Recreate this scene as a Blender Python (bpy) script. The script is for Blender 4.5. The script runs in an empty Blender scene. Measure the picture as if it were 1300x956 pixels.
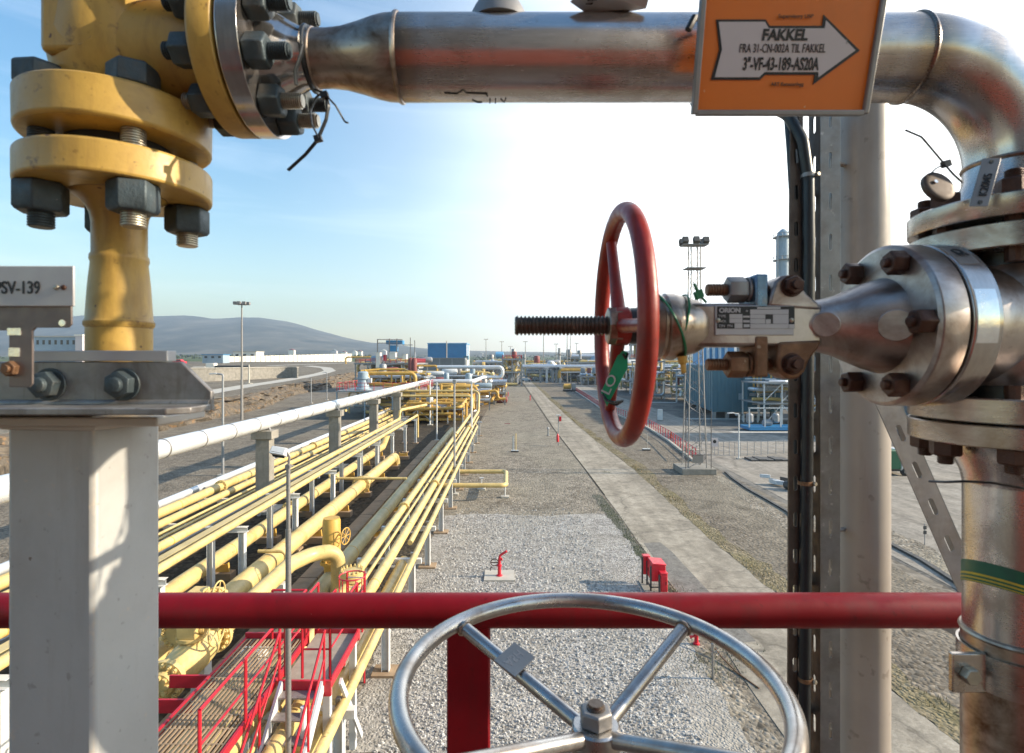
import bpy, math, random
from mathutils import Vector, Matrix, noise
R = math.radians
PI = math.pi
random.seed(7)
scene = bpy.context.scene
COL = scene.collection
CX, CY, FPX, H = 646.0, 458.0, 700.0, 9.0

def P(px, py, Y):
    """a point of the place at distance Y ahead of the viewer"""
    return Vector(((px-CX)/FPX*Y, Y, H-(py-CY)/FPX*Y))
def G(px, py, z=0.0):
    """a point of the ground (height z) read from the site survey of the picture"""
    Y = (H-z)*FPX/(py-CY)
    return Vector(((px-CX)/FPX*Y, Y, z))
def V(x, y, z): return Vector((x, y, z))
def C(x, y, z): return Vector((x, y, H+z))       # close equipment: heights given from eye level

# ------------------------------------------------------------------ materials
MATS = {}
def nodes_of(name):
    m = bpy.data.materials.new(name); m.use_nodes = True
    nt = m.node_tree; b = nt.nodes['Principled BSDF']
    return m, nt, b
def N(nt, t, **k):
    n = nt.nodes.new(t)
    for a, v in k.items():
        if a in n.inputs: n.inputs[a].default_value = v
        else: setattr(n, a, v)
    return n
def L(nt, a, b): nt.links.new(a, b)
def coord(nt, scale=(1,1,1), obj=True):
    tc = N(nt, 'ShaderNodeTexCoord'); mp = N(nt, 'ShaderNodeMapping')
    mp.inputs['Scale'].default_value = scale
    L(nt, tc.outputs['Object'], mp.inputs['Vector'])
    return mp.outputs['Vector']
def noise_node(nt, vec, scale, detail=5, rough=.6, dist=0.0):
    n = N(nt, 'ShaderNodeTexNoise'); n.inputs['Scale'].default_value = scale
    n.inputs['Detail'].default_value = detail; n.inputs['Roughness'].default_value = rough
    n.inputs['Distortion'].default_value = dist
    L(nt, vec, n.inputs['Vector']); return n.outputs['Fac']
def ramp(nt, fac, stops, interp='LINEAR'):
    r = N(nt, 'ShaderNodeValToRGB'); r.color_ramp.interpolation = interp
    e = r.color_ramp.elements
    while len(e) < len(stops): e.new(.5)
    for i, (p, c) in enumerate(stops):
        e[i].position = p; e[i].color = (c[0], c[1], c[2], 1) if hasattr(c, '__len__') else (c, c, c, 1)
    L(nt, fac, r.inputs['Fac']); return r.outputs['Color']
def mix(nt, fac, a, b, mode='MIX'):
    m = N(nt, 'ShaderNodeMix'); m.data_type = 'RGBA'; m.blend_type = mode
    for s, v in ((0, fac), (6, a), (7, b)):
        if hasattr(v, 'is_linked'): L(nt, v, m.inputs[s])
        elif s == 0: m.inputs[0].default_value = v
        else: m.inputs[s].default_value = (v[0], v[1], v[2], 1)
    return m.outputs[2]
def bump(nt, b, height, strength, dist=.01):
    bp = N(nt, 'ShaderNodeBump'); bp.inputs['Strength'].default_value = strength; bp.inputs['Distance'].default_value = dist
    L(nt, height, bp.inputs['Height']); L(nt, bp.outputs['Normal'], b.inputs['Normal'])

def paint(name, col, rough=.4, var=.12, scale=6., dirt=None, dirt_amt=.35, chips=None, chip_scale=60., chip_at=.68, bumpy=.05, metallic=0., bscale=None, coat=0., streak=None, edge=None, edge_r=.0022):
    """painted or bare surface: slight colour drift, dirt patches, paint chips"""
    m, nt, b = nodes_of(name); v = coord(nt)
    n1 = noise_node(nt, v, scale, 6)
    lo = tuple(c*(1-var) for c in col); hi = tuple(min(1, c*(1+var)) for c in col)
    c = ramp(nt, n1, [(.3, lo), (.7, hi)])
    if dirt:
        n2 = noise_node(nt, v, scale*.7, 8, .65, .4)
        f = ramp(nt, n2, [(.5, (0,0,0)), (.72, (dirt_amt,)*3)])
        c = mix(nt, f, c, dirt)
    if chips:
        n3 = noise_node(nt, v, chip_scale, 3, .5)
        f = ramp(nt, n3, [(chip_at, (0,0,0)), (chip_at+.02, (1,1,1))])
        c = mix(nt, f, c, chips)
    if streak:
        n5 = noise_node(nt, coord(nt, (1, 1, .12)), scale*3.4, 6, .65)
        f = ramp(nt, n5, [(.53, (0,0,0)), (.70, (.55,)*3)]); c = mix(nt, f, c, streak)
        n6 = noise_node(nt, v, scale*9, 3, .5)
        f = ramp(nt, n6, [(.66, (0,0,0)), (.72, (.45,)*3)]); c = mix(nt, f, c, tuple(k*.6 for k in streak))
    if edge:
        bv = N(nt, 'ShaderNodeBevel'); bv.samples = 4; bv.inputs['Radius'].default_value = edge_r
        ge = N(nt, 'ShaderNodeNewGeometry'); dp = N(nt, 'ShaderNodeVectorMath'); dp.operation = 'DOT_PRODUCT'
        L(nt, bv.outputs['Normal'], dp.inputs[0]); L(nt, ge.outputs['True Normal'], dp.inputs[1])
        n7 = noise_node(nt, v, chip_scale, 5, .65)
        ml = N(nt, 'ShaderNodeMath'); ml.operation = 'MULTIPLY_ADD'; ml.inputs[1].default_value = .55; L(nt, n7, ml.inputs[0]); L(nt, dp.outputs['Value'], ml.inputs[2])
        f = ramp(nt, ml.outputs[0], [(1.10, (1,1,1)), (1.19, (0,0,0))]) if False else None
        sb = N(nt, 'ShaderNodeMapRange'); sb.inputs['From Min'].default_value = 1.20; sb.inputs['From Max'].default_value = 1.13; L(nt, ml.outputs[0], sb.inputs['Value'])
        c = mix(nt, sb.outputs['Result'], c, edge)
    L(nt, c, b.inputs['Base Color'])
    rr = ramp(nt, noise_node(nt, v, scale*2.3, 4), [(.3, max(.03, rough-.1)), (.7, min(1, rough+.12))])
    L(nt, rr, b.inputs['Roughness'])
    b.inputs['Metallic'].default_value = metallic
    if coat: b.inputs['Coat Weight'].default_value = coat; b.inputs['Coat Roughness'].default_value = .2
    if bumpy: bump(nt, b, noise_node(nt, v, bscale or scale*8, 4), bumpy, .002 if scale > 3 else .02)
    MATS[name] = m; return m

def gravel(name, cols, scale, dirt, bstr=.6, patch=.15, fine=1., crack=None):
    m, nt, b = nodes_of(name); v = coord(nt)
    def cellsz(sc):
        vo = N(nt, 'ShaderNodeTexVoronoi'); vo.inputs['Scale'].default_value = sc; vo.inputs['Randomness'].default_value = 1
        L(nt, v, vo.inputs['Vector']); sep = N(nt, 'ShaderNodeSeparateColor'); L(nt, vo.outputs['Color'], sep.inputs['Color'])
        return ramp(nt, sep.outputs[0], [(i/(len(cols)-1), k) for i, k in enumerate(cols)]), ramp(nt, vo.outputs['Distance'], [(0, (1,1,1)), (.7, (0,0,0))])
    c1, h1 = cellsz(scale); c2, h2 = cellsz(scale*.56)
    mk = ramp(nt, noise_node(nt, v, scale*.30, 4, .6), [(.50, (0,0,0)), (.58, (1,1,1))])
    c = mix(nt, mk, c1, c2); hh = mix(nt, mk, h1, h2)
    big = noise_node(nt, v, patch, 8, .65, .5)
    c = mix(nt, ramp(nt, big, [(.42, (0,0,0)), (.66, (.8,)*3)]), c, dirt)
    st = noise_node(nt, v, patch*4.3, 7, .7, .8)
    c = mix(nt, 1.0, c, ramp(nt, st, [(.30, (.66,)*3), (.52, (1.0,)*3), (.75, (1.16,)*3)]), 'MULTIPLY')
    mid = noise_node(nt, v, scale*.12, 6, .7)
    c = mix(nt, 1.0, c, ramp(nt, mid, [(.3, (.78,)*3), (.7, (1.14,)*3)]), 'MULTIPLY')
    if crack:
        vc = N(nt, 'ShaderNodeTexVoronoi'); vc.feature = 'DISTANCE_TO_EDGE'; vc.inputs['Scale'].default_value = crack
        nz = N(nt, 'ShaderNodeTexNoise'); nz.inputs['Scale'].default_value = 1.1; nz.inputs['Detail'].default_value = 5; L(nt, v, nz.inputs['Vector'])
        av = N(nt, 'ShaderNodeVectorMath'); av.operation = 'MULTIPLY_ADD'; av.inputs[1].default_value = (1.1, 1.1, 0); L(nt, nz.outputs['Color'], av.inputs[0]); L(nt, v, av.inputs[2])
        L(nt, av.outputs[0], vc.inputs['Vector'])
        c = mix(nt, ramp(nt, vc.outputs['Distance'], [(.003, (.4,)*3), (.009, (0,0,0))]), c, tuple(k*.35 for k in dirt))
        tr = noise_node(nt, coord(nt, (1.6, .035, 1)), 1.0, 3, .5)
        c = mix(nt, 1.0, c, ramp(nt, tr, [(.35, (.84,)*3), (.65, (1.10,)*3)]), 'MULTIPLY')
    L(nt, c, b.inputs['Base Color']); b.inputs['Roughness'].default_value = .95
    b.inputs['Specular IOR Level'].default_value = .15
    bump(nt, b, hh, bstr, .06*fine)
    MATS[name] = m; return m

YEL  = (.47, .295, .066)
paint('yellow_valve_paint', YEL, .46, .14, 13, (.20,.105,.03), .7, (.10,.05,.025), 42, .715, .22, bscale=70, coat=.08, streak=(.23,.125,.035), edge=(.11,.055,.03), edge_r=.003)
paint('yellow_pipe_paint', (.64, .475, .19), .45, .14, 1.3, (.36,.225,.07), .65, (.22,.13,.06), 5, .72, .08, streak=(.46,.30,.09))
paint('yellow_dull_paint', (.50, .42, .22), .55, .15, .8, (.30,.23,.12), .6, None, bumpy=.08)
paint('ochre_pipe_paint', (.58, .345, .07), .5, .15, 1.0, (.34,.2,.07), .5, None, bumpy=.05)
paint('red_rail_paint', (.20, .003, .008), .46, .12, 12, (.09,.004,.006), .5, (.34,.23,.2), 60, .77, .06, streak=(.12,.012,.012))
MATS['red_rail_paint'].node_tree.nodes['Principled BSDF'].inputs['Specular IOR Level'].default_value = .28
paint('red_wheel_paint', (.26, .017, .008), .40, .18, 22, (.09,.012,.01), .6, (.48,.36,.28), 46, .725, .25, bscale=60, streak=(.10,.012,.008))
paint('red_site_paint', (.50, .015, .03), .4, .12, 3, (.3,.02,.03), .4, None, bumpy=.03)
paint('red_box_paint', (.62, .02, .035), .35, .1, 5, (.4,.03,.03), .4, None, bumpy=.03)
paint('orange_enamel', (.74, .165, .002), .42, .06, 9, (.42,.12,.01), .45, (.72,.42,.18), 70, .76, .03, coat=.2)
paint('white_enamel', (.58, .52, .52), .38, .05, 12, (.5,.42,.4), .3, None, bumpy=.02)
paint('black_ink', (.012, .013, .014), .45, .1, 9, None, bumpy=0)
paint('black_plastic', (.012, .014, .016), .38, .2, 40, None, bumpy=.05)
paint('green_plastic', (.015, .33, .155), .35, .12, 30, (.02,.1,.06), .4, None, bumpy=.03)
paint('green_tie', (.01, .16, .06), .4, .1, 30, None, bumpy=0)
paint('tape_yellow', (.62, .42, .03), .4, .1, 30, (.3,.2,.05), .5, None, bumpy=.03)
paint('tape_green', (.012, .11, .055), .4, .1, 30, (.02,.06,.05), .5, None, bumpy=.03)
paint('post_paint', (.40, .40, .385), .45, .06, 9, (.29,.27,.245), .5, (.18,.14,.11), 60, .76, .12, bscale=90, streak=(.31,.285,.255), edge=(.50,.43,.35), edge_r=.005)
paint('cream_paint', (.44, .41, .365), .45, .08, 12, (.38,.34,.3), .5, None, bumpy=.08)
paint('white_steel', (.62, .63, .63), .45, .08, 2, (.4,.38,.35), .5, None, bumpy=.04)
paint('concrete', (.27, .25, .215), .9, .2, 1.3, (.13,.12,.10), .7, None, bumpy=.3, streak=(.16,.15,.125))
paint('concrete_pale', (.47, .44, .38), .9, .12, 1.6, (.3,.27,.23), .5, None, bumpy=.2)
paint('concrete_brown', (.30, .21, .13), .9, .2, 1.6, (.18,.13,.08), .5, None, bumpy=.2)
paint('bolt_blue', (.055, .075, .085), .55, .25, 45, (.12,.09,.06), .5, (.2,.2,.2), 90, .72, .3, metallic=.35)
paint('bolt_dark', (.075, .036, .024), .5, .3, 60, (.14,.06,.03), .5, None, bumpy=.3, metallic=.5)
paint('bolt_zinc', (.42, .38, .30), .4, .2, 60, (.2,.13,.08), .5, None, bumpy=.2, metallic=.8)
paint('rusty_steel', (.22, .12, .065), .55, .3, 55, (.10,.045,.02), .7, (.33,.24,.16), 80, .68, .3, metallic=.55)
paint('stem_steel', (.13, .10, .08), .42, .3, 60, (.07,.04,.03), .6, (.3,.25,.2), 70, .7, .1, metallic=.8)
paint('galvanised', (.27, .26, .25), .5, .14, 22, (.28,.26,.24), .5, None, bumpy=.04, metallic=.55)
paint('channel_zinc', (.19, .185, .18), .45, .2, 26, (.12,.10,.085), .6, (.10,.07,.05), 60, .76, .05, metallic=.5, edge=(.42,.40,.38), edge_r=.0012)
paint('galv_shade', (.34, .31, .29), .5, .2, 22, (.2,.15,.12), .6, (.16,.1,.07), 60, .76, .05, metallic=.5)
paint('galv_brown', (.10, .075, .06), .55, .2, 22, (.06,.04,.03), .6, None, bumpy=.04, metallic=.5)
paint('column_paint', (.36, .315, .275), .40, .07, 4, (.22,.18,.145), .5, (.14,.09,.06), 50, .775, .05, coat=.1, streak=(.23,.185,.15))
paint('cladding', (.74, .75, .76), .36, .06, .9, (.5,.5,.5), .4, None, bumpy=.03, metallic=.35)
paint('silver_pipe', (.62, .64, .67), .34, .08, .9, (.42,.42,.42), .4, None, bumpy=.02, metallic=.6)
paint('grey_steel', (.30, .31, .32), .5, .12, 2, (.2,.19,.18), .5, None, bumpy=.03, metallic=.3)
paint('dark_steel', (.07, .068, .065), .6, .2, 2, (.1,.07,.05), .5, None, bumpy=.03, metallic=.2)
paint('mast_steel', (.26, .25, .24), .55, .1, 2, None, bumpy=0, metallic=.3)
paint('blue_cladding', (.028, .21, .44), .45, .06, .4, (.03,.14,.35), .4, None, bumpy=0)
paint('blue_module', (.07, .17, .22), .5, .08, .25, (.06,.15,.22), .5, None, bumpy=0)
paint('blue_light', (.16, .38, .60), .45, .08, .4, None, bumpy=0)
paint('blue_grey', (.30, .38, .44), .45, .08, .6, (.2,.25,.3), .4, None, bumpy=0)
paint('grey_cladding', (.21, .225, .235), .6, .08, .3, (.15,.15,.15), .5, None, bumpy=0)
paint('pale_wall', (.80, .75, .66), .7, .06, .2, (.5,.46,.4), .4, None, bumpy=0)
paint('brown_red', (.22, .055, .045), .6, .1, 1, None, bumpy=0)
paint('window_dark', (.03, .035, .04), .15, .1, 1, None, bumpy=0)
paint('wood_board', (.32, .26, .2), .8, .15, 5, None, bumpy=.1)
paint('rubber', (.02, .02, .02), .8, .1, 5, None, bumpy=0)
paint('glass_dark', (.02, .03, .035), .08, .1, 1, None, bumpy=0)
paint('foil', (.86, .86, .84), .18, .06, 30, (.6,.6,.58), .5, None, bumpy=.08, metallic=.75)
paint('tag_plate', (.44, .43, .43), .42, .05, 20, (.42,.4,.4), .5, None, bumpy=.03, metallic=.25)
paint('bracket_plate', (.20, .165, .15), .45, .12, 30, (.2,.15,.13), .5, None, bumpy=.04, metallic=.6)
paint('angle_steel', (.26, .255, .25), .42, .16, 20, (.12,.095,.08), .8, (.14,.10,.08), 60, .75, .08, metallic=.5, streak=(.14,.11,.09), edge=(.36,.33,.30), edge_r=.0015)
paint('rock', (.125, .10, .072), .95, .55, 1.3, (.022,.017,.012), .95, (.20,.125,.065), 1.4, .60, .9, streak=(.03,.024,.018))
paint('blued_steel', (.13,.21,.30), .35, .3, 60, (.30,.26,.2), .8, None, bumpy=.1, metallic=.8)
paint('orange_sheet', (.50, .11, .06), .7, .08, 4, None, bumpy=0)
paint('blocker_clad', (.16, .155, .15), .6, .1, 2, None, bumpy=0)
paint('orange_plastic', (.7, .12, .03), .5, .1, 3, None, bumpy=0)

def steel(name, col, rough, stain, stain_amt, sscale=7., aniso=(1,1,1), fine=40., welds=()):
    """bare stainless steel with heat and rust stains, fine scratches and smudges"""
    m, nt, b = nodes_of(name); v = coord(nt); v2 = coord(nt, aniso)
    n1 = noise_node(nt, v, sscale, 8, .62, .6)
    c = mix(nt, ramp(nt, n1, [(.44, (0,0,0)), (.66, (stain_amt,)*3)]), col, stain)
    n4 = noise_node(nt, v, sscale*3.2, 6, .7, .3)
    c = mix(nt, ramp(nt, n4, [(.62, (0,0,0)), (.74, (stain_amt*.8,)*3)]), c, tuple(k*.35 for k in stain))
    for xw_ in welds:      # heat tint either side of a weld
        sp = N(nt, 'ShaderNodeSeparateXYZ'); L(nt, v, sp.inputs[0])
        d1 = N(nt, 'ShaderNodeMath'); d1.operation = 'SUBTRACT'; d1.inputs[1].default_value = xw_; L(nt, sp.outputs[0], d1.inputs[0])
        d2 = N(nt, 'ShaderNodeMath'); d2.operation = 'ABSOLUTE'; L(nt, d1.outputs[0], d2.inputs[0])
        d3 = N(nt, 'ShaderNodeMath'); d3.operation = 'MULTIPLY_ADD'; d3.inputs[1].default_value = .045; L(nt, n1, d3.inputs[0]); L(nt, d2.outputs[0], d3.inputs[2])
        tf = ramp(nt, d3.outputs[0], [(.024, (.75,)*3), (.040, (.55,)*3), (.062, (0,0,0))])
        tc_ = ramp(nt, d3.outputs[0], [(.026, (.10,.065,.045)), (.036, (.30,.19,.09)), (.047, (.26,.20,.17)), (.06, (.40,.40,.46))])
        c = mix(nt, tf, c, tc_)
    n2 = noise_node(nt, v2, fine, 6, .7)
    c = mix(nt, 1.0, c, ramp(nt, n2, [(.3, (.86,)*3), (.7, (1.08,)*3)]), 'MULTIPLY')
    L(nt, c, b.inputs['Base Color']); b.inputs['Metallic'].default_value = .93
    rr = mix(nt, ramp(nt, n1, [(.4, (0,0,0)), (.7, (1,1,1))]), (rough-.05,)*3, (rough+.16,)*3)
    rr = mix(nt, .5, rr, ramp(nt, n2, [(.3, rough-.06), (.7, rough+.12)]))
    L(nt, rr, b.inputs['Roughness'])
    bump(nt, b, n2, .05, .0015)
    MATS[name] = m; return m
steel('stainless', (.62, .585, .56), .23, (.24, .16, .10), .48, 12., (1, 12, 12), 46, (-.271, .2925))
steel('stainless_stained', (.46, .38, .31), .32, (.12, .065, .035), .95, 20., (1, 5, 5), 30)
steel('stainless_bright', (.55, .52, .50), .16, (.34, .25, .18), .35, 14., (6, 1, 1), 40)
steel('cast_steel', (.47, .42, .39), .36, (.15, .08, .05), .7, 14., (1, 1, 1), 70)
steel('flange_steel', (.48, .42, .37), .25, (.20, .11, .06), .65, 14., (1, 1, 5), 40)
steel('wheel_tube', (.48, .465, .45), .27, (.24, .17, .12), .6, 18., (1, 1, 1), 50)

gravel('gravel_bright', [(.17,.16,.145), (.33,.308,.28), (.42,.395,.36), (.53,.505,.465)], 14, (.36,.33,.28), .55, .25)
gravel('gravel_dull', [(.11,.092,.07), (.22,.19,.147), (.285,.25,.20), (.38,.335,.275)], 8, (.30,.27,.21), .7, .12)
gravel('gravel_brown', [(.10,.082,.062), (.17,.143,.11), (.215,.183,.142), (.275,.235,.185)], 7, (.25,.22,.17), .6, .09)
gravel('soil_shade_joint', [(.03,.024,.018), (.055,.045,.033), (.08,.064,.046), (.12,.098,.07)], 6, (.065,.052,.035), .7, .35)  # soil colour darkened to carry the pipeway's shade; also serves dark joints
gravel('ground_far', [(.14,.12,.095), (.20,.175,.14), (.24,.21,.17), (.29,.255,.21)], 3, (.18,.155,.115), .4, .03)
gravel('asphalt_path', [(.33,.29,.23), (.37,.325,.26), (.40,.355,.285), (.43,.385,.315)], 26, (.24,.21,.165), .25, .3, .3, .16)
gravel('asphalt_patch', [(.15,.14,.125), (.19,.18,.16), (.22,.205,.185), (.25,.24,.215)], 24, (.25,.23,.2), .25, .6, .3)
gravel('asphalt_road', [(.28,.25,.21), (.32,.287,.243), (.35,.317,.27), (.38,.345,.295)], 20, (.30,.265,.22), .2, .14, .3, .10)
gravel('yard_ground', [(.08,.076,.07), (.12,.114,.104), (.148,.14,.127), (.185,.174,.157)], 6, (.3,.275,.235), .3, .07)
gravel('verge_soil', [(.12,.10,.065), (.20,.165,.105), (.26,.215,.14), (.32,.265,.18)], 9, (.19,.165,.085), .8, .5)
gravel('verge_green', [(.09,.088,.072), (.13,.125,.10), (.16,.153,.125), (.20,.19,.155)], 10, (.09,.1,.06), .8, .5)

def field_mat():
    m, nt, b = nodes_of('field'); v = coord(nt, (.004, .0012, .0))
    n1 = noise_node(nt, v, 4, 6, .6)
    c = ramp(nt, n1, [(.30, (.045,.06,.03)), (.42, (.08,.11,.05)), (.50, (.10,.13,.055)), (.58, (.12,.11,.07)), (.7, (.05,.065,.035))])
    v2 = coord(nt, (.012, .012, .012)); n2 = noise_node(nt, v2, 1, 8, .7)
    c = mix(nt, 1.0, c, ramp(nt, n2, [(.35, (.55,)*3), (.65, (1.3,)*3)]), 'MULTIPLY')
    L(nt, c, b.inputs['Base Color']); b.inputs['Roughness'].default_value = 1; b.inputs['Specular IOR Level'].default_value = .1
    MATS['field'] = m
field_mat()
def leaf_mat(name, a, c2):
    m, nt, b = nodes_of(name)
    g = N(nt, 'ShaderNodeNewGeometry')
    c = ramp(nt, g.outputs['Random Per Island'], [(0, a), (1, c2)])
    L(nt, c, b.inputs['Base Color']); b.inputs['Roughness'].default_value = .9
    MATS[name] = m
m_, nt_, b_ = nodes_of('hill_cover'); v_ = coord(nt_, (.003,.002,.004)); n_ = noise_node(nt_, v_, 1.6, 9, .68, .5)
L(nt_, ramp(nt_, n_, [(.36,(.02,.024,.02)), (.48,(.06,.06,.045)), (.56,(.10,.09,.068)), (.66,(.17,.15,.115))]), b_.inputs['Base Color']); b_.inputs['Roughness'].default_value = 1; b_.inputs['Specular IOR Level'].default_value = .05
MATS['hill_cover'] = m_
leaf_mat('grass_blades', (.15,.13,.05), (.42,.32,.16))
leaf_mat('stone_mix', (.20,.19,.175), (.62,.60,.565))
leaf_mat('weed_blades', (.05,.08,.03), (.13,.15,.06))
leaf_mat('wood_leaves', (.02,.035,.015), (.06,.085,.035))

# ------------------------------------------------------------------ mesh builder
def basis(d):
    d = Vector(d).normalized()
    a = Vector((0,0,1)) if abs(d.z) < .9 else Vector((1,0,0))
    u = a.cross(d).normalized(); w = d.cross(u).normalized()
    return u, w, d
class MB:
    def __init__(self): self.v = []; self.f = []
    def add(self, vs, fs):
        o = len(self.v); self.v += [Vector(x) for x in vs]; self.f += [tuple(i+o for i in q) for q in fs]; return self
    def obox(self, c, ax, ay, az):
        c, ax, ay, az = Vector(c), Vector(ax), Vector(ay), Vector(az)
        vs = [c+sx*ax+sy*ay+sz*az for sz in (-1,1) for sy in (-1,1) for sx in (-1,1)]
        fs = [(0,2,3,1),(4,5,7,6),(0,1,5,4),(2,6,7,3),(0,4,6,2),(1,3,7,5)]
        if ax.cross(ay).dot(az) < 0: fs = [q[::-1] for q in fs]
        return self.add(vs, fs)
    def box(self, x0, x1, y0, y1, z0, z1):
        return self.obox(((x0+x1)/2,(y0+y1)/2,(z0+z1)/2), (abs(x1-x0)/2,0,0), (0,abs(y1-y0)/2,0), (0,0,abs(z1-z0)/2))
    def bar(self, p0, p1, w, h=None, up=(0,0,1)):
        p0, p1 = Vector(p0), Vector(p1); d = p1-p0; h = h or w
        up = Vector(up)
        if abs(d.normalized().dot(up)) > .95: up = Vector((0,1,0))
        s = d.cross(up).normalized(); t = s.cross(d).normalized()
        return self.obox((p0+p1)/2, d/2, s*(w/2), t*(h/2))
    def lathe(self, prof, p, axis, n=24, cap=True, phase=0.):
        """prof: (distance along axis, radius)"""
        u, w, d = basis(axis); p = Vector(p); o = len(self.v)
        for s, r in prof:
            for k in range(n):
                a = 2*PI*k/n+phase
                self.v.append(p+d*s+(u*math.cos(a)+w*math.sin(a))*r)
        for i in range(len(prof)-1):
            for k in range(n):
                a, b = o+i*n+k, o+i*n+(k+1)%n
                self.f.append((a, b, b+n, a+n))
        if cap:
            self.f.append(tuple(o+k for k in range(n))[::-1])
            e = o+(len(prof)-1)*n
            self.f.append(tuple(e+k for k in range(n)))
        return self
    def cyl(self, p0, p1, r, r1=None, n=16, cap=True, phase=0.):
        p0, p1 = Vector(p0), Vector(p1); d = p1-p0
        return self.lathe([(0, r), (d.length, r if r1 is None else r1)], p0, d, n, cap, phase)
    def hexn(self, p, axis, af, h, phase=0.):
        rr = af/math.sqrt(3); c = h*.12
        return self.lathe([(0, rr*.93), (c*.6, rr), (h-c, rr), (h, rr*.88)], p, axis, 6, True, phase)
    def stud(self, p, axis, r, l, pitch=.0026, n=14):
        prof = [(0, r*.85)]; s = pitch*.5
        while s < l-pitch*.5:
            prof += [(s, r), (s+pitch*.35, r), (s+pitch*.5, r*.84), (s+pitch*.85, r*.84)]; s += pitch
        prof.append((l, r*.8))
        return self.lathe(prof, p, axis, n)
    def tube(self, pts, r, n=12, closed=False, cap=True, flat=None):
        pts = [Vector(p) for p in pts]; m = len(pts); o = len(self.v)
        tang = []
        for i in range(m):
            if closed: t = pts[(i+1)%m]-pts[i-1]
            else: t = pts[min(i+1, m-1)]-pts[max(i-1, 0)]
            tang.append(t.normalized())
        u, w, _ = basis(tang[0])
        for i in range(m):
            if i:
                q = tang[i-1].rotation_difference(tang[i]); u = q @ u
            u = (u-tang[i]*u.dot(tang[i])).normalized(); w = tang[i].cross(u)
            rr = r[i] if hasattr(r, '__len__') else r
            for k in range(n):
                a = 2*PI*k/n
                self.v.append(pts[i]+(u*math.cos(a)+w*math.sin(a)*(flat or 1))*rr)
        for i in range(m if closed else m-1):
            for k in range(n):
                a, b = o+i*n+k, o+i*n+(k+1)%n; j = ((i+1)%m-i)*n
                self.f.append((a, b, b+j, a+j))
        if cap and not closed:
            self.f.append(tuple(o+k for k in range(n))[::-1]); e = o+(m-1)*n
            self.f.append(tuple(e+k for k in range(n)))
        return self
    def torus(self, c, axis, RR, r, n=48, m=12, a0=0, a1=2*PI):
        u, w, d = basis(axis); c = Vector(c); full = abs(a1-a0-2*PI) < 1e-6
        cnt = n if full else n+1
        return self.tube([c+(u*math.cos(a0+(a1-a0)*k/n)+w*math.sin(a0+(a1-a0)*k/n))*RR for k in range(cnt)], r, m, full)
    def prism(self, poly, o, u, v, t):
        """polygon (a,b) in plane o+a*u+b*v, extruded by vector t"""
        o, u, v, t = Vector(o), Vector(u), Vector(v), Vector(t); n = len(poly)
        area = sum(poly[i][0]*poly[(i+1)%n][1]-poly[(i+1)%n][0]*poly[i][1] for i in range(n))
        if area < 0: poly = poly[::-1]
        b = [o+u*a+v*c for a, c in poly]
        flip = u.cross(v).dot(t) < 0
        fs = [tuple(range(n))[::-1], tuple(range(n, 2*n))]+[(i, (i+1)%n, (i+1)%n+n, i+n) for i in range(n)]
        if flip: fs = [q[::-1] for q in fs]
        return self.add(b+[x+t for x in b], fs)
    def sphere(self, c, r, n=12, m=8, sz=1.):
        prof = []
        for i in range(m+1):
            a = -PI/2+PI*i/m; prof.append((math.sin(a)*r*sz, max(1e-4, math.cos(a)*r)))
        return self.lathe(prof, c, (0,0,1), n, False)
    def slotted(self, p0, p1, across, width, thick, pitch, slen, sw, off=0.):
        """strip from p0 to p1 punched with a row of rounded slots"""
        p0, p1 = Vector(p0), Vector(p1); d = (p1-p0); Lg = d.length; d.normalize()
        a = Vector(across).normalized(); nrm = d.cross(a).normalized()*thick
        n = max(1, int(round(Lg/pitch))); pt = Lg/n
        for i in range(n):
            c = p0+d*(pt*(i+.5))
            angs = set()
            for k in range(16): angs.add(round(2*PI*k/16, 5))
            for k in (.06, .13, .22): angs.update(round(q, 5) for q in (k, PI-k, PI+k, 2*PI-k))
            ca = math.atan2(width/2, pt/2)
            for q in (ca, PI-ca, PI+ca, 2*PI-ca): angs.add(round(q, 5))
            angs = sorted(angs); m = len(angs); outer, inner = [], []
            for t in angs:
                x, y = math.cos(t), math.sin(t)
                s = min((pt/2)/abs(x) if abs(x) > 1e-9 else 1e9, (width/2)/abs(y) if abs(y) > 1e-9 else 1e9)
                outer.append((x*s, y*s))
                h, r = max(0, slen/2-sw/2), sw/2
                q = r/abs(y) if abs(y) > 1e-9 else 1e9
                if abs(x)*q > h: q = h*abs(x)+math.sqrt(max(0, r*r-h*h*y*y))
                inner.append((x*q, y*q))
            vs = []
            for lst in (outer, inner):
                for off_n in (0, 1):
                    vs += [c+d*x+a*y+nrm*off_n for x, y in lst]
            fs = []
            for k in range(m):
                j = (k+1)%m
                fs.append((k, j, 2*m+j, 2*m+k)[::-1]); fs.append((m+k, m+j, 3*m+j, 3*m+k))
                fs.append((2*m+k, 2*m+j, 3*m+j, 3*m+k)[::-1])
            self.add(vs, fs)
            self.add([c+d*(s*pt/2)+a*(q*width/2)+nrm*e for s in (-1,1) for q in (-1,1) for e in (0,1)],
                     [(0,1,5,4), (2,6,7,3)])
        return self
    def build(self, name, mat, parent=None, origin=None, smooth=35, bevel=None, label=None):
        me = bpy.data.meshes.new(name)
        o = bpy.data.objects.new(name, me)
        base = Vector(origin) if origin is not None else (Vector(parent['_o']) if parent is not None and '_o' in parent else Vector((0,0,0)))
        me.from_pydata([tuple(x-base) for x in self.v], [], self.f); me.update()
        me.materials.append(MATS[mat])
        if smooth:
            me.shade_smooth(); me.set_sharp_from_angle(angle=R(smooth))
        COL.objects.link(o)
        if parent is not None:
            o.parent = parent; o['_o'] = tuple(base)
        else:
            o.location = base; o['_o'] = tuple(base)
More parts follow.
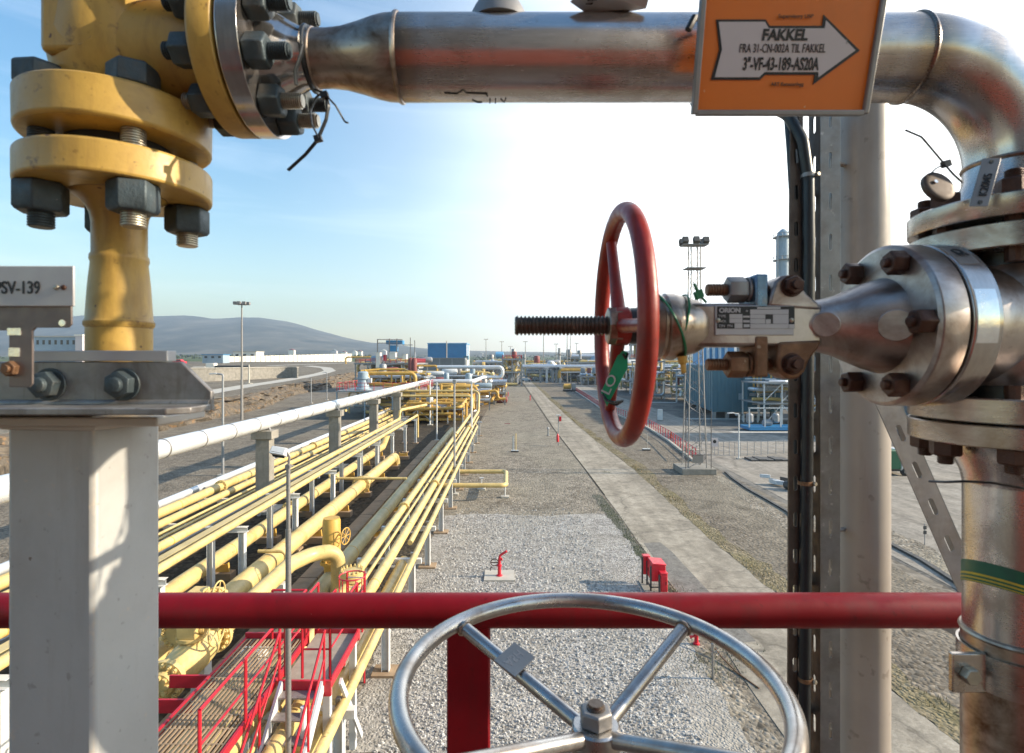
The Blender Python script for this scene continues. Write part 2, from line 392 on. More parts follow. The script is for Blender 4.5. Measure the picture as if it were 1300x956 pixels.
        if bevel:
            bv = o.modifiers.new('edge_round', 'BEVEL'); bv.width = bevel; bv.segments = 2; bv.limit_method = 'ANGLE'; bv.angle_limit = R(40)
            bv.harden_normals = False
        if label: o['label'] = label
        return o
def fillet(pts, rad, seg=6):
    pts = [Vector(p) for p in pts]; out = [pts[0]]
    for i in range(1, len(pts)-1):
        a, b, c = pts[i-1], pts[i], pts[i+1]
        d1, d2 = (a-b), (c-b); l1, l2 = d1.length, d2.length; d1.normalize(); d2.normalize()
        ang = d1.angle(d2)
        if ang > PI-.02 or ang < .05: out.append(b); continue
        t = min(rad/math.tan(ang/2), l1*.49, l2*.49); rr = t*math.tan(ang/2)
        cen = b+(d1+d2).normalized()*(rr/math.sin(ang/2))
        s0, s1 = b+d1*t-cen, b+d2*t-cen
        for k in range(seg+1):
            f = k/seg; th = s0.angle(s1)
            q = (s0*math.sin((1-f)*th)+s1*math.sin(f*th))/math.sin(th)
            out.append(cen+q)
    out.append(pts[-1]); return out

def tag(o, label=None, cat=None, group=None, kind=None):
    if label: o['label'] = label
    if cat: o['category'] = cat
    if group: o['group'] = group
    if kind: o['kind'] = kind
    return o
def thing(name, label, cat, loc, group=None):
    o = bpy.data.objects.new(name, None); o.empty_display_size = .2
    COL.objects.link(o); o.location = Vector(loc); o['_o'] = tuple(Vector(loc))
    return tag(o, label, cat, group)
def one(name, mb, mat, label, cat, group=None, bevel=None, origin=None, smooth=35):
    if origin is None:
        xs = [v.x for v in mb.v]; ys = [v.y for v in mb.v]; zs = [v.z for v in mb.v]
        origin = ((min(xs)+max(xs))/2, (min(ys)+max(ys))/2, min(zs))
    return tag(mb.build(name, mat, None, origin, smooth, bevel), label, cat, group)
def struct(name, mb, mat, smooth=35, kind='structure'):
    o = mb.build(name, mat, None, (0,0,0), smooth); o['kind'] = kind; return o
def copytree(o, loc=None, parent=None, label=None, rz=None):
    c = o.copy(); COL.objects.link(c)
    if parent is not None:
        c.parent = parent; c.matrix_parent_inverse = o.matrix_parent_inverse.copy()
    if loc is not None: c.location = Vector(loc)
    if rz is not None: c.rotation_euler = (0, 0, rz)
    if label: c['label'] = label
    for ch in list(o.children): copytree(ch, None, c)
    return c
def text(name, s, o, u, v, height, width, mat, parent, bold=0., depth=.0006, align='LEFT', shear=0.):
    """raised lettering: cap height and total width in metres, starting at o, reading along u"""
    cu = bpy.data.curves.new('lettering', 'FONT'); cu.body = s; cu.offset = bold; cu.extrude = 0.02; cu.shear = shear
    ob = bpy.data.objects.new('lettering', cu); COL.objects.link(ob)
    bpy.context.view_layer.update()
    me0 = bpy.data.meshes.new_from_object(ob.evaluated_get(bpy.context.evaluated_depsgraph_get()))
    bpy.data.objects.remove(ob); bpy.data.curves.remove(cu)
    xs = [q.co.x for q in me0.vertices]; ys = [q.co.y for q in me0.vertices]
    x0, x1 = min(xs), max(xs)
    cap = .70; k = height/cap
    kx = width/(x1-x0) if width else k
    u = Vector(u).normalized(); v = Vector(v).normalized(); w = u.cross(v)
    mb = MB()
    shift = {'LEFT': 0., 'CENTER': -(x1-x0)*kx/2, 'RIGHT': -(x1-x0)*kx}[align]
    mb.v = [Vector(o)+u*((q.co.x-x0)*kx+shift)+v*(q.co.y*k)+w*((q.co.z+.02)/.04*depth) for q in me0.vertices]
    mb.f = [tuple(p.vertices) for p in me0.polygons]
    bpy.data.meshes.remove(me0)
    return mb.build(name, mat, parent, smooth=0)
ORD = ['nearest', 'second nearest', 'third nearest', 'fourth nearest', 'fifth nearest', 'sixth nearest', 'seventh nearest', 'eighth nearest', 'ninth nearest', 'tenth nearest', 'eleventh nearest', 'twelfth nearest', 'thirteenth nearest', 'fourteenth nearest', 'fifteenth nearest', 'sixteenth nearest']
# ================================================================== the platform the viewer stands on
YA = .612                                   # distance of the valve train ahead of the viewer
Xp, Yp = .56, YA                            # axis of the falling steel pipe
Xv, Yv = -.431, .611                        # axis of the relief valve
EX, EY, EZ = V(1,0,0), V(0,1,0), V(0,0,1)

# --- red guard rail
t = thing('guard_rail', 'red tubular guard rail running across in front of the handwheels', 'railing', C(0, .8, -1.5))
m = MB(); m.tube([C(-1.6,.8,-.362), C(1.6,.8,-.362)], .024, 28); m.build('top_rail', 'red_rail_paint', t)
m = MB()
for x in (-.058,): m.box(x-.031, x+.031, .788, .812, H-1.5, H-.374)
m.build('stanchion', 'red_rail_paint', t, bevel=.003)
for x in (-1.45, 1.4): m = MB(); m.box(x-.031, x+.031, .788, .812, H-1.5, H-.374); m.build('stanchion', 'red_rail_paint', t, bevel=.003)
m = MB(); m.tube([C(-1.6,.83,-.93), C(1.6,.83,-.93)], .017, 16); m.build('middle_rail', 'red_rail_paint', t)
m = MB(); m.box(-1.6, 1.6, .83, .836, H-1.5, H-1.38); m.build('toe_board', 'red_rail_paint', t)
t = thing('guard_rail', 'red guard rail added behind the viewer for red reflections in the steel', 'railing', C(0, -1.3, -1.5))  # rear rail added out of view to give red reflections
for zz in (-.40, -.72, -1.0): m = MB(); m.tube([C(-1.6,-1.3,zz), C(1.6,-1.3,zz)], .024, 20); m.build('rail', 'red_rail_paint', t)
for x in (-1.5, 0, 1.5): m = MB(); m.box(x-.03, x+.03, -1.335, -1.325, H-1.5, H-.4); m.build('stanchion', 'red_rail_paint', t)
m = MB(); m.box(-1.6, 1.6, -1.345, -1.34, H-1.5, H-1.2); m.build('toe_board', 'red_rail_paint', t)
t = thing('red_reflector', 'orange red windbreak sheet added behind the viewer to redden the steel', 'reflector', C(0, -1.27, -1.45))  # unseen sheet added to throw red reflections and fill on to the steel
m = MB(); n_ = 24
for zz in (-1.42, .12):
    for k in range(n_+1): x = -.75+1.5*k/n_; m.v.append(C(x, -1.265+.012*math.sin(k*1.3+zz), zz))
m.f = [(k, k+1, k+n_+2, k+n_+1) for k in range(n_)]; m.build('sheet', 'orange_sheet', t)
m = MB(); m.tube([C(-.76,-1.27,.12), C(.76,-1.27,.12)], .012, 8); m.build('hem', 'orange_sheet', t)
t = thing('sky_blocker', 'tall grey clad cylinder added behind the viewer, unseen, to block sky light', 'vessel', V(-.4, -5.2, 0))  # added out of view to block sky light and darken front faces
m = MB(); m.lathe([(0,3.1),(13.2,3.1),(13.9,2.6),(14.3,1.4),(14.4,.2)], V(-.4,-5.2,0), EZ, 48); m.build('shell', 'blocker_clad', t)
for z in (2.2,5.2,8.2,11.2): m = MB(); m.lathe([(-.06,3.1),(-.06,3.13),(.06,3.13),(.06,3.1)], V(-.4,-5.2,z), EZ, 48, False); m.build('cladding_band', 'galvanised', t)
# --- deck
t = thing('platform_deck', 'steel platform deck under the guard rail', 'platform', C(0, -.3, -1.6))
m = MB(); m.box(-1.6, 1.6, -1.32, .826, H-1.545, H-1.51); m.build('deck_plate', 'galv_brown', t)
for x in (-1.5, 1.5):
    for y in (-1.25, .7): m = MB(); m.box(x-.1, x+.1, y-.1, y+.1, 0, H-1.55); m.build('leg', 'white_steel', t)

# --- steel flare pipe
pc = lambda x, z=.335: C(x, YA, z)
t = thing('process_pipe', 'bare stainless steel pipe with heat stained welds crossing the top and bending down', 'pipe', C(.15, YA, .335))
m = MB(); m.cyl(pc(-.122), pc(.443), .0445, n=56); m.build('straight_run', 'stainless', t)
m = MB(); m.lathe([(0,.0302),(.018,.0302),(.034,.0318),(.052,.0362),(.07,.0415),(.082,.0440),(.094,.0445)], pc(-.216), EX, 48); m.build('reducer', 'stainless_stained', t)
pts = [C(.443+.117*math.sin(a), YA, .218+.117*math.cos(a)) for a in [PI/2*k/20 for k in range(21)]]
m = MB(); m.tube(pts, .0446, 48); m.build('elbow', 'stainless', t)
for x, r in ((-.121, .0453), (.4425, .0453)):
    m = MB(); m.torus(pc(x), EX, r-.0015, .0031, 60, 8); m.build('weld_seam', 'stainless_stained' if x < 0 else 'stainless', t)
m = MB(); m.torus(C(Xp, YA, .217), EZ, .0442, .0028, 60, 8); m.build('weld_seam', 'stainless_stained', t)
xb = (633-CX)/FPX*.612
m = MB(); m.lathe([(.036,.0335),(.046,.031),(.055,.0265),(.066,.0195),(.070,.0175)], pc(xb), EZ, 36); w = m.build('branch_fitting', 'galvanised', t)
m = MB(); m.lathe([(.070,.0195),(.095,.0195),(.098,.018)], pc(xb), EZ, 32); m.lathe([(.098,.013),(.115,.012)], pc(xb), EZ, 6); m.build('plug', 'galvanised', t)
# welding neck flange at the relief valve
m = MB(); m.lathe([(-.262,.0825),(-.2618,.083),(-.283,.083),(-.2845,.0815),(-.2845,.05)][::-1], pc(0), EX, 72); m.build('pipe_flange', 'stainless_bright', t, bevel=.0012)
m = MB(); m.lathe([(-.2625,.0475),(-.256,.0455),(-.246,.042),(-.235,.036),(-.226,.0315),(-.214,.0302)], pc(0), EX, 48); m.build('flange_neck', 'stainless_bright', t)
m = MB(); m.torus(pc(-.2145), EX, .0302, .0018, 48, 8); m.build('weld_seam', 'stainless_stained', t)
# flange above the gate valve
m = MB(); m.lathe([(.219,.0445),(.20,.0455),(.186,.052),(.168,.058),(.165,.060)], C(Xp,YA,0), EZ, 56); m.build('flange_neck', 'stainless', t)
m = MB(); m.lathe([(.1445,.0955),(.1455,.0962),(.166,.0962),(.1675,.0945)], C(Xp,YA,0), EZ, 90); m.build('pipe_flange', 'flange_steel', t)
# marker scribbles on the pipe
m = MB()
def stroke(pts, w=.0008):
    q = []
    for px, py in pts:
        # drop the pen line on to the pipe's skin
        th = (CY-py)/FPX; a = 1+th*th; bq = -2*(YA+th*.335); cq = YA*YA+.335*.335-.0449**2
        Y = (-bq-math.sqrt(max(0, bq*bq-4*a*cq)))/(2*a); q.append(P(px, py, Y))
    m.tube(q, w, 6)
stroke([(564,118),(580,119),(588,114),(592,118),(619,119)]); stroke([(616,118),(619,122)])
stroke([(600,127),(606,130),(612,130)]); stroke([(622,126),(622,131)]); stroke([(629,126),(629,131)]); stroke([(636,126),(640,130),(642,125)])
m.build('marker_scribble', 'black_ink', t)
m = MB()
q = [P(1222,73,.575), P(1231,80,.573), P(1232,70,.573), P(1236,76,.573)]
m.tube(q, .0009, 6); m.build('marker_scribble', 'black_ink', t)

# --- gate valve
zv = .0385
t = thing('gate_valve', 'stainless gate valve with red handwheel and threaded stem pointing left', 'valve', C(Xp, YA, -.063))
m = MB()
m.lathe([(-.040,.050),(-.03,.058),(-.01,.068),(.03,.074),(.075,.070),(.105,.058),(.116,.050)], C(Xp,YA,0), EZ, 48)
m.lathe([(.455,.070),(.50,.068),(.56,.066)], C(0,YA,zv), EX, 40); m.build('body', 'cast_steel', t)
for z0, z1 in ((.1135, .1385), (-.0635, -.0385)):
    m = MB(); m.lathe([(z0,.0945),(z0+.0012,.0958),(z1-.0012,.0958),(z1,.0945)], C(Xp,YA,0), EZ, 90); m.build('end_flange', 'flange_steel', t)
m = MB(); m.lathe([(-.060,.06),(.140,.06)], C(Xp,YA,.001), EZ, 40); m.build('gasket', 'black_plastic', t)
m = MB(); m.lathe([(.318,.0235),(.328,.0265),(.345,.0295),(.362,.034),(.378,.041),(.394,.0475),(.412,.053),(.4125,.055)], C(0,YA,zv), EX, 56); m.build('bonnet', 'cast_steel', t)
m = MB(); m.lathe([(.411,.084),(.414,.0882),(.438,.0885),(.440,.0872)], C(0,YA,zv), EX, 80); m.build('bonnet_flange', 'cast_steel', t, bevel=.001)
m = MB(); m.lathe([(.4425,.0872),(.4440,.0885),(.4700,.0885),(.473,.086)], C(0,YA,zv), EX, 80); bf = m.build('body_flange', 'stainless_bright', t, bevel=.001)
m = MB(); m.lathe([(.436,.080),(.446,.080)], C(0,YA,zv), EX, 60); m.build('bonnet_gasket', 'black_plastic', t)
# raised pads on the bonnet
m = MB(); m.cyl(P(1049,412,.588), P(1049,412,.580)+V(0,0,0), .0135, n=28); m.build('cast_pad', 'cast_steel', t, bevel=.001)
m = MB(); m.cyl(P(1139,413,.585)+V(0,0,0), P(1138,413,.5605), .0165, n=28); m.build('cast_pad', 'cast_steel', t, bevel=.001)
# bonnet bolts
for k in range(6):
    a = PI*k/3; y, z = YA-.0735*math.cos(a), zv+.0735*math.sin(a)
    m = MB(); m.hexn(C(.4115,y,z), -EX, .0225, .0165, .3*k); m.lathe([(0,.0055),(.0215,.0052),(.0225,.004)], C(.412,y,z), -EX, 14)
    m.build('bonnet_bolt', 'bolt_dark', t, bevel=.0008)
# yoke bar, lugs, gland follower
m = MB(); m.box(.188, .335, YA-.024, YA+.024, H+.0150, H+.0615); m.build('yoke_bar', 'cast_steel', t, bevel=.004)
for zz, s in ((.0790, 1), (-.0045, -1)):
    m = MB()
    up = [(.2755,.0575),(.2785,.0700),(.2835,.0845),(.2910,.0905),(.3000,.0918),(.3075,.0880),(.3125,.0780),(.3180,.0705),(.3290,.0620),(.3330,.0540)]
    dn = [(.2870,.0200),(.2850,.0000),(.2880,-.0130),(.2965,-.0195),(.3070,-.0195),(.3145,-.0120),(.3190,.0000),(.3290,.0130),(.3330,.0220)]
    m.prism(up if s > 0 else dn[::-1], C(0,YA-.0262 if s > 0 else YA-.0268,0), EX, EZ, V(0,.032,0)); m.build('bonnet_lug', 'cast_steel' if s > 0 else 'rusty_steel', t, bevel=.003)
    m = MB(); c = C(.3005,YA-.0265,.0795 if s > 0 else -.0035); m.lathe([(0,.0118),(.0012,.0118)], c, -EY, 24); m.hexn(c, -EY, .0175, .009, .4); m.cyl(c, c-V(0,.0135,0), .0048, n=12); m.build('pivot_bolt', 'bolt_dark', t, bevel=.0006)
    zr = .0775 if s > 0 else -.0042
    m = MB(); m.stud(C(.2165,YA-.008,zr), EX, .0068, .088, .0030); m.build('gland_stud', 'rusty_steel', t)
    m = MB(); m.hexn(C(.2385,YA-.008,zr), EX, .0255, .0205, .5); m.lathe([(0,.0138),(.003,.0138)], C(.2592,YA-.008,zr), EX, 20); m.build('gland_nut', 'galvanised' if s > 0 else 'rusty_steel', t, bevel=.0006)
    m = MB(); m.box(.2625, .2760, YA-.026, YA+.018, H+(.050 if s > 0 else -.0175), H+(.0925 if s > 0 else .026)); m.build('gland_flange', 'blued_steel' if s > 0 else 'rusty_steel', t, bevel=.002)
# nameplate
fp = YA-.0252
npl = MB(); npl.box(.2195, .3030, fp-.0008, fp+.0014, H+.0272, H+.0588); npl = npl.build('nameplate', 'tag_plate', t, bevel=.0006)
def nx_(cx, cy): return ((908+(cx-85)/10.83-CX)/FPX*fp, (CY-(380+cy/10.83))/FPX*fp)
def cells(rects, mat, d, nm):
    for x0, y0, x1, y1 in rects:
        a, b = nx_(x0, y1), nx_(x1, y0); mm = MB(); mm.box(a[0], b[0], fp-d, fp-d+.0005, H+a[1], H+b[1]); mm.build(nm, mat, npl)
cells([(105,98,1170,404)], 'black_ink', .0011, 'printed_field')
cells([(275,205,452,262), (275,266,452,325), (345,330,452,400), (462,228,552,252), (462,288,552,318), (470,345,550,385), (560,142,1085,206), (560,210,765,265), (560,270,765,335), (560,340,1085,402), (872,210,1085,335), (775,275,840,335), (655,108,975,134), (1090,345,1165,402)], 'tag_plate', .0014, 'blank_field')
def ltr(tx, x, y, h, w, bd=0.):
    a = nx_(x, y); text('lettering', tx, C(a[0], fp-.0016, a[1]), EX, EZ, h/10.83/FPX*fp, w/10.83/FPX*fp, 'tag_plate', npl, bd)
ltr('ORION', 130, 182, 60, 290, .04); ltr('TYPE', 120, 250, 34, 100); ltr('NO.', 120, 318, 30, 110); ltr('DN  PN', 130, 385, 36, 180); ltr('+', 490, 180, 34, 40)
for x in (.2222, .3003): mq = MB(); mq.lathe([(0,.0027),(.0012,.0024),(.0018,.0012)], C(x,fp-.0006,.0430), -EY, 14); mq.build('drive_screw', 'bolt_zinc', npl)
# packing sleeve round the stem
m = MB(); m.lathe([(.1540,.0325),(.1560,.0360),(.1640,.0372),(.1660,.0340),(.1690,.0335),(.1715,.0365),(.1800,.0372),(.1850,.0350),(.1950,.0322),(.2050,.0300),(.2120,.0265),(.2150,.024)], C(0,YA,zv-.001), EX, 32)
for v in m.v:
    q = noise.noise(v*55)*.0022; d = Vector((0, v.y-YA, v.z-H-zv)).normalized(); v += d*q
m.build('stem_sleeve', 'stainless_stained', t)
m = MB(); m.lathe([(.133,.020),(.156,.021)], C(0,YA,zv), EX, 20); m.build('stem_bush', 'black_plastic', t)
m = MB(); m.lathe([(0,.0055),(.007,.0048),(.009,.003),(.017,.003),(.019,.0015)], P(866,452,.60), V(.1,0,-1), 12); m.build('grease_nipple', 'ochre_pipe_paint', t)
# stem
m = MB(); m.stud(C(.0066,YA,zv+.0005), EX, .0108, .118, .0043, 24); m.build('threaded_stem', 'stem_steel', t)
# handwheel
xw = .1235
hw = MB(); hw.lathe([(.1165,.0170),(.118,.0205),(.131,.0215),(.1335,.0195)], C(0,YA,zv), EX, 28); hw = hw.build('handwheel', 'red_wheel_paint', t)
m = MB(); m.torus(C(xw,YA,zv), EX, .1235, .0096, 96, 24); m.build('rim', 'red_wheel_paint', hw)
for a in (27, 147, 267):
    d = V(0, math.sin(R(a)), math.cos(R(a)))
    m = MB(); m.tube([C(xw,YA,zv)+d*.012, C(xw,YA,zv)+d*.06, C(xw,YA,zv)+d*.120], [.0085,.0068,.0062], 14); m.build('spoke', 'red_wheel_paint', hw)
m = MB(); m.lathe([(.1085,.0150),(.1095,.0205),(.1240,.0212),(.1255,.019)], C(0,YA,zv), EX, 8); m.build('stem_nut', 'stainless_stained', hw, bevel=.0008)
# foil sticker and cast marks on the body flange rim
def rimstrip(a0, a1, x0, x1, r, n=10):
    mm = MB()
    for rr in (r, r+.0006):
        for k in range(n+1):
            a = a0+(a1-a0)*k/n
            for x in (x0, x1): mm.v.append(C(x, YA-rr*math.cos(a), zv+rr*math.sin(a)))
    B = 2*(n+1)
    for k in range(n):
        i = 2*k; mm.f += [(i+B, i+1+B, i+3+B, i+2+B), (i, i+2, i+3, i+1), (i, i+B, i+2+B, i+2), (i+1, i+3, i+3+B, i+1+B)]
    mm.f += [(0,1,1+B,B), (2*n,2*n+B,2*n+1+B,2*n+1)]
    return mm
rimstrip(R(-14), R(20), .4455, .4660, .0884).build('foil_sticker', 'foil', bf)
rimstrip(R(40), R(66), .4450, .4655, .0884).build('rim_label', 'galv_shade', bf)
# CE letters standing on the rim label
def rim_text(s, a, xo, hgt, wid):
    c = C(xo, YA-.0892*math.cos(a), zv+.0892*math.sin(a))
    text('lettering', s, c, V(0, math.sin(a), math.cos(a))*-1, V(1,0,0), hgt, wid, 'black_ink', bf, .01)
rim_text('CE', R(58), .450, .010, .017)
rim_text('0062', R(65), .463, .003, .010) if False else None
# bolts through the vertical flanges
for k in range(8):
    a = 2*PI*k/8+.05; x, y = Xp+.0785*math.cos(a), YA+.0785*math.sin(a)
    for z, d, zz in ((.1672, EZ, 1), (-.0885, -EZ, -1)):
        m = MB(); m.hexn(C(x,y,z), d, .026, .0155, .35*k); m.stud(C(x,y,z), d, .0078, .025, .002); m.build('flange_bolt', 'bolt_dark', t)
    m = MB(); m.cyl(C(x,y,.10), C(x,y,.165), .0078, n=10); m.build('stud_shank', 'bolt_dark', t)
    m = MB(); m.cyl(C(x,y,-.085), C(x,y,-.025), .0078, n=10); m.build('stud_shank', 'bolt_dark', t)

# --- steel pipe falling below the valve
t = thing('process_pipe', 'stainless pipe dropping from the gate valve with a green and yellow tape band', 'pipe', C(Xp, YA, -1.5))
m = MB(); m.lathe([(-.0885,.0945),(-.0873,.0958),(-.0672,.0958),(-.066,.0945)], C(Xp,YA,0), EZ, 90); m.build('pipe_flange', 'flange_steel', t)
m = MB(); m.lathe([(-.086,.060),(-.095,.0585),(-.110,.054),(-.125,.047),(-.135,.0450),(-.137,.0445)], C(Xp,YA,0), EZ, 48, False)
for q in range(len(m.f)): m.f[q] = m.f[q][::-1]
m.build('flange_neck', 'stainless', t)
m = MB(); m.cyl(C(Xp,YA,-.305), C(Xp,YA,-.132), .0446, n=56); m.build('straight_run', 'stainless', t)
m = MB(); m.cyl(C(Xp,YA,-1.5), C(Xp,YA,-.30), .0462, n=56); m.build('lower_run', 'stainless_stained', t)
m = MB(); m.torus(C(Xp,YA,-.303), EZ, .0452, .0032, 60, 8); m.build('weld_seam', 'stainless_stained', t)
ax = V(-.32, .18, 1).normalized()
for i, (o, mt) in enumerate(((-.010,'tape_green'), (-.0045,'tape_yellow'), (-.0025,'tape_green'), (.0005,'tape_yellow'), (.0025,'tape_green'), (.0125,'tape_green'))):
    pass
def tape(z0, z1, mt, r):
    mm = MB(); n = 60
    for z in (z0, z1):
        for rr in (r,):
            for k in range(n):
                a = 2*PI*k/n; x, y = math.cos(a)*rr, math.sin(a)*rr
                mm.v.append(C(Xp+x, YA+y, z-.42*x*.9-.22*y))
    mm.f = [(k, (k+1)%n, (k+1)%n+n, k+n) for k in range(n)]
    return mm.build('tape_band', mt, t)
tape(-.262, -.238, 'tape_green', .0452); tape(-.2540, -.2518, 'tape_yellow', .0456); tape(-.2580, -.2564, 'tape_yellow', .0456); tape(-.2612, -.2603, 'tape_yellow', .0456)
t = thing('pipe_clamp', 'rusty steel pipe clamp bracket at the foot of the taped steel pipe', 'clamp', C(Xp, YA, -.36))
m = MB(); m.lathe([(-.356,.0475),(-.318,.0475),(-.318,.0500),(-.356,.0500)], C(Xp,YA,0), EZ, 48, False); m.build('clamp_band', 'flange_steel', t)
m = MB(); m.box(Xp-.082, Xp-.045, YA-.018, YA-.012, H-.358, H-.316); m.build('clamp_ear', 'flange_steel', t, bevel=.001)
m = MB(); m.hexn(C(Xp-.066,YA-.018,-.337), -EY, .016, .009); m.build('clamp_bolt', 'bolt_zinc', t)

# --- yellow relief valve
t = thing('relief_valve', 'mustard yellow relief valve body with thick bolted flanges at top left', 'valve', C(Xv, Yv, .0102))
AX = lambda z: C(Xv, Yv, z)
m = MB()
m.lathe([(.270,.050),(.278,.047),(.29,.050),(.305,.060),(.335,.066),(.37,.064),(.40,.058),(.44,.056),(.47,.07),(.49,.07)], AX(0), EZ, 48)
m.lathe([(-.431,.056),(-.36,.054),(-.325,.052),(-.312,.056)], C(0,Yv,.335), EX, 48)
m.build('body', 'yellow_valve_paint', t)
m = MB()
p2 = [(-.4690,.3090),(-.4240,.3090),(-.4100,.3200),(-.4100,.3900),(-.4690,.3900)]
m.prism(p2, C(0,Yv-.062,0), EX, EZ, V(0,.060,0)); m.build('corner_boss', 'yellow_valve_paint', t, bevel=.006)
m = MB(); m.box(-.398,-.330,Yv-.0655,Yv-.052,H+.372,H+.43); m.build('raised_panel', 'yellow_valve_paint', t, bevel=.003)
text('lettering', 'ANB  A', C(-.456,Yv-.0625,.3755), EX, EZ, .009, .062, 'yellow_valve_paint', t, .02, .0022)
m = MB(); m.lathe([(.236,.0865),(.2385,.0900),(.2745,.0905),(.277,.0885)], AX(0), EZ, 90); m.build('inlet_flange', 'yellow_valve_paint', t, bevel=.0015)
m = MB(); m.cyl(C(Xv+.01,Yv-.0890,.2575), C(Xv+.01,Yv-.0912,.2575), .0035, n=16)
for q in m.v: q += V(-.028,.0045,0)
m.build('drain_hole', 'bolt_dark', t)
m = MB(); m.lathe([(.210,.050),(.240,.050)], AX(0), EZ, 48); m.build('gasket', 'black_plastic', t)
m = MB(); m.lathe([(.1815,.0885),(.1835,.0905),(.213,.0905),(.2150,.0885)], AX(0), EZ, 90); m.build('companion_flange', 'yellow_valve_paint', t, bevel=.0015)
m = MB(); m.lathe([(-.0555,.0312),(.036,.0312),(.0385,.0330),(.0425,.0333),(.0455,.0315),(.060,.0306),(.085,.0290),(.107,.0268),(.1105,.0280),(.1150,.0278),(.1175,.0262),(.150,.0262),(.160,.0275),(.168,.031),(.176,.037),(.182,.046)], AX(0), EZ, 48); m.build('inlet_pipe', 'yellow_valve_paint', t)
# outlet flange
m = MB(); m.lathe([(-.3125,.0810),(-.3105,.0828),(-.2890,.0828),(-.2870,.0815)], C(0,Yv,.335), EX, 80); m.build('outlet_flange', 'yellow_valve_paint', t, bevel=.0012)
m = MB(); m.lathe([(-.2895,.060),(-.2835,.060)], C(0,Yv,.335), EX, 48); m.build('gasket', 'black_plastic', t)
for sx in (-1, 1):
    for sy in (-1, 1):
        x, y = Xv+.0667*sx*.707, Yv+.0667*sy*.707
        m = MB(); m.hexn(C(x,y,.1815), -EZ, .0415, .0305, .3+sx*.2+sy*.5); m.build('flange_nut', 'bolt_blue', t, bevel=.0012)
        m = MB(); m.stud(C(x,y,.1360), EZ, .0115, .145, .0026, 20); m.build('stud_bolt', 'bolt_zinc' if sx > 0 else 'bolt_blue', t)
        m = MB(); m.hexn(C(x,y,.2772), EZ, .0415, .0240, .1+sx*.3+sy*.4); m.build('flange_nut', 'bolt_blue', t, bevel=.0012)
for k in range(8):
    a = 2*PI*(k+.5)/8; y, z = Yv+.0635*math.cos(a), .335+.0635*math.sin(a)
    m = MB(); m.hexn(C(-.2617,y,z), EX, .0300, .0215, .25*k); m.build('flange_nut', 'bolt_blue', t, bevel=.001)
    m = MB(); m.stud(C(-.345,y,z), EX, .0083, .126, .0023, 16); m.build('stud_bolt', 'bolt_zinc' if k in (6, 5) else 'bolt_blue', t)
    m = MB(); m.hexn(C(-.3130,y,z), -EX, .0300, .0215, .2*k); m.build('flange_nut', 'bolt_blue', t, bevel=.001)

# --- cushion plate, angle iron, post
one('cushion_plate', MB().box(-.4775, -.3430, .5535, .5690, H-.0005, H+.0102), 'tag_plate', 'pale flat bar in front of the yellow valve pipe on top of the angle iron', 'bar', bevel=.0008)
t = thing('angle_bracket', 'grey steel angle iron with a cut corner and two hex bolts', 'bracket', C(-.5,.555,-.05))
m = MB(); m.prism([(-.95,-.0010),(-.3300,-.0010),(-.2995,-.0310),(-.2995,-.0500),(-.95,-.0500)], C(0,.555,0), EX, EZ, V(0,.0065,0))
m.build('upright_leg', 'angle_steel', t, bevel=.0012)
m = MB(); m.prism([(-.95,.5060),(-.315,.5060),(-.2995,.520),(-.2995,.5545),(-.95,.5545)], C(0,0,-.0500), EX, EY, V(0,0,.0065)); m.build('flat_leg', 'angle_steel', t, bevel=.0012)
m = MB(); m.cyl(C(-.95,.5555,-.0432), C(-.301,.5555,-.0432), .0042, n=12); m.build('root_fillet', 'angle_steel', t)
for px, ph in ((64, .2), (158, .45)):
    c = P(px, 488, .555)
    m = MB(); m.lathe([(0,.0165),(.0022,.0165)], c, -EY, 24); m.lathe([(.0022,.0128),(.0032,.0140),(.0120,.0138),(.0132,.0115)], c, -EY, 6, True, ph)
    m.lathe([(.0125,.0078),(.0170,.0074),(.0178,.006)], c, -EY, 16); m.build('hex_bolt', 'bolt_blue', t, bevel=.0006)
for px in (92, 185):
    pass
t = thing('support_post', 'square pale grey painted steel post under the angle iron', 'post', C(-.467,.613,-1.5))
rz_ = Matrix.Rotation(R(-4.5), 3, 'Z'); ctr_ = V(-.4668,.613,0)
m = MB(); m.box(-.515, -.4185, .565, .661, H-1.5, H-.0665)
for v in m.v: v[:] = ctr_+rz_ @ (v-ctr_)
m.build('square_tube', 'post_paint', t, bevel=.0055)
m = MB(); m.box(-.533, -.352, .5515, .640, H-.0660, H-.0565); m.build('cap_plate', 'cream_paint', t, bevel=.002)
m = MB(); m.box(-.525, -.42, .5560, .672, H-.0560, H-.0503); m.build('shim_plate', 'angle_steel', t, bevel=.001)
m = MB(); m.tube([C(-.5165,.5635,-.0672), C(-.44,.5632,-.0674), C(-.4172,.5636,-.0672), C(-.4170,.60,-.0675), C(-.4172,.662,-.0672)], .0038, 8)
for v in m.v:
    v[:] = ctr_+rz_ @ (v-ctr_)
    v += V(noise.noise(v*120), noise.noise(v*130+V(5,1,2)), noise.noise(v*110+V(1,7,3)))*.0014
m.build('weld_bead', 'cream_paint', t)

